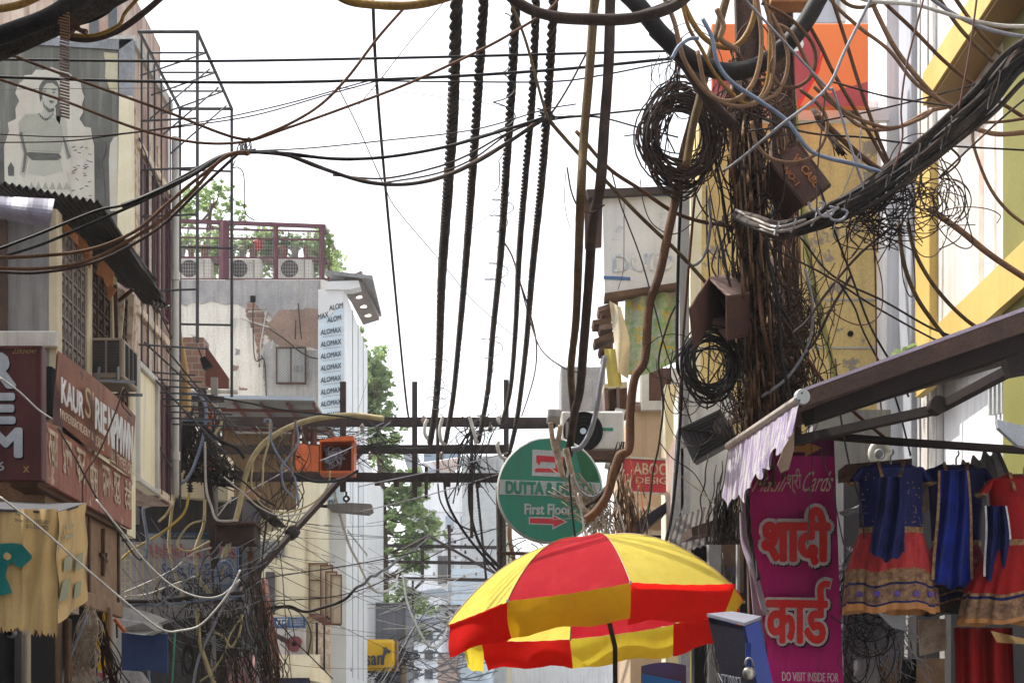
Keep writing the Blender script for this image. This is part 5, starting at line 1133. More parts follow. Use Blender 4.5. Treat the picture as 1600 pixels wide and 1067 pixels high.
# slanted shutter box face and concrete side wall
t = thing('side_shutter', 'pinkish slanted sheet wall beside the black vertical cable', 'wall', P(1060, 840, 19))
MB().slab([P(1055, 680, 18.5), P(1040, 715, 19), P(1042, 842, 19), P(1053, 820, 18.5)], (.05, .1, 0)).build('sheet', 'pink_wall', t)
MB().slab([P(1056, 680, 18.4), P(1068, 640, 18.4), P(1068, 790, 18.4), P(1046, 840, 18.4)], (0, .1, 0)).build('plaster', 'grey_cement', t)
q = MB(); fbox(q, 1066, 600, 1145, 800, 18.6, 1); tag(q.build('concrete_wall', 'white_plaster'), 'whitish concrete wall behind the tilted black panel', 'wall')
tag(corrug(P(1056, 810, 17.5), P(1118, 785, 17.8), P(1112, 850, 16.5), P(1040, 868, 16.5), 7, .010, 'corrugated_dark', 'roof_sheet'), 'dusty black corrugated roof right behind the umbrella top', 'roof')
tag(MB().slab([P(988, 820, 19), P(1042, 783, 19), P(1044, 798, 19), P(992, 840, 19)], (0, .8, .02)).build('awning_board', 'box_grey'), 'sloping grey awning board under the red weathered sign', 'awning')
tag(MB().slab([P(1080, 824, 14.8), P(1160, 797, 14.8), P(1160, 820, 14.8), P(1082, 838, 14.8)], (0, .9, .05)).build('awning_board', 'awning_fabric'), 'brown canvas awning with pale edge left of the magenta banner', 'awning')
t = thing('yellow_shop_interior', 'dark shop interior with a half hidden YES machine poster', 'shop', P(1125, 930, 16.5))
q = MB(); fbox(q, 1085, 830, 1175, 1200, 16.9, .3); q.build('back_wall', 'pitch', t)
q = MB(); fbox(q, 1127, 845, 1162, 925, 16.8, .03); q.build('poster', 'old_wood', t)
tx('YES', 'ad_text_dark', t, 1128, 886, 1160, 902, 16.78, off=.04); tx('MACHINE', 'ad_text_dark', t, 1130, 905, 1160, 912, 16.78)
q = MB(); fbox(q, 1108, 840, 1127, 1200, 16.3, .2); fbox(q, 1152, 820, 1156, 1000, 16.0, .1); q.build('post', 'grey_wall', t)

# tilted solar-like black panel
t = thing('flood_light', 'tilted black ribbed panel light hanging left of the striped valance', 'lamp', P(1103, 720, 14))
A, B_, C_, D_ = P(1060, 670, 14), P(1125, 639, 14.1), P(1152, 683, 14), P(1083, 722, 13.9)
MB().slab([A, B_, C_, D_], (.05, .16, .0)).build('housing', 'solar_black', t)
q = MB()
for s in (.12, .3, .48, .66, .84):
    m_ = (A + B_ + C_ + D_) / 4; k = [m_.lerp(x, s) + Vector((0, -.006, 0)) for x in (A, B_, C_, D_)]
    for i in range(4): q.bar(k[i], k[(i + 1) % 4], .008)
for a, b in ((A, C_), (B_, D_)): q.bar(a + Vector((0, -.006, 0)), b + Vector((0, -.006, 0)), .008)
q.build('ribs', 'black_bar', t); MB().bar(P(1140, 660, 14.1), P(1165, 650, 13.4), .04).build('bracket', 'rust', t)

# ================================================================ the two steel poles with clutter
def pole(label, pts, wpx, Y):
    t = thing('utility_pole', label, 'pole', P(pts[0][0], 1150 + EYE * F / Y, Y)); w_ = wpx * Y / F
    p = [P(x, y, Y) for x, y in pts]; p.insert(0, P(pts[0][0], 1150 + EYE * F / Y, Y))
    q = MB()
    for a, b in zip(p[:-1], p[1:]): q.bar(a, b, w_, .012, up=(0, 1, 0))
    q.build('web', 'pole_steel', t)
    q = MB()
    for s in (-1, 1):
        for a, b in zip(p[:-1], p[1:]): q.bar(a + Vector((s * w_ / 2, 0, 0)), b + Vector((s * w_ / 2, 0, 0)), .012, .09, up=(1, 0, 0)) if False else q.bar(a + Vector((s * w_ / 2, 0, 0)), b + Vector((s * w_ / 2, 0, 0)), .012, .10, up=(0, 1, 0))
    q.build('flange', 'pole_steel', t)
    return t
YP1 = 12.6
tp = pole('left of the two rusty steel poles wrapped in tangled wires', [(1190, 1067), (1182, 700), (1174, 300), (1165, -60)], 34, YP1)
tp2 = pole('right of the two rusty steel poles, behind the tilted brown box', [(1236, 900), (1230, 600), (1226, 300), (1216, -60)], 36, 13.2)
MB().lathe([(.08, 0), (.12, .03), (.12, .08), (.08, .1)], P(1218, 14, 13), seg=10).build('clamp', 'rust', tp2)
q = MB(); fbox(q, 1205, -20, 1272, 3, 12.8, .2); q.build('cap_plate', 'torn_orange', tp2)
# hanging utility boxes
t = thing('utility_box', 'brown metal box tilted on its corner with orange lettering', 'utility box', P(1240, 320, 12.2))
A = [P(1186, 262, 12.3), P(1246, 222, 12.2), P(1297, 288, 12.1), P(1257, 318, 12.05), P(1204, 250, 12.2)]
f0, f1, f2, f3 = P(1204, 254, 12.15), P(1246, 222, 12.15), P(1297, 290, 12.0), P(1258, 321, 12.0)
MB().slab([f0, f1, f2, f3], (-.10, .26, -.03)).build('casing', 'cab_brown', t)
q = MB()
for a, b in ((f0, f1), (f1, f2), (f2, f3), (f3, f0)): q.bar(a, b, .012, .02)
q.build('lid_rim', 'rust', t)
u = (f2 - f1).normalized(); v = (f1 - f0).normalized(); n_ = Vector((0, -.012, 0))
mat('orange_letter', (.42, .14, .02), None, 9, .6)
def lt(s, a, b, h, base): 
    ll = f0.lerp(f3, a) .lerp(f1.lerp(f2, a), base) + n_; lr = f0.lerp(f3, b).lerp(f1.lerp(f2, b), base) + n_; text(s, 'orange_letter', t, ll, lr, ll + v * h, off=.02)
lt('W CABL', .18, .86, .055, .55); lt('NO-1', .25, .62, .045, .12)
t = thing('utility_box', 'dusty open brown cabinet with its perforated door hanging ajar', 'utility box', P(1130, 530, 12))
a0, a1, a2, a3 = P(1107, 433, 12.1), P(1136, 462, 11.7), P(1172, 457, 12.0), P(1146, 427, 12.4)
dn = P(1136, 530, 11.7) - a1
MB().slab([a0, a1, a2, a3], (0, 0, -.012)).build('roof', 'cab_dust', t)
MB().slab([a1, a2, a2 + dn * .93, a1 + dn], (-.01, .01, 0)).build('side', 'cab_brown', t)
MB().slab([a3, a0, a0 + dn, a3 + dn], (0, .01, 0)).build('back', 'cab_brown', t); MB().slab([a0, a1, a1 + dn, a0 + dn], (.0, .25, 0)) if False else None
MB().slab([a0 + dn, a1 + dn, a2 + dn * .97, a3 + dn], (0, 0, -.012)).build('floor', 'cab_brown', t)
MB().slab([a2, a3, a3 + dn * .93, a2 + dn * .93], (0, .01, 0)).build('rear', 'cab_brown', t)
d0 = P(1107, 433, 12.05); d1 = P(1076, 482, 11.5); d2 = P(1083, 545, 11.5); d3 = P(1112, 502, 12.05)
MB().slab([d0, d1, d2, d3], (.01, 0, 0)).build('door', 'cab_brown', t)
q = MB()
for i in range(3):
    for j in range(8):
        p = d0.lerp(d1, .25 + i * .16).lerp(d3.lerp(d2, .25 + i * .16), .12 + j * .075); q.bar(p + Vector((-.012, -.004, 0)), p + (d1 - d0) * .09 + Vector((-.012, -.004, 0)), .012)
q.build('vent_slots', 'cab_dust', t)
MB().bar(P(1146, 500, 12.2), P(1180, 490, 12.5), .05).build('bracket', 'rust', t)
tag(MB().bx(XY(1145, 12.3), XY(1163, 12.3), 12.3, 12.36, ZY(437, 12.3), ZY(423, 12.3), .015).build('brick', 'cab_dust'), 'dusty half brick lying on top of the open brown cabinet', 'brick')

# ================================================================ folding awning at right with hanging garments
t = thing('folding_awning', 'brown folding shop awning with grey-purple striped valance', 'awning', P(1250, 620, 10))
A = P(1252, 622, 10.0); Bq = P(1640, 480, 8.3); Cq = P(1138, 697, 12.0)
WA, WC = Vector((4.6, 10.0, 4.64)), Vector((4.6, 12.3, 4.62))
MB().slab([A, Cq, WC, WA], (0, 0, .012)).build('canopy_fabric', 'awning_fabric', t)
MB().slab([A + Vector((0, -.03, -.06)), WA + Vector((0, -.03, -.10)), WA + Vector((0, -.03, .06)), A + Vector((0, -.03, .03))], (0, .03, 0)).build('side_rail', 'awning_fabric', t)
MB().slab([A + Vector((0, -.035, .032)), WA + Vector((0, -.035, .062)), WA + Vector((0, -.035, .09)), A + Vector((0, -.035, .05))], (0, .06, 0)).build('top_edge', 'awning_edge', t)
MB().bar(A.lerp(WA, .02) + Vector((0, .25, -.1)), WA + Vector((0, .25, -.16)), .05, .09).build('canopy_arm', 'black_bar', t)
MB().slab([A + Vector((.1, .1, -.03)), A.lerp(WA, .9) + Vector((0, .1, -.03)), A.lerp(WA, .9) + Vector((0, .1, -.17)), A + Vector((.1, .1, -.12))], (0, .02, 0)).build('inner_valance', 'black_bar', t)
MB().tube([P(1254, 620, 9.95), Cq], .028, 10).build('front_tube', 'porcelain', t)
MB().lathe([(.045, -.02), (.048, 0), (.045, .02)], P(1253, 620, 9.9), (-.3, 1, 0), 12).build('end_cap', 'band_grey', t)
q = MB()
for dx, dy in ((0, -6), (-4, 6)): q.lathe([(.006, -.008), (.006, 0)], P(1253 + dx, 620 + dy, 9.87), (0, 1, 0), 8)
q.build('screw', 'rust', t)
def vf(u, v):
    a = P(1248, 626, 10.0); b = Cq; top = a.lerp(b, u); L = .22 + .25 * min(1, u * 1.5) ** 1.2 - .08 * u + .03 * math.sin(u * 23) + .03 * math.sin(u * 51)
    return top + Vector((.008 * math.sin(u * 70) * (.3 + v) - .05 * v, 0, -L * v - .02))
MB().grid(vf, 90, 12, (.004, 0, 0)).build('valance', mat('valance_stripe', (.44, .42, .43), (.24, .18, .32), 6, .9, contrast=(.44, .54), fine=.15, grime=(.24, .2, .2), stripes=(6, 6, .05)), t, True)
MB().slab([P(1241, 672, 9.9), P(1241, 700, 9.9), P(1233, 733, 9.9), P(1221, 738, 9.9), P(1215, 726, 9.9), P(1224, 700, 9.9)], (0, .02, 0)).build('leather_flap', mat('flap_tan', (.26, .17, .12)), t)
q = MB(); q.bar(P(1236, 690, 10.1), P(1462, 640, 9.5), .062, .05); q.build('lower_arm', 'black_bar', t)
q = MB(); q.bar(P(1462, 640, 9.5), P(1640, 546, 8.8), .062, .05); q.build('elbow_arm', 'black_bar', t)
MB().lathe([(.05, -.05), (.05, .05)], P(1464, 634, 9.45), (0, 1, 0)).build('elbow_joint', 'black_bar', t)
MB().slab([P(1571, 560, 8.9), P(1640, 530, 8.9), P(1640, 575, 8.9), P(1580, 586, 8.9)], (0, .1, 0)).build('wall_bracket', 'black_bar', t)
tag(MB().tube([P(1290, 681, 11.1), P(1400, 690, 11.0), P(1640, 706, 10.8)], .028, 10).build('hanging_rail', 'black_bar', None, True), 'dark round rail the festive dresses hang from', 'rail')

# canopy clutter behind the dresses
tag(corrug(P(1310, 800, 12.5), P(1420, 760, 12.5), P(1560, 700, 11.0), P(1600, 790, 11.5), 9, .03, 'galv', 'roof_sheet', None, 0, 20, 'v'), 'galvanised corrugated sheet behind the hanging dresses', 'metal sheet')
tag(MB().slab([P(1322, 725, 12), P(1425, 716, 12), P(1425, 732, 12), P(1322, 745, 12)], (0, .3, 0)).build('fascia', 'cab_brown'), 'dusty brown fascia board just above the first dress', 'board')
tag(MB().slab([P(1558, 655, 9.6), P(1610, 668, 9.6), P(1610, 700, 9.6), P(1590, 695, 9.6), P(1560, 668, 9.6)], (0, .05, 0)).build('paper_sheet', 'sign_pale'), 'crumpled pale sheet stuck above the dark rail at far right', 'sheet')
t = thing('back_shop', 'dim shop front with wooden shelves behind the hanging dresses', 'shop', P(1450, 1067, 12.5))
q = MB(); fbox(q, 1318, 740, 1700, 1400, 13.4, .3); q.build('back_wall', 'dark_wall', t)
for r, m in (((1372, 960, 1384, 1200), 'old_wood'), ((1420, 960, 1432, 1200), 'grey_wall'), ((1476, 960, 1486, 1200), 'grey_wall'), ((1384, 1028, 1476, 1200), 'plywood'), ((1340, 1030, 1372, 1200), 'grey_wall')):
    q = MB(); fbox(q, *r, 12.9, .15); q.build('timber', m, t)
q = MB(); fbox(q, 1412, 1030, 1424, 1200, 12.8, .1); q.build('dark_gap', 'pitch', t)
tag(shape([(1435, 968), (1478, 966), (1480, 1015), (1438, 1024)], 11.5, .02).build('notice_sheet', 'worn_cream'), 'pale paper notice hanging below the hems of the dresses', 'notice')
tag(shape([(1370, 955), (1414, 957), (1416, 985), (1395, 980)], 11.2, .02).build('blue_panel', 'sign_pale'), 'small blue-white panel under the coral skirt', 'panel')
tag(MB().grid(lambda u, v: P(1492 + u * 90 + 4 * v, 980 + v * 130, 11 + .08 * math.sin(u * 16)), 18, 4, (0, .02, 0)).build('red_cloth', 'red_cloth', None, True), 'deep red cloth hanging at the bottom under the last dress', 'cloth')

# magenta banner
YM = 12.15
t = thing('banner', 'tall magenta cloth banner with big red Hindi letters', 'banner', P(1242, 1067, YM))
xs = [(1168, 700), (1172, 800), (1180, 900), (1197, 1000), (1208, 1110)]
def xl_(y):
    for (a, ya_), (b, yb_) in zip(xs[:-1], xs[1:]):
        if ya_ <= y <= yb_: return a + (b - a) * (y - ya_) / (yb_ - ya_)
    return xs[0][0] if y < 700 else xs[-1][0]
def bf(u, v):
    y = 684 + 420 * v; a = xl_(y); b = 1303 + 16 * v
    return P(a + (b - a) * u, y, YM + .02 + .012 * math.sin(u * 9 + v * 6) + .05 * max(0, .25 - u) * math.sin(v * 19))
MB().grid(bf, 40, 50, (0, .006, 0)).build('cloth', 'magenta', t, True)
MB().grid(lambda u, v: P(1236 + u * 67, 684 + v * 28, YM + .0 + .008 * math.sin(u * 9)), 10, 3, (0, .004, 0)).build('top_band', 'magenta_dark', t)
y_ = YM - .07
shape([(1238, 696), (1258, 696), (1258, 689), (1285, 700), (1258, 713), (1258, 706), (1238, 706)], y_, .004).build('arrow', 'orange_arrow', t)
MB().slab([P(1146, 690, YM + .06), P(1158, 690, YM + .06), P(1190, 900, YM + .06), P(1202, 1100, YM + .06), P(1190, 1100, YM + .06), P(1172, 900, YM + .06)], (0, .02, 0)).build('loose_edge', 'purple_cloth', t)
tx('Mauli', 'script_gold', t, 1180, 745, 1228, 768, y_, skew=.25); tx('Cards', 'script_gold', t, 1256, 736, 1301, 768, y_, skew=.25); tx('श्री', 'script_gold', t, 1230, 732, 1252, 772, y_)
def out(s, x0, y0, x1, y1, dx=0):
    for (m_, bo, l, d) in (('pitch', .13, .0, 2.2), ('silver_edge', .13, .008, 0), ('banner_red', .05, .016, 0)):
        text(s, m_, t, P(x0 + d, y1 + d, y_ - l), P(x1 + d, y1 + 1 + d, y_ - l), P(x0 + d, y0 + d, y_ - l), bold=bo)
out('शादी', 1193, 794, 1295, 879); 
out('काड', 1199, 939, 1291, 1002)
def stroke(pts, wd, m, yy):
    q = MB(); pts = [P(v_.x, v_.y, yy) for v_ in catmull([Vector((a, b, 0)) for a, b in pts], 6)]
    w2 = wd / 2 * yy / F; L = []; Rr = []
    for i, p in enumerate(pts):
        d = (pts[min(i + 1, len(pts) - 1)] - pts[max(i - 1, 0)]).normalized(); nn = Vector((-d.z, 0, d.x)) * w2; L.append(p + nn); Rr.append(p - nn)
    n = len(pts)
    q.add(L + Rr, [(i, i + 1, n + i + 1, n + i) for i in range(n - 1)]); q.add([p + Vector((0, .003, 0)) for p in L + Rr], [(n + i, n + i + 1, i + 1, i) for i in range(n - 1)])
    return q.build('lettering', m, t)
stroke([(1284, 946), (1282, 920), (1288, 910), (1299, 912)], 17, 'silver_edge', y_ - .012); stroke([(1284, 948), (1282, 921), (1288, 912), (1297, 913)], 10, 'banner_red', y_ - .022)
tx('DO VISIT INSIDE FOR', 'silver_edge', t, 1222, 1049, 1310, 1063, y_, dy=2, off=.01); 
# shaggy twisted dark strap left of banner
# blue padlocked box
YBX = 8.0
t = thing('padlocked_box', 'blue and grey steel box with a brass padlock right of the umbrella', 'box', P(1155, 1067, YBX))
bl = [P(1106, 964, 8.0), P(1163, 979, 7.75), P(1186, 968, 8.0), P(1143, 960, 8.3)]
lean = P(1133, 1090, 8.0) - P(1106, 964, 8.0)
MB().slab([bl[0], bl[1], bl[1] + lean, bl[0] + lean], (.004, .012, 0)).build('front_face', 'box_grey', t)
MB().slab([bl[1] + Vector((.003, 0, 0)), bl[2] + Vector((.003, 0, 0)), bl[2] + lean * 1.0, bl[1] + lean + Vector((.003, 0, 0))], (-.01, .01, 0)).build('side_face', 'steel_blue', t)
MB().slab([bl[0], bl[3], bl[3] + lean, bl[0] + lean], (.01, .01, 0)).build('rear_side', 'steel_blue', t)
MB().slab([bl[0] + Vector((-.006, -.006, .004)), bl[1] + Vector((0, -.012, .004)), bl[2] + Vector((.012, 0, .004)), bl[3] + Vector((0, .006, .004))], (0, 0, .014)).build('lid', 'box_top', t)
p = P(1170, 1051, 7.72)
MB().lathe([(.006, -.012), (.030, -.008), (.030, .008), (.006, .012)], p, (.5, -1, 0), 18).build('padlock_body', 'brass_lock', t, True)
MB().tube([p + Vector((.018 * math.cos(a), -.004, .022 + .035 * math.sin(a) + .012)) for a in [i * .35 for i in range(10)]], .006, 6).build('padlock_shackle', 'galv', t, True)
MB().box(p.x - .012, p.x + .012, p.y + .012, p.y + .03, p.z, p.z + .14).build('hasp', 'steel_blue', t)
a = P(1126, 1067, 7.85); text('NZ70017', 'grey_cable', t, P(1126, 1069, 7.86), P(1161, 1076, 7.72), P(1122, 1051, 7.86), off=.0)

# ================================================================ dresses
def dress(label, cx_, Y, topy, wy, hy, sw, ww, hw, mb_, ms, hem, lean=0, flip=1, depth=.5, hemtilt=0, group=None):
    """bodice + flared skirt; widths in photo pixels at distance Y"""
    t = thing('dress', label, 'dress', P(cx_, hy, Y), None)
    def surf(y0, y1, w0, w1, ruf, pw=1.0, hem_t=0):
        def fn(u, v):
            a = u * 2 * math.pi; ww_ = w0 + (w1 - w0) * v ** pw; fold = 1 + ruf * v * math.sin(a * 9 + 1) + ruf * .8 * v * math.sin(a * 23 + 2)
            x = cx_ + lean * (y0 + (y1 - y0) * v - topy) / 100 + math.cos(a) * ww_ / 2 * fold; yy = Y + math.sin(a) * ww_ / 2 * depth * Y / F * fold
            return P(x, y0 + (y1 - y0) * v + hem_t * (3.2 * math.sin(a * 4 + cx_) + 1.6 * math.sin(a * 9 + 1)) * v, Y) + Vector((0, yy - Y, 0))
        return fn
    MB().grid(surf(topy + 12, wy, sw * .86, ww, .02, .6), 36, 10).build('bodice', mb_, t, True)
    # neck and shoulders
    def sh(u, v):
        a = u * 2 * math.pi; ww_ = sw * (.40 + .46 * v); x = cx_ + math.cos(a) * ww_ / 2; return P(x, topy + 12 * v + (5 * (1 - v) * max(0, -math.sin(a))), Y) + Vector((0, math.sin(a) * ww_ / 2 * depth * Y / F, 0))
    MB().grid(sh, 36, 4).build('yoke', mb_, t, True)
    for s in (-1, 1):
        def sl(u, v):
            a = u * 6.283; c = Vector((cx_ + s * (sw * .36 + sw * .16 * v), topy + 8 + 24 * v, 0)); r = 11 - 1.5 * v
            return P(c.x + math.cos(a) * r * .8, c.y + math.sin(a) * 0 + abs(math.cos(a)) * 2, Y) + Vector((0, math.sin(a) * r * Y / F, 0))
        MB().grid(sl, 14, 5).build('sleeve', mb_, t, True)
        c = P(cx_ + s * sw * .52, topy + 33, Y); r = 9.5 * Y / F
        MB().tube([c + Vector((math.cos(a) * r * .85, math.sin(a) * r, .004 * math.cos(a * 2))) for a in [i * .45 for i in range(15)]], .009, 5).build('sleeve_trim', 'gold_trim', t)
    for s in (-1, 1): MB().bar(P(cx_ + s * sw * .17, topy - 2, Y - .07), P(cx_ + s * sw * .11, topy + 26, Y - .13), .022, .006).build('neck_trim', 'gold_trim', t)
    h0 = hy - hem[0] if hem else hy
    MB().grid(surf(wy, h0, ww, ww + (hw - ww) * .8, .045, .8, 1), 110, 12).build('skirt', ms, t, True)
    MB().grid(surf(wy - 7, wy + 2, ww * 1.04, ww * 1.05, 0), 30, 2).build('waistband', 'gold_trim', t, True)
    if hem:
        w1 = ww + (hw - ww) * .8; y0 = h0
        for k, (fr, m_) in enumerate(hem[1]):
            y1 = y0 + hem[0] * fr; w2_ = w1 + (hw - w1) * (y1 - h0) / hem[0]; w1_ = w1 + (hw - w1) * (y0 - h0) / hem[0]
            def hf(u, v, y0=y0, y1=y1, w1_=w1_, w2_=w2_):
                a = u * 6.283; ww_ = w1_ + (w2_ - w1_) * v; fold = 1 + .045 * math.sin(a * 9 + 1) + .036 * math.sin(a * 23 + 2)
                x = cx_ + lean * (y0 - topy) / 100 + math.cos(a) * ww_ / 2 * fold; return P(x, y0 + (y1 - y0) * v + 3.2 * math.sin(a * 4 + cx_) + 1.6 * math.sin(a * 9 + 1), Y) + Vector((0, math.sin(a) * ww_ / 2 * depth * Y / F * fold, 0))
            MB().grid(hf, 110, 2).build('hem_band', m_, t, True); y0 = y1
    # hanger hook
    MB().tube(catmull([P(cx_, topy + 6, Y), P(cx_, topy - 8, Y), P(cx_ + 4, topy - 14, Y), P(cx_ + 3, topy - 20, Y)], 4), .006, 5).build('hanger', 'galv', t)
    return t
HEM = (64, [(.09, 'gold_trim'), (.12, 'border_tan'), (.12, 'gold_trim'), (.06, 'navy_cloth'), (.40, 'border_tan'), (.05, 'navy_cloth'), (.16, 'orange_arrow')])
d1 = dress('dress with dark blue bodice and coral skirt with violet flower border', 1392, 10.9, 722, 832, 956, 118, 96, 144, 'navy_cloth', 'coral_skirt', HEM, 0)
# violet rosettes on the border
for k in range(7):
    a = math.pi * (1.06 + .148 * k); rr = 68; x = 1392 + math.cos(a) * rr; c = P(x, 930, 10.9) + Vector((0, math.sin(a) * rr * .5 * 10.9 / F - .02, 0)); nrm = Vector((math.cos(a), math.sin(a) * 2, 0)).normalized()
    MB().lathe([(.001, .006), (.021, .005), (.021, -.002)], c, nrm, 9).build('rosette', 'flower_violet', d1)
for k in range(60):
    a = math.pi * random.uniform(1.08, 1.92); yy = random.uniform(742, 826); ww_ = 100; c = P(1392 + math.cos(a) * ww_ / 2, yy, 10.9) + Vector((0, math.sin(a) * ww_ / 2 * .5 * 10.9 / F - .012, 0))
    MB().lathe([(.0045, -.002), (.0045, .002)], c, (0, 1, 0), 5).build('sequin', 'gold_trim', d1)
HEM2 = (44, [(.3, 'dusty_black'), (.08, 'gold_trim'), (.22, 'navy_cloth'), (.08, 'gold_trim'), (.32, 'dusty_black')])
d2 = dress('dress with dark blue bodice and maroon patterned skirt, second from the banner', 1494, 11.25, 724, 852, 958, 110, 74, 128, 'navy_cloth', 'maroon_skirt', HEM2)
HEM3 = (46, [(.1, 'gold_trim'), (.1, 'navy_cloth'), (.1, 'gold_trim'), (.56, 'border_tan'), (.14, 'orange_arrow')])
d3 = dress('red dress with tan flower border at the right edge', 1600, 10.8, 740, 852, 974, 130, 100, 200, 'red_cloth', 'red_cloth', HEM3)
# scarves (dupattas)
def scarf(label, x0, y0, x1, y1, wd, Y, m, trim):
    t = thing('scarf', label, 'scarf', P((x0 + x1) / 2, y1, Y))
    MB().grid(lambda u, v: P(x0 + (x1 - x0) * v + (u - .5) * wd * (.8 + .3 * v) + 1.5 * math.sin(v * 5), y0 + (y1 - y0) * v + 14 * math.sin(u * 3.1) * v * v + 3 * math.sin(u * 17) * v, Y + .03 * math.sin(u * 12 + v * 3)), 20, 16, (0, .004, 0)).build('cloth', m, t, True)
    for s in ((-.5, .5) if trim[1] else (.5,)): MB().grid(lambda u, v: P(x0 + (x1 - x0) * v + (s + (u - .5) * .08) * wd * (.8 + .3 * v) + 1.5 * math.sin(v * 5), y0 + (y1 - y0) * v, Y - .012 + .03 * math.sin((s + .5) * 12 + v * 3)), 2, 20, (0, .004, 0)).build('edging', trim[0], t, True)
scarf('sheer dark blue scarf draped over the coral skirted dress', 1392, 745, 1388, 862, 46, 10.6, 'navy_cloth', ('navy_cloth', True))
scarf('bright blue scarf with gold sequin edge hanging between the dresses', 1490, 735, 1490, 905, 56, 10.8, 'royal_cloth', ('gold_trim', True))
scarf('dark scarf with silver striped edging between the second and red dress', 1556, 790, 1562, 900, 40, 10.7, 'navy_cloth', ('silver_edge', True))
tag(MB().grid(lambda u, v: P(1548 + u * 60 + 10 * v, 985 + 14 * u + v * (18 - 10 * u), 10.4 + .04 * math.sin(u * 9)), 12, 4, (0, .006, 0)).build('tan_cloth', 'gold_paint', None, True), 'tan cloth strap end below the red dress hem', 'cloth')

# ================================================================ umbrella
YU = 12.0
t = thing('market_umbrella', 'large red and yellow panelled market umbrella with hanging flaps', 'umbrella', P(961, 1150 + EYE * F / YU, YU))
cU = P(934, 958, YU + .05); RU = 1.10; HU = .55
tiltm = Matrix.Rotation(R(-6.5), 3, 'Y').inverted() @ Matrix.Rotation(R(5.5), 3, 'X').inverted()
tiltm = Matrix.Rotation(R(6.0), 3, 'Y').inverted() @ Matrix.Rotation(R(-5.5), 3, 'X')
def up(a, s, drop=0):        # a: angle (0 = towards the camera, clockwise to the right), s: 0 apex .. 1 rim
    r = RU * (s if s <= 1 else 1); h = HU * (1 - s ** 2.3) if s <= 1 else 0
    v = Vector((math.sin(a) * r, -math.cos(a) * r, h - drop)); return cU + tiltm @ v
N8 = 8; a0 = R(-36); cols = ['umb_red', 'umb_yellow'] * 4
for k in range(N8):
    a1 = a0 + k * R(45); a2 = a1 + R(45)
    def pf(u, v):
        s = v; A_ = up(a1, s); B_ = up(a2, s); p = A_.lerp(B_, u); sag = .05 * math.sin(u * math.pi) * s * (1 - .3 * s); md = (p - cU); 
        wr = .002 * math.sin(u * 37 + v * 5 + k) * s
        return p + Vector((md.x, md.y, 0)) * (.05 * math.sin(u * math.pi) * s) * .4 - Vector((0, 0, sag * .35)) + Vector((0, 0, wr))
    MB().grid(pf, 14, 18).build('canopy_panel', cols[k], t, True)
    L = .245 + .02 * math.sin(k * 2.3); ph = k * 1.7
    def ff(u, v):
        p = pf(u, 1.0); md = Vector((p.x - cU.x, p.y - cU.y, 0)); out_ = .03 * math.sin(v * 2.5 + ph) + .022 * math.sin(u * 8 + ph) * v + .05 * v * (u - .5) * math.sin(ph)
        sk = (.06 if k in (7, 6) else .0) * v
        return p + md * (out_ - .06 * v) + Vector((0, 0, -L * v * (1 - .10 * math.sin(u * math.pi) + .05 * math.sin(u * 11 + ph)))) + Vector((sk * (u - .2), 0, 0))
    MB().grid(ff, 18, 8).build('flap', 'umb_amber' if k == 0 else ('umb_flap_yellow' if cols[k] == 'umb_red' else 'umb_flap_red'), t, True)  # flap colours raised to offset shade under the canopy rim
    MB().tube([up(a1, s / 10) - Vector((0, 0, .012)) for s in range(1, 11)], .006, 5).build('rib', 'galv', t)
    MB().tube([up(a1, s / 14) + Vector((0, 0, .004)) for s in range(0, 15)], .0035, 5).build('seam', 'gold_paint', t)
    MB().tube([up(a1, .55) - Vector((0, 0, .015)), cU + tiltm @ Vector((0, 0, .12))], .005, 5).build('stretcher', 'galv', t)
    MB().lathe([(.010, -.01), (.010, .01)], up(a1, 1.0), (0, 0, 1), 8).build('rib_tip', 'white_cable', t)
MB().tube([P(964, 1150 + EYE * F / YU, YU), P(961, 1010, YU), cU + tiltm @ Vector((0, 0, HU))], .018, 10).build('pole', 'black_bar', t, True)
MB().lathe([(.012, 0), (.008, .01), (.003, .02)], cU + tiltm @ Vector((0, 0, HU - .01)), tiltm @ Vector((0, 0, 1)), 10).build('finial', 'umb_red', t)
tag(MB().grid(lambda u, v: P(1002 + u * 70, 1040 - 6 * math.sin(u * 3) + v * 60, 14.5 + .3 * v), 12, 6, (0, .01, 0)).build('awning', 'maroon_paint', None, True), 'dusty maroon awning seen under the umbrella flaps', 'awning')
tag(MB().grid(lambda u, v: P(1004 + u * 60, 1052 + 12 * u + v * 40, 14.2 + .3 * v), 8, 4, (0, .01, 0)).build('tarpaulin', mat('bright_blue', (.03, .25, .75), None, 2, .5), None, True), 'bright blue tarpaulin edge at the bottom under the umbrella', 'tarpaulin')
random.seed(5)
# ================================================================ steel cross-arm frames carrying the lines
YF_ = 28.0
t = thing('steel_gantry', 'near steel frame of three dark cross-arms spanning the street', 'steel frame', P(330, 1150 + EYE * F / YF_, YF_))
def arm(x0, y0, x1, y1, Y, wd, m='frame_steel', nm='crossarm', t_=None):
    a, b = P(x0, y0, Y), P(x1, y1, Y); h = wd * Y / F; q = MB(); q.bar(a, b, .012, h); q.bar(a + Vector((0, .04, h / 2)), b + Vector((0, .04, h / 2)), .08, .012); q.bar(a + Vector((0, .04, -h / 2)), b + Vector((0, .04, -h / 2)), .08, .012)
    return q.build(nm, m, t_ or t)
arm(296, 658, 872, 659, YF_, 13); arm(300, 702, 790, 701, YF_ + .02, 12); arm(340, 744, 800, 746, YF_ + .04, 13); arm(780, 666, 868, 665, YF_ - 1.5, 5)
def vert(x, y0, y1, w_, Y, t_=None, m='frame_steel'): return MB().bar(P(x, y0, Y), P(x, y1, Y), w_ * Y / F, .1, up=(0, 1, 0)).build('upright', m, t_ or t)
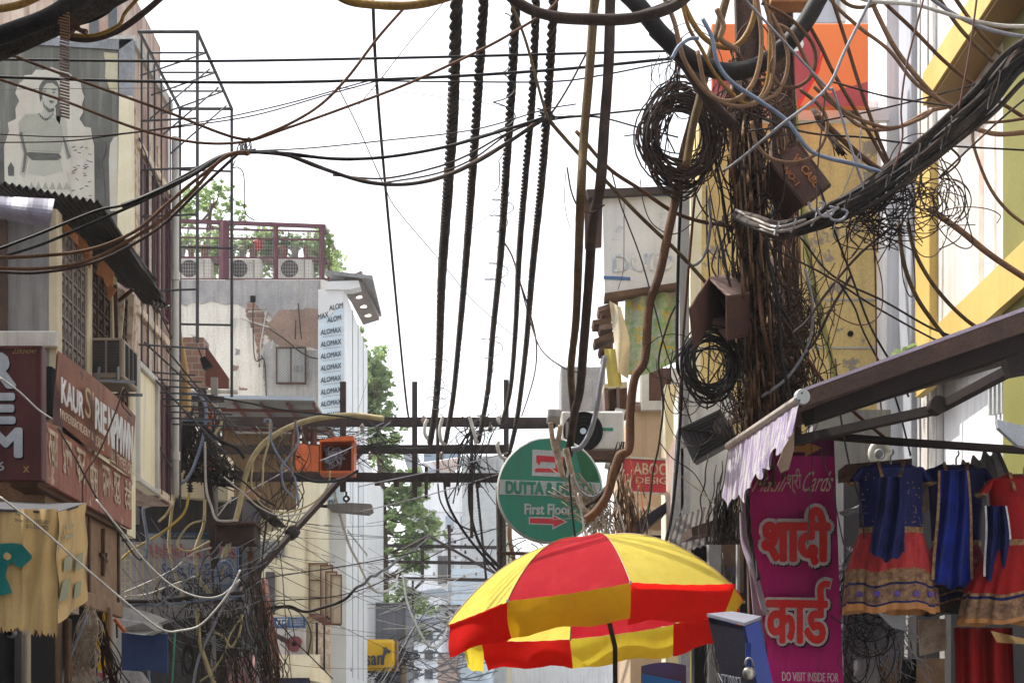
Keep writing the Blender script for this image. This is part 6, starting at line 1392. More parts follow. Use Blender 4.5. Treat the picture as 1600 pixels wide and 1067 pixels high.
vert(536, 597, 768, 9, YF_ - .06); vert(648, 597, 776, 8, YF_ - .06); vert(791, 594, 722, 8, YF_ - .06); vert(666, 730, 778, 5, YF_ - .06); vert(684, 664, 745, 5, YF_ - .06); vert(737, 664, 840, 5, YF_ - .03)
MB().bar(P(566, 706, YF_ - .1), P(536, 738, YF_ - .1), .06).build('brace', 'frame_steel', t)
MB().tube([P(548, 730, YF_ - .15), P(500, 785, YF_ - .5), P(445, 845, YF_ - 1), P(400, 895, YF_ - 1.5), P(372, 930, YF_ - 1.8)], .065, 6).build('stay_strut', 'frame_steel', t)
MB().lathe([(.05, -.1), (.11, -.08), (.11, .08), (.05, .1)], P(457, 832, YF_ - .9), (1, 0, -1), 8).build('strut_joint', 'frame_steel', t)
for k, (x, y) in enumerate(((640, 664), (655, 757), (747, 758), (590, 755), (620, 757), (700, 757), (768, 664), (825, 664))):
    q = MB(); s = 4 * YF_ / F; q.box(P(x, y, YF_).x - s, P(x, y, YF_).x + s, YF_ - .1, YF_ - .02, P(x, y, YF_).z - s, P(x, y, YF_).z + s); q.build('clamp', 'dark_brown', t)
def insul(x, y, Y, s, m='porcelain', t_=None, nm='insulator'):
    r = s * Y / F; return MB().lathe([(r * .3, -r * 1.2), (r * .9, -r * .9), (r * .4, -r * .5), (r, -r * .2), (r * .45, r * .2), (r * .8, r * .5), (r * .35, r), (r * .2, r * 1.3)], P(x, y, Y), seg=12).build(nm, m, t_ or t, True)
for x, y in ((566, 668), (578, 712), (690, 712), (766, 668), (662, 655), (752, 652), (722, 698)): insul(x, y, YF_ - .15, 5)
# leaning pole at the left end
t = thing('utility_pole', 'leaning dark steel pole smothered in wires at the left end of the cross-arms', 'pole', P(350, 1150 + EYE * F / 26, 26))
q = MB(); pts = [P(352, 1150 + EYE * F / 26, 26), P(345, 1000, 26), P(336, 860, 26), P(322, 720, 26.2), P(316, 610, 26.4)]
for a, b in zip(pts[:-1], pts[1:]): q.bar(a, b, .13, .13, up=(0, 1, 0))
q.build('pole_shaft', 'frame_steel', t)
q = MB(); q.bar(P(335, 590, 26.5), P(335, 1400, 27), .1, .1, up=(0, 1, 0)); q.build('second_shaft', 'grey_wall', t)
for (a, b) in (((280, 622), (350, 624)), ((286, 660), (350, 660)), ((296, 742), (345, 746)), ((276, 600), (268, 655))): MB().bar(P(*a, 26.2), P(*b, 26.2), .08).build('short_arm', 'frame_steel', t)
insul(296, 748, 26, 6, 'black_rubber', t); insul(297, 762, 26, 6, 'black_rubber', t); MB().bar(P(298, 750, 26), P(330, 748, 26), .05).build('short_arm', 'frame_steel', t)
t = thing('utility_box', 'battered orange-red box almost hidden by wires on the leaning pole', 'utility box', P(325, 735, 25.9))
MB().slab([P(311, 688, 25.9), P(319, 688, 25.9), P(333, 703, 25.9), P(333, 735, 25.9), P(311, 722, 25.9)], (0, .3, 0)).build('casing', 'orange_paint', t)
MB().slab([P(320, 648, 25.8), P(332, 642, 25.8), P(334, 660, 25.8), P(322, 672, 25.8)], (0, .1, 0)).build('torn_lid', 'orange_paint', t)
# orange open box on the frame
t = thing('utility_box', 'bright orange box with its door swung open on the cross-arms', 'utility box', P(520, 738, 27.2)); Yo = 27.0
q = MB()
for r in ((499, 687, 553, 690), (499, 735, 553, 739), (549, 690, 553, 735), (499, 690, 501, 735)): fbox(q, *r, Yo, .45)
q.build('casing', 'orange_paint', t)
q = MB(); fbox(q, 501, 690, 549, 735, Yo + .35, .05); q.build('interior', 'orange_dark', t)
MB().slab([P(461, 693, Yo - .2), P(499, 695, Yo), P(499, 738, Yo), P(462, 736, Yo - .2)], (0, .04, 0)).build('door', 'orange_paint', t)
q = MB(); 
for a, b in (((461, 693), (499, 695)), ((499, 695), (499, 738)), ((499, 738), (462, 736)), ((462, 736), (461, 693))): q.bar(P(*a, Yo - .1), P(*b, Yo - .1), .018)
q.build('door_edge', 'rust', t)
MB().slab([P(512, 684, Yo - .05), P(552, 680, Yo - .05), P(554, 688, Yo - .05), P(500, 690, Yo - .05)], (0, .5, 0)).build('rain_hood', 'orange_paint', t)
q = MB()
for k in range(16): q.tube(catmull([P(random.uniform(506, 545), random.uniform(696, 706), Yo + .2), P(random.uniform(508, 540), random.uniform(700, 724), Yo + .05), P(random.uniform(510, 535), random.uniform(715, 734), Yo + .1)], 5), .012, 4)
q.build('wiring', 'grey_cable', t)
MB().lathe([(.02, -.02), (.02, .02)], P(466, 714, Yo - .24), (0, 1, 0), 8).build('latch', 'pitch', t)
# street lights
t = thing('street_light', 'long grey street light head hooked below the orange box', 'street light', P(550, 800, 27.8))
MB().slab([P(508, 788, 27.7), P(516, 797, 27.7), P(575, 802, 27.7), P(582, 797, 27.7), P(580, 787, 27.7), P(545, 785, 27.7)], (0, .3, 0)).build('lamp_head', 'grey_wall', t)
MB().tube([P(541, 768, 27.8)] + [P(541 + 4 * math.sin(a), 779 - 4 * math.cos(a), 27.8) for a in [i * .5 for i in range(13)]], .02, 6).build('hook', 'frame_steel', t); MB().tube([P(541, 783, 27.8), P(541, 800, 27.8)], .015).build('rod', 'frame_steel', t)
MB().tube([P(497, 790, 27.9), P(512, 791, 27.9)], .025).build('arm', 'frame_steel', t)
Y2 = 54.0
t = thing('street_light', 'small pale street light on a thin arm by the second cross-arm frame', 'street light', P(680, 932, Y2))
MB().slab([P(657, 923, Y2), P(660, 930, Y2), P(700, 932, Y2), P(702, 925, Y2), P(692, 919, Y2), P(672, 920, Y2)], (0, .4, 0)).build('lamp_head', 'pale_blue', t); MB().tube([P(638, 930, Y2), P(648, 926, Y2), P(658, 926, Y2)], .04).build('arm', 'frame_steel', t)
# second frame
t = thing('steel_gantry', 'second smaller frame of cross-arms farther down the street', 'steel frame', P(660, 1150 + EYE * F / Y2, Y2))
for y in (851, 876, 902): arm(560, y, 780, y + 4, Y2, 4.5)
vert(660, 833, 902, 5, Y2 - .1); vert(702, 820, 902, 5, Y2 - .1); vert(645, 902, 1190, 3, Y2 + .1)
for a, b in (((672, 836), (630, 858)), ((666, 902), (578, 988)), ((672, 838), (745, 880)), ((745, 880), (792, 905))): MB().tube([P(*a, Y2 - .2), P(*b, Y2 - .2)], .045, 6).build('brace', 'frame_steel', t)
for x, y in ((711, 846), (727, 852), (727, 862), (744, 896), (712, 870), (728, 874), (678, 896), (745, 872), (726, 900), (700, 822), (706, 828)): insul(x, y, Y2 - .2, 2.4, 'porcelain' if y > 865 else 'black_rubber')
for Y3, y3, x0, x1 in ((70, 955, 620, 760), (70, 985, 640, 740)): arm(x0, y3, x1, y3 + 2, Y3, 2.5)
t = thing('crossarm', 'rusty single cross-arm just above the umbrella by the round sign', 'steel bar', P(820, 865, 16.5))
MB().bar(P(776, 864, 16.5), P(850, 865, 16.5), 5 * 16.5 / F).build('bar', 'rust', t)
MB().tube([P(782, 760, 30), P(784, 900, 30), P(790, 1000, 30)], .09, 6).build('upright', 'dusty_black', t)
t = thing('metal_strip', 'brown spiral-wrapped metal strip hanging at the top left corner', 'metal strip', P(100, 185, 8))
q = MB(); q.slab([P(90, -20, 8), P(108, -20, 8), P(108, 60, 8), P(94, 60, 8)], (0, .012, 0)); q.build('strap', 'rust', t)
for k in range(42): y = -16 + k * 4.8; MB().bar(P(91 + (2.5 if y > 40 else 0), y, 7.98), P(108.5, y + 4, 7.98), .0075).build('wrap', 'cab_dust' if y > 60 else 'tan_cable', t)

# ================================================================ individual cables (photo pixel path, distance)
W = wire
W([(-30, 66, 8), (40, 42), (90, 20), (150, -25)], 28, 'black_rubber', 'thick black pipe-like cable crossing the top left corner, upper of two', seg=12)
W([(-30, 92, 8.2), (40, 62), (110, 30), (210, -22)], 30, 'dusty_black', 'thick black pipe-like cable crossing the top left corner, lower of two', seg=12)
W([(-30, 18, 7.8), (30, 8), (80, -15)], 12, 'ochre_cable', 'short ochre cable at the extreme top left corner', seg=10)
W([(100, 58, 8.4), (140, 62), (185, 48), (225, 20), (262, -12)], 10, 'dark_brown', 'dark bent cable curving up beneath the top left pipes', seg=8)
W([(112, 55, 8.3), (150, 55), (185, 40), (196, 20), (225, -12)], 6, 'ochre_cable', 'yellow-brown cable tied to the bent cable at top left', seg=8)
W([(90, 40, 8.5), (130, 35), (165, 20), (195, -10)], 8, 'black_rubber', 'short black cable sagging under the top left pipes', seg=8)
tag(MB().slab([P(104, 20, 8.1), P(118, 30, 8.1), P(126, 44, 8.1), P(136, 46, 8.1), P(132, 52, 8.1), P(116, 44, 8.1), P(104, 60, 8.1)], (0, .03, 0)).build('bracket', 'rust'), 'rusty bracket clamped beside the spiral-wrapped strip', 'bracket')
W([(-20, 93, 13), (300, 96), (620, 91), (900, 84), (1052, 80)], 4, 'black_rubber', 'straight black cable across the sky, upper of the pair', per=14)
W([(-20, 120, 13), (200, 127), (420, 129), (640, 123), (860, 110), (1050, 92)], 4.6, 'black_rubber', 'straight black cable across the sky, lower of the pair', per=14)
W([(520, 126, 13.1), (700, 128), (860, 128), (940, 118), (1050, 96)], 2.4, 'black_rubber', 'thin black wire leaving the lower straight cable towards the poles')
W([(-20, 72, 11), (110, 121), (250, 171), (370, 216), (420, 208), (490, 172), (540, 125), (590, 60), (634, 10)], 4.4, 'brown_cable', 'brown cable dipping to the tie then climbing steeply to the ochre arc')
W([(-20, 118, 11.3), (100, 158), (210, 200), (300, 222), (380, 222), (450, 200), (540, 168), (640, 130), (740, 84), (800, 52), (860, 14), (880, -15)], 4.2, 'brown_cable', 'brown cable dipping to the tie then rising gently to the right')
W([(-20, 209, 13), (100, 214), (200, 208), (330, 188), (450, 162), (560, 131), (600, 122)], 2, 'dark_brown', 'thin dark wire sloping up from left, upper of two')
W([(-20, 223, 13), (100, 221), (190, 210), (300, 196), (400, 180), (520, 146), (600, 124)], 2, 'dark_brown', 'thin dark wire sloping up from left, lower of two')
W([(-20, 140, 14), (250, 138), (520, 137), (700, 153), (860, 178), (960, 182)], .9, 'thin_steel', 'hair-thin wire crossing the white sky below the straight cables', seg=4)
W([(-20, 396, 12), (60, 366), (150, 330), (200, 318), (290, 278), (340, 248), (372, 238), (430, 240)], 4.4, 'black_rubber', 'black cable in the sagging left bundle, uppermost')
W([(-20, 408, 12), (80, 376), (200, 324), (280, 286), (345, 248), (385, 238)], 4.6, 'black_rubber', 'black cable in the sagging left bundle, second from top', wob=.006)
W([(190, 322, 12.1), (240, 302), (300, 270), (350, 244), (400, 236)], 8, 'black_rubber', 'thick black spliced cable in the left bundle', seg=8)
W([(-20, 403, 11.6), (60, 400), (140, 390), (210, 362), (262, 318), (310, 278), (360, 242), (390, 238)], 5.6, 'brown_cable', 'brown cable sagging across the left awning, upper of three', seg=8)
W([(-20, 418, 11.6), (60, 420), (130, 410), (190, 382), (250, 345), (300, 300), (350, 246), (390, 240)], 5.6, 'brown_cable', 'brown cable sagging across the left awning, middle of three', seg=8)
W([(-20, 424, 11.8), (60, 426), (140, 412), (200, 386), (256, 350), (312, 296), (370, 242)], 5, 'dark_brown', 'brown cable sagging across the left awning, lowest of three', seg=8)
W([(385, 238, 12.1), (440, 240), (500, 262), (580, 286), (660, 285), (740, 256), (850, 186)], 6, 'dusty_black', 'thick sagging cable right of the tie, lowest of the fan', seg=8)
W([(385, 236, 12.1), (450, 240), (520, 248), (600, 246), (700, 229), (800, 200), (850, 184)], 5, 'black_rubber', 'black cable right of the tie, middle of the fan', seg=8)
W([(385, 237, 12.2), (460, 246), (540, 275), (620, 288), (700, 272), (790, 224), (850, 182)], 4, 'brown_cable', 'brown sagging cable right of the tie, just above the lowest')
W([(390, 236, 12.3), (480, 232), (600, 220), (740, 203), (850, 172), (900, 163)], 2, 'dark_brown', 'thin wire right of the tie, top of the fan')
W([(400, 238, 12.3), (470, 245), (560, 250), (680, 232), (760, 210), (850, 186)], 2.4, 'dusty_black', 'thin black wire right of the tie, second in the fan')
W([(520, 274, 12.3), (600, 279), (680, 262, 12.4), (730, 243), (790, 210), (850, 186), (900, 182), (1000, 172), (1100, 160)], 3, 'dark_brown', 'dark wire passing the sky knot towards the poles')
W([(600, 286, 12.2), (680, 272, 12.4), (740, 248), (800, 206), (860, 188), (930, 183), (1000, 200), (1060, 215)], 2.6, 'dark_brown', 'dark wire from the sky knot bending to the cable coil')
q = MB()
for k in range(9): c = P(379 + random.uniform(-6, 8), 225 + random.uniform(-4, 4), 11.7); r = random.uniform(.04, .075); a_ = random.uniform(-.3, .3); q.tube([c + Vector((r * .35 * math.cos(a) + a_ * .05 * math.sin(a), .05 * math.sin(a), r * math.sin(a) - .015)) for a in [i * .5 for i in range(14)]], .004, 4)
tag(q.build('wire_tie', 'black_rubber'), 'small black knot of tie wire holding the left bundle up', 'wire tie')
W([(368, 250, 11.8), (364, 262), (372, 262), (381, 275), (383, 330), (398, 345)], 1.8, 'dark_brown', 'frayed wire end hanging from the left knot')
W([(322, 268, 30), (326, 300), (330, 330), (338, 350)], .1, 'thin_steel', 'faint wire hanging before the terrace tree', seg=3)
q = MB()
for k in range(14): c = P(852 + random.uniform(-7, 9), 181 + random.uniform(-8, 8), 12.2); d = Vector((random.gauss(0, 1), random.gauss(0, .5), random.gauss(0, 1))).normalized() * .07; q.tube([c - d, c + Vector((0, 0, .012)), c + d], .006, 4)
tag(q.build('wire_knot', 'black_rubber'), 'black knot of wires where the cables cross in the sky', 'wire knot')
W([(582, -15, 16), (588, 120, 17), (602, 290, 19), (620, 480, 22), (634, 620, 25), (640, 662, 27)], 4.2, 'dark_brown', 'long straight dark wire dropping from the ochre arc to the cross-arms', seg=6)
W([(530, 140, 14), (560, 200, 15), (600, 290), (622, 330, 17), (690, 410, 19), (740, 470, 20), (800, 522, 22), (832, 536, 23)], 1.4, 'thin_steel', 'hair-thin zigzag wire crossing behind the twisted cables', seg=4)
W([(697, 0, 14), (640, 66), (598, 120), (560, 165, 15)], 1.4, 'thin_steel', 'hair-thin wire running down left from the first twisted cable', seg=4)
W([(790, 316, 18), (700, 390, 20), (620, 482, 24), (590, 545, 28), (560, 640, 32)], .9, 'grey_cable', 'faint hair-thin diagonal wire in the middle of the sky', seg=4)
W([(790, 528, 24), (730, 570, 26), (690, 600, 28)], .8, 'grey_cable', 'faint short thin wire near the feet of the twisted cables', seg=4)
W([(510, -20, 9.5), (545, 2), (600, 9), (650, 8), (700, -4), (730, -20)], 13, 'ochre_cable', 'thick ochre cable arcing along the top edge of the sky', seg=12)
W([(760, -40, 9.6), (810, 5), (860, 25), (930, 30), (990, 28), (1050, 12), (1090, -20)], 16, 'dark_brown', 'thick dark brown cable sagging along the top centre', seg=12)
W([(800, -10, 10), (850, 22), (905, 32)], 3, 'dark_brown', 'short thin dark cable joining the top centre sag')
# twisted cables
twisted([(714, -20, 13), (710, 100, 13.6), (706, 200, 14.6), (698, 320, 16), (690, 440, 18.5), (686, 560, 22), (680, 640, 25), (672, 692, 27.6)], 15, 'twisted black cable, thickest and first from the left')
twisted([(694, 400, 18), (688, 480, 20), (684, 560, 22.5), (680, 620, 25), (676, 660, 27)], 7, 'second strand hugging the foot of the thickest twisted cable')
twisted([(757, -20, 13), (748, 120, 14), (740, 240, 15.2), (730, 380, 17.5), (719, 510, 21), (708, 620, 25), (696, 692, 27.6)], 12, 'twisted black cable, second from the left')
twisted([(807, -20, 13), (800, 120, 14), (791, 260, 15.5), (782, 400, 18), (770, 520, 21.5), (762, 610, 24.5), (748, 690, 27.6)], 11.5, 'twisted black cable with springy loops, third from the left')
twisted([(838, -20, 13), (832, 140, 14.2), (821, 270, 15.6), (811, 400, 18), (805, 520, 21.5), (797, 610, 24.5), (784, 662, 27.4)], 10, 'twisted black cable, fourth from the left')
twisted([(866, -20, 13), (858, 120, 14), (847, 270, 15.6), (832, 420, 18.2), (822, 540, 22), (810, 640, 25.5), (800, 690, 27.2), (792, 716, 27.8)], 10.5, 'twisted black cable, fifth from the left, ending at the round sign')
for k, (x, a, b, ph) in enumerate(((786, 300, 450, 0), (771, 520, 700, 1), (690, 560, 650, 2), (800, 20, 300, 3))):
    pts = []
    for i in range(70):
        s = i / 69; y = a + (b - a) * s; Y = 14.5 + (y - 200) * .022 if y > 200 else 14; pts.append(P(x - (y - a) * .08 + (10 + 9 * math.sin(s * 9 + ph)) * math.cos(s * 38 + ph), y + 6 * math.sin(s * 38 + ph), max(14, Y)))
    tag(MB().tube(pts, .0055, 4).build('binding_wire', 'thin_steel', None, True), ('loose springy binding wire round the third twisted cable, middle height', 'loose springy binding wire low on the third twisted cable', 'curly pale binding wire at the foot of the first twisted cable', 'springy binding wire high on the third twisted cable')[k], 'wire')
for k, (pts, lb) in enumerate((([(672, 690, 27.4), (664, 678), (664, 664), (668, 655)], 'white wrapped cable end at the foot of the first twisted cable'), ([(696, 694, 27.4), (690, 690), (687, 672), (692, 650)], 'white wrapped cable end at the foot of the second twisted cable'), ([(746, 692, 27.4), (742, 680), (737, 662), (733, 650)], 'white wrapped cable end at the foot of the third twisted cable'), ([(784, 664, 27.3), (779, 657), (778, 650)], 'small white cable end at the foot of the fourth twisted cable'), ([(792, 718, 27.3), (782, 712), (777, 696), (780, 690)], 'white wrapped cable end touching the top of the round sign'))):
    W(pts, 5.5, 'white_cable', lb, 'cable end', 'cable_end', seg=8)
W([(782, 370, 18), (800, 400, 19), (812, 440), (826, 482, 20), (838, 536, 21), (836, 580, 23), (826, 618, 25), (815, 650, 27)], 2.6, 'red_wire', 'dark red wire wandering beside the fifth twisted cable')
W([(812, 440, 19), (828, 500, 20), (845, 545, 18), (880, 574, 16), (915, 584, 15)], 2.4, 'dark_brown', 'thin dark wire leaving the red wire towards the bamboo-like poles')
# straight thick drops
W([(930, -20, 12), (922, 100), (912, 220), (907, 320), (904, 400, 13), (900, 500, 14), (892, 580, 15), (896, 650, 16), (889, 700, 16.6), (879, 742, 17)], 12.5, 'dull_ochre', 'thick ochre-brown cable hanging down to the round sign, left of the pair', seg=12)
W([(954, -20, 12), (951, 100), (944, 200), (938, 290), (926, 350, 12.6), (920, 440, 13.4), (912, 540, 14.2), (906, 610, 15), (897, 650, 15.8), (889, 710, 16.6)], 15, 'dark_brown', 'thick dark cable hanging down to the round sign, right of the pair', seg=12)
W([(1084, 180, 12.2), (1068, 240), (1056, 310), (1043, 370), (1030, 430), (1014, 480), (1008, 560), (992, 590), (985, 640), (983, 700), (968, 712), (958, 740), (948, 775), (930, 800), (915, 812)], 14, 'brown_cable', 'thick bent brown cable winding down left of the red sign', seg=12)
W([(860, 660, 16.4), (864, 690), (872, 720), (880, 745), (872, 700), (876, 664)], 8, 'pale_bark', 'whitish looped cable stub over the round sign logo', seg=10)
W([(884, 700, 16.2), (893, 740), (902, 770), (908, 790), (916, 800), (930, 812)], 10, 'pale_bark', 'pale bark-like cable bending right across the round sign', seg=10)
W([(946, 556, 15.5), (938, 600), (932, 640), (922, 675), (908, 698), (893, 702)], 8, 'grey_cable', 'silvery flexible conduit curving past the outdoor fan unit', seg=10)
W([(1060, 470, 13), (1045, 500), (1030, 560), (1035, 600), (1038, 640), (1030, 700), (1020, 740), (1010, 800), (1000, 840)], 3.4, 'dusty_black', 'lumpy dark wire dangling in front of the red sign', wob=.02)
W([(1066, 270, 12.6), (1060, 400), (1058, 560), (1065, 600), (1060, 700), (1050, 800), (1040, 848)], 5.2, 'black_rubber', 'long straight black cable falling beside the pinkish sheet wall')
W([(852, 182, 12.2), (900, 236), (940, 276), (1000, 338), (1060, 395), (1110, 450), (1150, 500), (1178, 535)], 6, 'dull_ochre', 'yellow-brown diagonal cable from the sky knot to the open cabinet', seg=8)
W([(790, -15, 12), (820, 60), (845, 150), (856, 186)], 4.4, 'dull_ochre', 'yellow-brown cable entering the sky knot from above', seg=8)
W([(900, 205, 12.3), (950, 262), (1000, 296), (1050, 330), (1090, 345), (1130, 352), (1165, 358)], 6, 'brown_cable', 'brown diagonal cable running from the thick drops to the pole wrap', seg=8)
W([(856, 186, 12.2), (880, 150), (905, 105), (925, 60), (938, -15)], 3.4, 'dark_brown', 'dark wire climbing right from the sky knot')
W([(886, 262, 12.2), (893, 300), (905, 325), (925, 332), (945, 320)], 2.6, 'dark_brown', 'small dark hanging loop between the two thick drops')
W([(884, 270, 12.2), (882, 310), (886, 340), (893, 360)], 1.1, 'dark_brown', 'thin broken wire end dangling left of the thick drops')
W([(955, 266, 14), (970, 320), (1000, 400), (1020, 470), (1040, 545), (1060, 600), (1080, 660)], 2.4, 'dark_brown', 'thin wire slanting down across the white signboard', seg=5)
W([(975, 300, 14), (975, 360), (974, 420), (966, 452)], 1.4, 'dark_brown', 'thin wire hanging straight in front of the white signboard', seg=4)
W([(1000, 280, 12.5), (1006, 320), (1020, 350), (1050, 366), (1080, 350), (1110, 310)], 2, 'dark_brown', 'thin loop of wire sagging right of the white signboard', seg=4)
W([(1108, 310, 12.2), (1110, 350), (1104, 390), (1090, 412), (1074, 415)], 4.5, 'grey_cable', 'light grey cable end hooking left above the open cabinet', seg=8)
# black sling and big cables at top right
W([(968, -20, 11), (1000, 12), (1035, 55), (1078, 92), (1130, 112), (1180, 105), (1220, 78), (1255, 40), (1290, -20)], 27, 'black_rubber', 'very thick black hose looping round the two steel poles', seg=14)
W([(860, 28, 10.8), (940, 32), (985, 30), (1020, 20), (1060, 5)], 17, 'dusty_black', 'thick dusty hose joining the black loop from the left', seg=12)
W([(1020, 48, 11.2), (1070, 100), (1110, 160), (1150, 200)], 18, 'dark_brown', 'thick dark sleeve sloping down from the black loop to the pole', seg=12)
W([(1140, -20, 11.4), (1118, 60), (1104, 110), (1092, 160), (1082, 200), (1072, 260)], 13, 'dull_ochre', 'thick ochre cable slanting behind the big coil', seg=10)
brown = [
 ([(1030, -20, 10.8), (1052, 30), (1062, 70), (1072, 100), (1100, 140), (1130, 158), (1160, 150), (1182, 118), (1190, 60), (1180, -20)], 7.5, 'tan_cable', 'tan cable loop hanging widest left in front of the poles'),
 ([(1060, -20, 10.9), (1075, 40), (1095, 75), (1120, 120), (1160, 160), (1185, 155), (1200, 120), (1203, 40), (1196, -20)], 6, 'ochre_cable', 'ochre cable loop second from left in front of the poles'),
 ([(1056, -20, 11), (1085, 40), (1112, 68), (1145, 74), (1168, 52), (1180, 15), (1180, -20)], 9, 'ochre_cable', 'thick ochre cable loop high between the two poles'),
 ([(1090, 80, 10.8), (1105, 140), (1140, 164), (1180, 162), (1204, 130), (1208, 60), (1188, -20)], 6.5, 'tan_cable', 'tan cable loop reaching lowest in front of the left pole'),
 ([(1190, 5, 10.8), (1235, 30), (1270, 70), (1272, 110), (1250, 134), (1220, 135), (1205, 110), (1208, 90)], 6, 'brown_cable', 'brown cable curling over the crimson printed curve'),
 ([(1205, 22, 10.8), (1228, 70), (1230, 110), (1215, 145), (1190, 158), (1170, 164)], 6.5, 'tan_cable', 'tan cable curving down between the right pole and the billboard'),
 ([(1202, 35, 10.9), (1235, 50), (1262, 100), (1290, 145), (1330, 180), (1390, 200), (1440, 185), (1460, 170)], 6, 'tan_cable', 'tan cable sweeping right from the poles under the billboard'),
 ([(1120, 15, 10.8), (1130, 40), (1126, 60), (1140, 72), (1152, 78)], 9, 'tan_cable', 'fat pink-tan cable stub crossing the left pole top'),
 ([(1174, 190, 11.2), (1182, 225), (1205, 248), (1240, 254), (1270, 244), (1288, 218), (1292, 190), (1280, 165), (1250, 140)], 6, 'tan_cable', 'tan cable ring looping over the tilted brown box'),
 ([(1150, 80, 11.2), (1170, 110), (1185, 125), (1200, 122)], 6.5, 'brown_cable', 'short brown cable crossing between the steel poles'),
 ([(1284, -20, 11), (1308, 12), (1345, 45), (1390, 80), (1430, 130), (1480, 165), (1520, 195)], 6, 'tan_cable', 'tan cable running diagonally down right, leftmost start'),
 ([(1352, -20, 11), (1372, 25), (1395, 70), (1420, 105), (1460, 150), (1495, 172)], 8, 'tan_cable', 'thick tan cable running diagonally down right past the white pilaster'),
 ([(1382, 5, 11.2), (1430, 50), (1480, 100), (1540, 145), (1610, 190)], 6, 'brown_cable', 'brown cable running diagonally down right over the yellow frame'),
 ([(1455, -20, 11.4), (1500, 45), (1545, 90), (1580, 120)], 6.5, 'dull_ochre', 'ochre cable crossing the yellow frame high at right, left one'),
 ([(1480, -20, 11.6), (1530, 50), (1575, 95)], 6.5, 'dull_ochre', 'ochre cable crossing the yellow frame high at right, right one'),
 ([(1310, -15, 10.6), (1360, 2), (1430, 8), (1500, 28), (1560, 40), (1620, 42)], 6.5, 'white_cable', 'pale cable running along the top right, upper one'),
 ([(1430, -20, 10.8), (1490, 22), (1540, 45), (1600, 58), (1620, 56)], 6.5, 'grey_cable', 'pale grey cable running along the top right, lower one'),
 ([(1300, -15, 10.8), (1330, 10), (1365, 8), (1385, -15)], 6, 'dull_ochre', 'short ochre cable sag at the top edge above the billboard corner'),
 ([(1294, -20, 11), (1320, 60), (1345, 140), (1370, 210), (1392, 262)], 6, 'brown_cable', 'brown cable dropping from the billboard right edge to the bundle'),
 ([(1256, 25, 11), (1282, 72), (1300, 110), (1335, 170), (1365, 220), (1388, 264)], 6, 'brown_cable', 'brown cable crossing the orange billboard down to the bundle'),
 ([(1272, 136, 11), (1310, 170), (1350, 200), (1400, 200), (1450, 175), (1480, 168)], 6, 'tan_cable', 'tan cable sagging shallowly below the billboard'),
 ([(1275, 180, 11.3), (1320, 222), (1360, 256), (1390, 275)], 9, 'brown_cable', 'thick brown cable slanting from the tan ring to the bundle'),
 ([(1520, 195, 11.3), (1522, 230), (1545, 290), (1575, 330), (1615, 360)], 5.5, 'tan_cable', 'tan cable dropping in front of the pink glitter advert'),
 ([(1450, 325, 11.4), (1500, 360), (1550, 400), (1620, 446)], 10, 'tan_cable', 'thick tan cable running from the tangle to the right edge'),
 ([(1404, 350, 11.6), (1412, 410), (1430, 460), (1456, 500), (1480, 530)], 7, 'dull_ochre', 'ochre cable falling from the tangle to the awning, left one'),
 ([(1418, 345, 11.5), (1430, 395), (1462, 450), (1510, 500), (1560, 530), (1620, 556)], 6.5, 'dull_ochre', 'ochre cable falling from the tangle to the awning, right one'),
 ([(1520, 200, 11), (1560, 210), (1620, 205)], 8, 'tan_cable', 'short tan cable lying level at the right edge, lower'),
 ([(1530, 192, 11), (1570, 190), (1620, 182)], 5, 'brown_cable', 'short brown cable lying level at the right edge, upper'),
]
for spec, w_, m, lb in brown: W(spec, w_, m, lb, seg=8)
W([(1098, 30, 10.5), (1112, 58), (1122, 100), (1145, 130), (1190, 160), (1230, 190), (1262, 232), (1290, 246), (1340, 258), (1385, 272)], 6.5, 'blue_cable', 'blue-grey cable sweeping over the left pole to the bundle', seg=10)
W([(1155, -10, 10.5), (1220, 60), (1290, 135), (1302, 142), (1320, 200), (1345, 280), (1350, 300)], 4, 'grey_cable', 'grey cable slanting right across the poles and billboard')
W([(1130, 268, 12.2), (1160, 246, 10.9), (1220, 196, 10.4), (1290, 140), (1320, 80), (1358, 5), (1365, -15)], 4.8, 'grey_cable', 'grey cable rising right across the billboard to the top edge')
W([(1092, 60, 10.6), (1076, 62), (1060, 74), (1050, 92)], 6, 'blue_cable', 'short slate cable hooked over the black hose', seg=8)
W([(1300, 128, 10.8), (1380, 150), (1440, 160), (1500, 168)], 3, 'dusty_black', 'thin dark wire running right from the grey cable crossing')
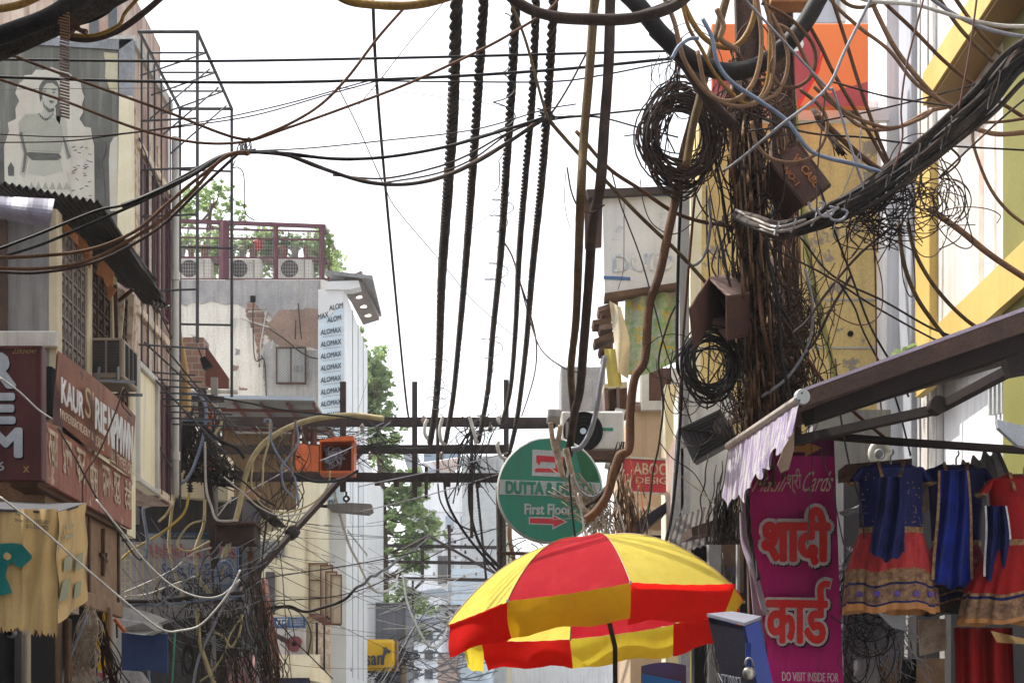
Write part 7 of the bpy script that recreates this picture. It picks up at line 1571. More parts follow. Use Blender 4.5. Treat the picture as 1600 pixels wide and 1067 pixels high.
for pts, w_, m, lb in (([(1125, 160, 11), (1250, 205), (1350, 215), (1430, 225), (1620, 236)], 3, 'black_rubber', 'thin black wire running level below the billboard to the right edge'), ([(1170, 205, 11), (1280, 190), (1400, 165), (1540, 128)], 2.6, 'black_rubber', 'thin black wire rising from the pole wrap to the bundle'), ([(1447, -15, 10.2), (1432, 40), (1415, 110), (1408, 170), (1410, 215), (1398, 262)], 3.2, 'red_wire', 'dark red wire wriggling down past the grey pilaster'), ([(1528, -15, 10.2), (1518, 60), (1508, 120), (1498, 172)], 3.2, 'red_wire', 'dark red wire falling across the yellow frame corner'), ([(1290, 140, 10.3), (1284, 200), (1278, 260), (1276, 330)], 2.4, 'dark_brown', 'thin dark wire dropping past the tilted brown box'), ([(1342, 240, 10.6), (1330, 270), (1318, 300), (1310, 325), (1302, 360)], 1.8, 'grey_cable', 'thin grey wire crossing above the bundle'), ([(1345, 200, 10.6), (1344, 240), (1356, 300), (1364, 330)], 2, 'grey_cable', 'thin grey wire dropping onto the bundle'),
 ([(1280, 290, 10.8), (1300, 350), (1330, 430), (1360, 510), (1400, 580), (1420, 620)], 3.4, 'black_rubber', 'black wire falling steeply from the bundle across the yellow wall'), ([(1250, 370, 10.9), (1300, 430), (1380, 470), (1450, 510), (1500, 530)], 3.4, 'dusty_black', 'dark wire sloping right across the yellow wall, upper'), ([(1200, 385, 11), (1290, 430), (1360, 475), (1440, 520), (1480, 540)], 3, 'dusty_black', 'dark wire sloping right across the yellow wall, lower'), ([(1400, 350, 10.9), (1340, 400), (1290, 460), (1262, 500), (1240, 520)], 4.4, 'dark_brown', 'dark brown wire sloping left across the yellow wall'), ([(1310, 440, 11), (1335, 480), (1350, 520), (1395, 610), (1420, 700), (1422, 712)], 3, 'black_rubber', 'black wire dropping through the awning arms'), ([(1366, 350, 10.9), (1368, 450), (1370, 560), (1377, 640)], 2.4, 'red_wire', 'reddish wire falling straight down the yellow wall'), ([(1325, 360, 11), (1322, 440), (1305, 520), (1290, 560)], 1.6, 'dark_brown', 'thin dark wire crossing the cracked yellow paint', ), ([(1472, 220, 10.8), (1500, 250), (1470, 275), (1560, 190), (1620, 140)], 3.6, 'dark_brown', 'dark wire shooting up right from the tangle'), ([(1280, 700, 10.2), (1300, 760), (1308, 800), (1318, 850)], 2, 'black_rubber', 'thin wire hanging in front of the magenta banner, right one'), ([(1268, 690, 10.2), (1268, 740), (1264, 800), (1262, 850)], 1.8, 'black_rubber', 'thin wire hanging in front of the magenta banner, left one'), ([(1305, 560, 10.8), (1312, 640), (1326, 720), (1345, 790), (1350, 840)], 2.8, 'dusty_black', 'dark wire dropping between the banner and the first dress'), ([(1110, 785, 13), (1085, 740), (1050, 715), (1030, 690)], 1.6, 'dusty_black', 'thin wire drooping below the tilted black panel'), ([(1052, 735, 13), (1085, 760), (1115, 785)], 2, 'white_cable', 'thin white cord under the tilted black panel')):
    W(pts, w_, m, lb, seg=6)
# the big black bundle at the right
t = thing('cable_bundle', 'heavy bundle of black cables climbing from the pole wrap to the right edge', 'cable bundle', P(1400, 330, 10.6))
spine = [(1150, 335, 12.1), (1180, 350, 11.2), (1215, 362, 10.9), (1260, 350, 10.8), (1310, 325, 10.6), (1370, 290, 10.5), (1430, 248, 10.4), (1490, 200, 10.3), (1545, 150, 10.2), (1590, 95, 10.1), (1640, 60, 10)]
for k in range(30):
    ox, oy = random.gauss(0, 9), random.gauss(0, 12); m = random.choice(['black_rubber', 'black_rubber', 'dusty_black', 'dark_brown']); r = random.uniform(2.6, 5.2)
    pts = [P(x + ox * (.3 + .14 * i) * .5, y + oy * (.3 + .16 * i) * .55 + 4 * math.sin(i * 1.3 + k), Y + random.uniform(-.03, .03)) for i, (x, y, Y) in enumerate(spine)]
    MB().tube(catmull(pts, 8), r * 10.4 / F, 7).build('strand', m, t, True)
for k, (a, b) in enumerate(((0, 4), (0, 5), (0, 3))): MB().tube(catmull([P(x, y - 7 + 6 * k, Y - .08) for x, y, Y in spine[a:b]], 8), 2.4 * 10.6 / F, 7).build('pale_strand', 'porcelain', t, True)
for (x, y, Y, r) in ((1212, 360, 10.8, 10), (1238, 356, 10.8, 10), (1270, 345, 10.7, 11), (1322, 318, 10.5, 12), (1388, 278, 10.4, 18), (1428, 250, 10.3, 22), (1476, 212, 10.2, 26), (1550, 145, 10.1, 30)):
    c = P(x, y, Y); rr = r * Y / F; MB().tube([c + Vector((rr * .3 * math.cos(a), .06 * math.sin(a) , rr * math.cos(a) + rr * .12 * math.sin(a))) - Vector((0, .04, 0)) for a in [i * .45 for i in range(15)]], .0045, 5).build('tie', 'grey_cable' if x < 1300 else 'dusty_black', t)
for (x, y, r) in ((1290, 330, 14), (1308, 335, 16), (1275, 322, 12)): c = P(x, y, 10.4); rr = r * 10.4 / F; W([(x - r, y - 6, 10.4), (x - r * .5, y + r * .5), (x + r * .5, y + r * .5), (x + r, y - 4), (x + r * .4, y - r * .5)], 4, 'grey_cable', 'silvery loose loop on the bundle, %s' % {1290: 'middle', 1308: 'right', 1275: 'left'}[x] + ' of three', 'cable loop', 'cable_loop')
# wild loops right under the bundle
def loops(n, cx_, cy_, sx, sy, Y, rx, ry):
    def fn():
        c = (random.gauss(cx_, sx), random.gauss(cy_, sy)); a0 = random.uniform(0, 6.28); a = random.uniform(*rx); b = random.uniform(*ry); y = Y + random.uniform(-.25, .25)
        return [P(c[0] + a * math.cos(a0 + i * .7) * (1 + .05 * i), c[1] + b * math.sin(a0 + i * .7) * (1 + .06 * i), y + .02 * i) for i in range(random.choice((7, 9, 11)))]
    return fn
tangle(loops(1, 1440, 312, 30, 22, 10.7, (12, 46), (12, 44)), 30, 'dark_brown', 'mess of thin looping wires hanging under the black bundle', (1.2, 2.4))
tangle(lambda: [P(1400 + random.gauss(0, 18), 265 + random.gauss(0, 8), 10.5), P(1395 + random.gauss(0, 22), 300 + random.gauss(0, 14), 10.5), P(1370 + random.gauss(0, 34), 335 + random.gauss(0, 22), 10.6), P(1350 + random.gauss(0, 50), 365 + random.gauss(0, 34), 10.7)], 46, 'black_rubber', 'dense black brush of wire ends below the bundle', (1.4, 3))
for k, (pts, lb) in enumerate((([(1330, 340, 10.8), (1320, 400), (1300, 460), (1305, 490), (1345, 508), (1375, 490), (1378, 440), (1362, 380), (1350, 340)], 'long reddish hanging loop in front of the yellow wall'), ([(1360, 350, 10.8), (1340, 390), (1325, 405), (1315, 395), (1330, 350)], 'short reddish hanging loop under the bundle'), ([(1405, 340, 10.8), (1408, 400), (1412, 440), (1422, 463), (1430, 450), (1425, 380), (1418, 335)], 'narrow dark hanging loop right of the white pilaster'), ([(1455, 340, 10.8), (1480, 372), (1505, 388), (1520, 380), (1510, 340), (1500, 300), (1480, 270), (1460, 255)], 'wide thin wire loop hanging over the yellow upright'), ([(1470, 250, 10.8), (1495, 265), (1508, 300), (1506, 330), (1480, 360)], 'thin wire arc at the right of the wire mess'))):
    W(pts, 2, 'red_wire' if k < 2 else 'dark_brown', lb, 'wire loop', 'wire_loop', seg=5)

# ================================================================ coils
for nm, a in (('big', (1062, 215, 12.2, 58, 72, 60, 2.6, 'dark_brown', 'big brown coil of cable hanging left of the steel poles')), ('small', (1112, 570, 12.0, 42, 50, 30, 3.0, 'black_rubber', 'black coil of cable hanging under the open brown cabinet'))):
    coil(*a, jit=.24)
coil(352, 898, 25.4, 14, 22, 16, 2.6, 'blue_cable', 'dark slate coil hanging on the leaning pole before the painted sign', jit=.2)
coil(294, 1030, 24.6, 9, 22, 8, 2.6, 'black_rubber', 'narrow black coil in the gloom at bottom left', jit=.12)
tangle(loops(1, 1070, 130, 12, 20, 12, (14, 40), (16, 50)), 9, 'black_rubber', 'fine wire curls above the big brown coil', (1, 1.8))
tangle(loops(1, 1080, 590, 22, 18, 12.2, (14, 44), (20, 50)), 9, 'dark_brown', 'fine wire curls around the lower black coil', (1.2, 2))
tangle(lambda: [P(1062 + random.gauss(0, 5), 78 + random.gauss(0, 6), 12), P(1052 + random.gauss(0, 8), 150, 12.1), P(1040 + random.gauss(0, 16), 200, 12.1), P(1015 + random.gauss(0, 20), 250 + random.gauss(0, 15), 12.2)], 9, 'dark_brown', 'few thin wires feeding the big coil from above', (1.4, 3))

# ================================================================ the shaggy wire wrap on the two poles
def hang(cx0, cx1, sd, y0, y1, Y, amp=10):
    def fn():
        x = random.gauss(0, sd); a = random.uniform(y0, y1 - 60); b = min(y1, a + random.uniform(120, 420)); n = 6; off = random.uniform(-amp, amp)
        return [P(cx0 + (cx1 - cx0) * ((a + (b - a) * i / n) - y0) / (y1 - y0) + x + off * math.sin(i * random.uniform(.5, 1.3)) * .6 + random.gauss(0, amp * .2), a + (b - a) * i / n, Y + random.uniform(-.3, .22)) for i in range(n + 1)]
    return fn
tangle(hang(1160, 1190, 12, 60, 800, 12.5, 14), 150, 'dark_brown', 'shaggy brown mass of wires wrapped down the left steel pole', (2, 4.2))
tangle(hang(1154, 1186, 12, 150, 700, 12.3, 16), 70, 'dusty_black', 'darker wire strands running inside the left pole wrap', (2, 5))
tangle(hang(1150, 1195, 26, 120, 700, 12.4, 26), 60, 'rust', 'stray rust coloured strands looping off the left pole wrap', (1.6, 3.6))
tangle(hang(1224, 1240, 9, 120, 640, 13.0), 50, 'brown_cable', 'rusty brown wires trailing down the right steel pole', (1.4, 3.2))
tangle(hang(1215, 1255, 22, 330, 640, 12.8, 18), 60, 'dark_brown', 'loose brown wires sagging between the poles below the tilted box', (1.2, 2.6))
tangle(loops(1, 1180, 300, 22, 90, 12.2, (10, 34), (18, 60)), 50, 'dark_brown', 'curling wires bulging from the upper pole wrap', (1.6, 3.4))
tangle(loops(1, 1195, 610, 26, 40, 12.3, (10, 42), (14, 46)), 80, 'dark_brown', 'bird nest of wires on the left pole just above the awning tube', (1.2, 2.6))
tangle(hang(1162, 1192, 12, 80, 760, 12.2, 8), 26, 'tan_cable', 'dusty tan strands running down the front of the left pole wrap', (3, 6))
tangle(hang(1160, 1192, 13, 80, 760, 12.15, 8), 18, 'brown_cable', 'thicker brown cords running down the front of the left pole wrap', (4, 8))
tangle(loops(1, 1165, 175, 26, 22, 12.3, (8, 34), (10, 34)), 60, 'rust', 'rust coloured wire nest under the ochre loops', (1.4, 3))
tangle(loops(1, 1250, 500, 12, 14, 12.9, (6, 20), (8, 22)), 26, 'rust', 'small rusty knot of wires on the right steel pole', (1.4, 2.6))
tangle(hang(1150, 1130, 14, 700, 850, 13.4, 8), 70, 'dusty_black', 'dusty dark wires below the striped valance', (1.4, 3))
tangle(lambda: [P(1270 + random.gauss(0, 4), 170, 11.8), P(1290 + random.gauss(0, 5), 200, 11.7), P(1318 + random.gauss(0, 6), 240 + random.gauss(0, 4), 11.6)], 22, 'dark_brown', 'short frayed wire tuft right of the tilted brown box', (1.6, 3))
for k, (pts, w_, m, lb) in enumerate((([(1180, 400, 12), (1215, 470), (1250, 530), (1258, 560)], 5, 'dusty_black', 'dusty thick cable crossing from left pole to right pole, upper'), ([(1185, 430, 12), (1225, 500), (1262, 545), (1300, 480), (1330, 430)], 4.6, 'dark_brown', 'dark cable sagging between the poles like a hammock'), ([(1190, 620, 12), (1230, 590), (1262, 540), (1270, 480), (1258, 420)], 5, 'grey_cable', 'greyish cable curving up along the right pole'), ([(1205, 330, 11.9), (1200, 400), (1215, 470), (1222, 560), (1240, 640)], 6, 'black_rubber', 'black cable hanging between the two steel poles'), ([(1120, 350, 12), (1135, 420), (1150, 470), (1190, 520), (1215, 580)], 4, 'dusty_black', 'dusty cable slanting across the open cabinet'), ([(1262, 560, 11.6), (1290, 600), (1330, 640), (1385, 686)], 5, 'red_wire', 'dull red cable slanting down behind the awning arm'), ([(1086, 300, 12.5), (1076, 420), (1068, 520), (1062, 640)], 4.6, 'brown_cable', 'straight brown cable beside the grey column'), ([(1104, 290, 12.8), (1105, 380), (1110, 470), (1105, 640)], 3, 'black_rubber', 'straight thin black cable left of the open cabinet'), ([(1122, 160, 12.2), (1116, 230), (1128, 300), (1140, 380)], 5, 'dusty_black', 'dusty cable hugging the left side of the pole wrap'))):
    W(pts, w_, m, lb, seg=7)

# ================================================================ round sign and umbrella surroundings
tangle(lambda: [P(900 + random.gauss(0, 40) * .6, 770 + random.gauss(0, 18), 16.5), P(935 + random.gauss(0, 14), 800 + random.gauss(0, 14), 16.5), P(945 + random.gauss(0, 16), 830, 16.4), P(940 + random.gauss(0, 26), 870 + random.gauss(0, 14), 16.3)], 55, 'pale_bark', 'sunlit pale wires and fibres spilling behind the umbrella top', (1.4, 3))
tangle(hang(975, 985, 10, 730, 860, 16.6, 8), 55, 'tan_cable', 'dry brown fibres hanging under the red sign corner', (1.4, 3.4))
tangle(lambda: [P(916 + random.gauss(0, 8), 795, 16.3), P(946 + random.gauss(0, 6), 770, 16.3), P(962 + random.gauss(0, 6), 730, 16.3), P(968 + random.gauss(0, 6), 690, 16.3)], 14, 'dark_brown', 'dark wires strung beside the leaning metal strip', (1.2, 2.4))
for k, (pts, w_, m, lb) in enumerate((([(889, 740, 15.8), (894, 800), (900, 850), (902, 880)], 3.4, 'black_rubber', 'black wire falling across the round sign edge'), ([(903, 770, 15.8), (912, 820), (918, 860)], 3, 'white_cable', 'white cord falling right of the round sign text'), ([(893, 742, 16), (905, 765), (925, 776), (945, 762), (958, 735)], 3, 'grey_cable', 'grey cord sagging over the last letters of the round sign'), ([(953, 752, 16), (968, 800), (980, 850)], 3, 'white_cable', 'white cord slanting behind the umbrella top'), ([(980, 700, 16), (988, 730), (1000, 760), (1005, 800)], 1.6, 'orange_paint', 'thin orange string in front of the red sign'))):
    W(pts, w_, m, lb)
W([(694, 750, 28), (697, 775), (706, 800), (728, 835), (755, 868), (790, 905)], 4.2, 'black_rubber', 'black cable sweeping down right beneath the cross-arms, upper')
W([(733, 748, 28), (735, 800), (750, 850), (775, 880), (795, 900)], 5, 'black_rubber', 'black cable sweeping down to the round sign edge')
W([(684, 755, 28), (688, 782), (702, 806), (722, 822), (742, 830)], 2.6, 'dusty_black', 'thinner black cable sweeping down beneath the cross-arms')
twisted([(745, 755, 28.5), (748, 790, 29), (752, 830, 30), (756, 870, 31), (762, 930, 33), (768, 1000, 35)], 4.5, 'thin twisted cable dropping left of the umbrella', pitch=.35)
twisted([(783, 770, 24), (783, 830, 24.5), (784, 900, 25), (788, 980, 26)], 6, 'twisted cable dropping just left of the round sign rim', pitch=.35)
W([(800, 822, 24), (798, 850), (800, 880), (797, 930), (800, 960)], 7, 'torn_orange' if False else 'tan_cable', 'orange-tan lumpy cord hanging under the round sign', seg=8, wob=.05)
tangle(loops(1, 808, 868, 10, 6, 22, (12, 24), (12, 24)), 5, 'black_rubber', 'few round wire rings left of the umbrella crown', (1.4, 2.2))
for k, (a, b, sag, lb) in enumerate((((560, 760), (860, 690), 3, 'pale straight wire sloping up to the round sign, upper'), ((560, 800), (780, 740), 3, 'pale straight wire sloping up beneath the lowest cross-arm'), ((400, 905), (860, 800), 14, 'thin dark wire crossing before the tree'), ((410, 940), (700, 856), 26, 'dark wire sagging before the guitar sign'), ((330, 800), (600, 660), -4, 'pale diagonal wire crossing the orange box'), ((500, 720), (610, 660), 6, 'short pale wire from the orange box to the top arm'))):
    W([(a[0], a[1], 26), ((a[0] + b[0]) / 2, (a[1] + b[1]) / 2 + sag, 27), (b[0], b[1], 28)], 1.8, 'grey_cable' if 'pale' in lb else 'dusty_black', lb, seg=5)
W([(400, 955, 27), (450, 945), (480, 955), (530, 940), (560, 915), (600, 890, 30), (650, 855, 40), (672, 838, 54)], 4, 'black_rubber', 'lumpy black cable climbing right from the lower left wires', wob=.05)
twisted([(520, 760, 29), (530, 800, 30), (545, 850, 31), (560, 880, 33), (575, 910, 36), (592, 925, 38), (615, 915, 42), (625, 885, 46)], 4.6, 'twisted cable sagging in a U left of the second frame', m='white_cable', pitch=.4)
twisted([(628, 890, 46), (636, 940, 42), (655, 985, 40), (672, 1010, 40), (690, 1000, 42), (705, 965, 46)], 4, 'twisted cable making a second U low in the street', m='white_cable', pitch=.4)
for k in range(9):
    y = 930 + k * 13; W([(560 + k * 6, 1067, 45), (640 + k * 6, 1000 - k * 8, 50), (760, y, 55)], 1.5, ('white_cable', 'dusty_black', 'grey_cable')[k % 3], '%s wire in the low fan left of the umbrella, %s' % (('white', 'dark', 'grey')[k % 3], ('lowest start', 'second', 'third', 'fourth', 'fifth', 'sixth', 'seventh', 'eighth', 'ninth')[k] + ' from the left'), seg=4)
tangle(lambda: [P(random.uniform(640, 770), random.uniform(940, 1000), 50), P(random.uniform(640, 790), random.uniform(960, 1040), 50), P(random.uniform(600, 790), random.uniform(1000, 1067), 50), P(random.uniform(600, 790), random.uniform(1020, 1090), 50)], 24, 'grey_cable', 'pale far tangle of wires low in the street by the umbrella edge', (1, 2.4))
tangle(lambda: [P(random.uniform(550, 640), random.uniform(990, 1040), 47), P(random.uniform(540, 660), random.uniform(1010, 1050), 47), P(random.uniform(520, 650), random.uniform(1030, 1090), 46)], 45, 'dusty_black', 'dark wires strung around the yellow box sign foot', (1, 2.6))

# ================================================================ left pole cables
Lc = [
 ([(600, 654, 25.6), (560, 649), (520, 650), (470, 660), (425, 682), (398, 710), (383, 745), (374, 790), (362, 835), (350, 870), (342, 905)], 9, 'cream_cable', 'thick tan cable arching from the top cross-arm down past the leaning pole'),
 ([(312, 615, 25.4), (322, 640), (318, 680), (306, 720), (292, 748), (276, 756), (265, 735), (258, 738), (246, 765), (228, 790), (224, 800), (230, 840), (228, 870), (218, 875)], 5, 'blue_cable', 'slate-blue cable zigzagging left of the leaning pole'),
 ([(258, 738, 25.2), (250, 760), (238, 785), (224, 792)], 6, 'white_cable', 'white sleeve on the zigzag cable left of the leaning pole'),
 ([(324, 628, 25.5), (342, 640), (346, 660), (335, 680)], 4.5, 'cream_cable', 'cream cable hook beside the torn orange lid'),
 ([(296, 770, 25.5), (288, 800), (266, 822), (240, 840), (205, 860), (185, 878)], 3.8, 'yellow_cable', 'bright yellow cable running down left across the painted sign'),
 ([(288, 735, 25.5), (276, 770), (262, 800), (248, 815)], 4, 'cream_cable', 'tan cable with split white ends above the painted sign'),
 ([(276, 757, 25.6), (268, 800), (264, 850), (272, 890), (290, 945)], 5, 'cream_cable', 'long tan cable falling through the painted sign'),
 ([(320, 780, 25.6), (318, 820), (305, 860), (310, 900), (330, 930)], 5, 'cream_cable', 'tan cable falling beside the leaning pole'),
 ([(322, 812, 25.5), (296, 820), (278, 845), (282, 858), (300, 860), (328, 845)], 3.4, 'cream_cable', 'cream cable ring over the painted red lettering'),
 ([(330, 855, 25.5), (300, 865), (270, 890), (230, 910), (195, 925)], 3, 'white_cable', 'pale cable sweeping down left over the sign, upper'),
 ([(305, 900, 25.5), (265, 915), (230, 928), (195, 932)], 2.8, 'white_cable', 'pale cable sweeping down left over the sign, lower'),
 ([(320, 690, 25.4), (322, 760), (330, 790), (340, 812), (372, 813)], 4, 'white_cable', 'pale cable curving at the foot of the leaning pole top'),
 ([(340, 806, 25.4), (352, 790), (362, 778)], 2.4, 'white_cable', 'short pale wire near the long dark rusty box'),
 ([(200, 628, 25.2), (240, 622), (280, 614), (320, 618), (380, 628), (440, 640), (530, 650), (560, 655)], 3, 'black_rubber', 'black wire along the top of the sheet roof'),
 ([(205, 632, 25.2), (240, 628), (270, 618), (310, 614)], 4.5, 'blue_cable', 'slate cable arriving from the left at the leaning pole, upper'),
 ([(210, 661, 25.2), (250, 658), (300, 656), (330, 658)], 4.5, 'blue_cable', 'slate cable arriving from the left at the leaning pole, middle'),
 ([(208, 658, 25.2), (260, 654), (320, 654)], 3, 'dusty_black', 'dark cable arriving from the left at the leaning pole'),
 ([(318, 665, 25.2), (335, 682), (352, 692), (370, 700), (382, 716)], 6, 'black_rubber', 'thick black cable slanting right from the leaning pole'),
 ([(310, 660, 25.2), (330, 700), (350, 730), (380, 752), (405, 775), (430, 790)], 3, 'black_rubber', 'black cable slanting down right towards the plank wall foot'),
 ([(412, 660, 25.4), (418, 655), (424, 662), (424, 690), (440, 720), (460, 745), (466, 790)], 3.4, 'navy_cloth' if False else 'blue_cable', 'slate cable dropping before the plank wall, left'),
 ([(462, 660, 25.4), (466, 690), (450, 715), (440, 730), (444, 760), (462, 780)], 3.4, 'blue_cable', 'slate cable dropping before the plank wall, right'),
 ([(422, 655, 25.4), (420, 690), (412, 720), (410, 760)], 3.4, 'cream_cable', 'cream cable hanging before the plank wall'),
 ([(462, 656, 25.4), (458, 690), (455, 720), (457, 745)], 3.4, 'tan_cable', 'tan cable hanging right of the plank wall'),
 ([(395, 725, 25.4), (393, 755), (402, 780), (420, 795), (450, 800), (490, 785), (512, 760), (516, 735)], 2.6, 'cream_cable', 'cream cable slung under the orange box'),
 ([(350, 745, 25.4), (380, 770), (405, 792), (440, 806), (480, 800)], 2.6, 'white_cable', 'pale cable slung below the plank wall'),
 ([(460, 740, 25.4), (490, 752), (530, 750), (560, 735)], 4.5, 'black_rubber', 'black cable sagging just under the orange box'),
 ([(350, 655, 25.2), (348, 690), (352, 720), (340, 750)], 2.6, 'dusty_black', 'dark cable close right of the leaning pole'),
 ([(0, 776, 12), (60, 822), (130, 884), (190, 935), (240, 975), (262, 986), (280, 985), (310, 978), (335, 955), (360, 922), (376, 890)], 3.4, 'white_cable', 'long pale cable crossing the wrapped box and rising to the leaning pole'),
 ([(150, 780, 12.5), (190, 830), (230, 880), (270, 915), (310, 932), (345, 930), (375, 905)], 3, 'white_cable', 'long pale cable sagging under the painted sign'),
 ([(0, 590, 12), (30, 612), (60, 640), (82, 655)], 3, 'white_cable', 'pale wire crossing the letters of the dark brown sign'),
 ([(90, 668, 14), (120, 720), (155, 785), (195, 845), (215, 872), (225, 870)], 2.8, 'dusty_black', 'dark wire crossing the Hindi sign down to the corner'),
 ([(193, 605, 15), (178, 650), (155, 705), (131, 745), (129, 790)], 3, 'rust', 'rusty wire drooping across the rust-red sheet sign'),
 ([(196, 605, 15), (190, 630), (205, 650)], 2, 'dusty_black', 'short dark wire under the window cooler'),
 ([(375, 905, 25), (350, 945), (330, 985), (310, 1030), (300, 1080)], 4.6, 'grey_cable', 'taut grey-white cable slanting into the bottom left gloom'),
 ([(308, 950, 25), (312, 1000), (324, 1040), (340, 1080)], 7, 'cream_cable', 'thick tan pipe-like cable in the bottom left gloom'),
 ([(380, 960, 25), (360, 990), (350, 1020), (330, 1050), (312, 1064)], 3, 'cream_cable', 'cream cable curling in the bottom left gloom'),
 ([(335, 987, 25), (350, 995), (362, 1010), (375, 985), (378, 960)], 3.6, 'cream_cable', 'short forked tan cable in the bottom left gloom'),
 ([(262, 985, 24), (240, 1020), (232, 1050), (240, 1090)], 4, 'blue_cable', 'slate cable hanging by the dark blue tarpaulin'),
 ([(274, 985, 24), (272, 1020), (268, 1080)], 2.6, 'sign_green', 'thin green cord hanging by the dark blue tarpaulin'),
 ([(136, 960, 15.6), (120, 1000), (100, 1050), (94, 1080)], 6, 'grey_cable', 'grey flat cable slanting down at the yellow door post'),
 ([(200, 940, 25), (260, 938), (320, 930), (380, 926)], 6, 'dusty_black', 'thick dark bundle running level under the painted sign'),
 ([(200, 946, 25), (260, 944), (330, 936), (380, 930)], 4, 'blue_cable', 'slate cable running level under the painted sign'),
 ([(420, 790, 26), (412, 850), (406, 910), (400, 960), (420, 1020), (440, 1067)], 3.4, 'dusty_black', 'dark wire falling before the pink cloth'),
 ([(395, 900, 26), (410, 950), (425, 1000), (430, 1060)], 3, 'brown_cable', 'brown wire falling before the pink cloth'),
 ([(430, 965, 27), (460, 1000), (490, 1030), (520, 1060)], 2, 'dusty_black', 'thin wire crossing the red guitar'),
]
for spec, w_, m, lb in Lc: W(spec, w_, m, lb, seg=7)
tangle(lambda: [P(random.uniform(275, 345), random.uniform(625, 700), 25.7), P(random.uniform(275, 350), random.uniform(660, 730), 25.6), P(random.uniform(285, 360), random.uniform(690, 750), 25.6), P(random.uniform(290, 380), random.uniform(700, 770), 25.5)], 60, 'dusty_black', 'black rats nest of wires around the top of the leaning pole', (1.2, 2.8))
tangle(lambda: [P(random.gauss(295, 8), 650 + random.uniform(0, 30), 25.6), P(random.gauss(288, 10), 700, 25.6), P(random.gauss(290, 12), 735 + random.uniform(0, 15), 25.6)], 40, 'black_rubber', 'dense black wire ends left of the leaning pole', (2, 4))
tangle(lambda: [P(random.gauss(350, 12), 715 + random.uniform(0, 20), 25.6), P(random.gauss(350, 14), 740, 25.6), P(random.gauss(352, 12), 760, 25.6)], 34, 'black_rubber', 'dark wire cluster right of the leaning pole at the lowest arm', (1.6, 3))
tangle(loops(1, 320, 1000, 42, 38, 25, (10, 40), (16, 60)), 40, 'dusty_black', 'murky tangle of wires filling the bottom left behind the pale cables', (1, 2.4))
tangle(hang(360, 400, 24, 880, 1080, 25.5, 16), 40, 'dusty_black', 'dark wires pouring down left of the pink cloth', (1.2, 3))
tangle(hang(392, 425, 14, 820, 1080, 26.5, 12), 34, 'brown_cable', 'brownish wires hanging over the pink cloth', (1.4, 3))
tangle(lambda: [P(random.uniform(360, 480), random.uniform(650, 700), 26.2), P(random.uniform(370, 490), random.uniform(700, 770), 26), P(random.uniform(380, 480), random.uniform(760, 850), 26), P(random.uniform(370, 440), random.uniform(830, 900), 26)], 16, 'dusty_black', 'loose dark wires criss-crossing before the plank wall', (1, 2.4))
tangle(lambda: [P(140 + random.gauss(0, 5), 945 + random.random() * 10, 15.8), P(138 + random.gauss(0, 10), 985, 15.7), P(128 + random.gauss(0, 16), 1030, 15.7), P(122 + random.gauss(0, 24), 1085, 15.6)], 55, 'pale_bark', 'dry straw-like bunch of wires by the yellow door post', (1.2, 2.6))
tangle(lambda: [P(150 + random.gauss(0, 5), 955, 16), P(160 + random.gauss(0, 7), 990, 16), P(170 + random.gauss(0, 10), 1040, 16), P(180 + random.gauss(0, 16), 1085, 16)], 34, 'dark_brown', 'dark wires trailing right of the straw-like bunch', (1.2, 2.6))
tangle(lambda: [P(random.uniform(480, 640), random.uniform(655, 690), 27.6), P(random.uniform(480, 640), random.uniform(670, 710), 27.6), P(random.uniform(520, 680), random.uniform(690, 750), 27.6)], 22, 'black_rubber', 'thin jumper wires slung between the near cross-arms', (1, 2))
tangle(lambda: [P(random.gauss(745, 22), random.uniform(645, 670), 27.6), P(random.gauss(735, 20), random.uniform(680, 720), 27.6), P(random.gauss(745, 22), random.uniform(730, 790), 27.6)], 26, 'black_rubber', 'thin jumper wires at the right end of the near cross-arms', (1, 2.4))
tangle(lambda: [P(random.gauss(1340, 16), random.uniform(850, 900), 12.5), P(random.gauss(1345, 22), random.uniform(890, 960), 12.4), P(random.gauss(1365, 34), random.uniform(950, 1010), 12.4), P(random.gauss(1375, 40), random.uniform(990, 1080), 12.4)], 110, 'grey_cable', 'grey wire nest between the banner and the coral skirt', (1, 2.2))
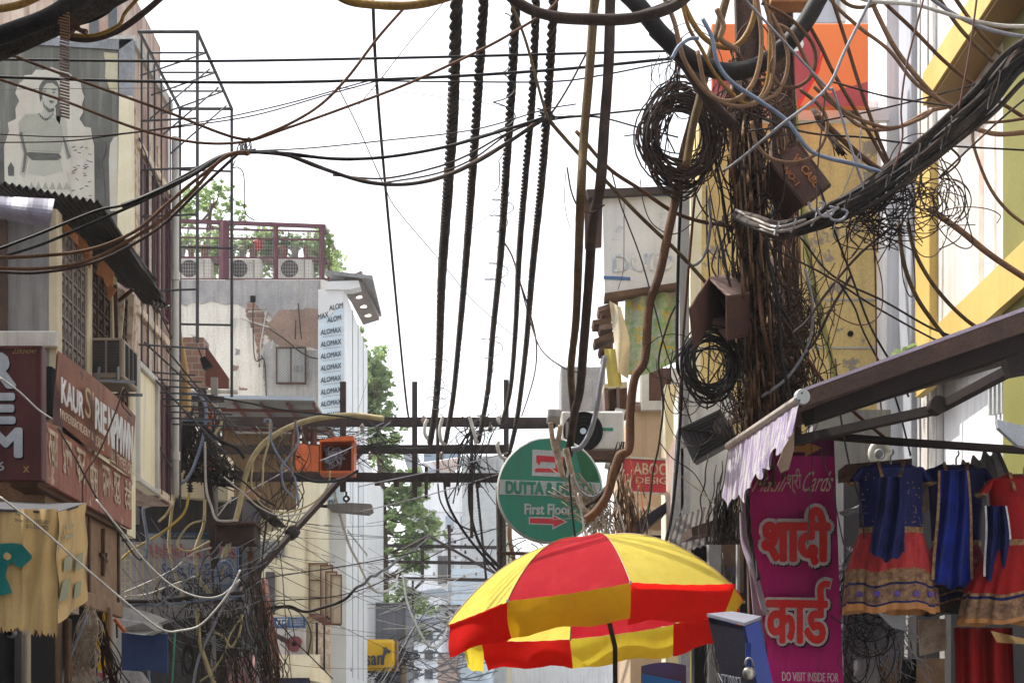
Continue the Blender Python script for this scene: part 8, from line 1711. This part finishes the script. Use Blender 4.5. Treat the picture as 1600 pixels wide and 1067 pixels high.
tangle(loops(1, 1362, 960, 24, 40, 12.2, (10, 34), (14, 40)), 34, 'black_rubber', 'black wire curls below the coral skirt', (1.2, 2.6))
tangle(hang(1120, 1140, 24, 860, 1080, 14, 14), 24, 'dusty_black', 'dim wires behind the right edge of the umbrella', (1.2, 2.4))
twisted([(1176, 690, 12.2), (1168, 760, 12), (1172, 840, 11.8), (1185, 905, 11.6)], 8, 'thick dark twisted strap left of the magenta banner', m='black_bar', pitch=.5)
tag(MB().tube(catmull([P(1160, 800, 12.0), P(1163, 850, 12.0), P(1180, 900, 11.9), P(1196, 960, 11.9)], 6), .022, 8).build('strap', 'purple_cloth', None, True), 'grey-lilac cloth strap along the left edge of the magenta banner', 'strap')

tangle(lambda: strung((190, 260), (340, 440), (800, 1000), (840, 1050), 24.6, 25.4, 40), 22, 'grey_cable', 'fine pale wires sagging through the gloom around the painted sign', (.9, 1.8))
tangle(lambda: strung((380, 430), (560, 800), (800, 1040), (790, 1040), 27, 48, 22), 24, 'dusty_black', 'fine dark wires strung across the street below the street light', (.8, 1.6))
tangle(lambda: strung((560, 600), (740, 800), (850, 1020), (850, 1000), 46, 58, 18), 22, 'white_cable', 'fine sunlit wires strung beyond the second cross-arm frame', (.8, 1.5))
tangle(lambda: strung((1110, 1170), (1230, 1320), (360, 640), (380, 620), 12.4, 12.0, 50), 24, 'dark_brown', 'fine dark wires crossing between the two steel poles', (1, 2))
# ================================================================ air: thin pale haze over the street
hm = bpy.data.materials.new('haze_air'); hm.use_nodes = True; ht = hm.node_tree; ht.nodes.clear()
ho = ht.nodes.new('ShaderNodeOutputMaterial'); hv = ht.nodes.new('ShaderNodeVolumePrincipled'); hv.inputs['Color'].default_value = (.92, .95, 1, 1); hv.inputs['Density'].default_value = .0007; hv.inputs['Anisotropy'].default_value = .3
ht.links.new(hv.outputs[0], ho.inputs['Volume'])
hz = MB().box(-45, 45, -50, 125, -1, 22).build('haze', hm); tag(hz, kind='stuff'); tag(hz, 'thin pale haze filling the street', 'haze')
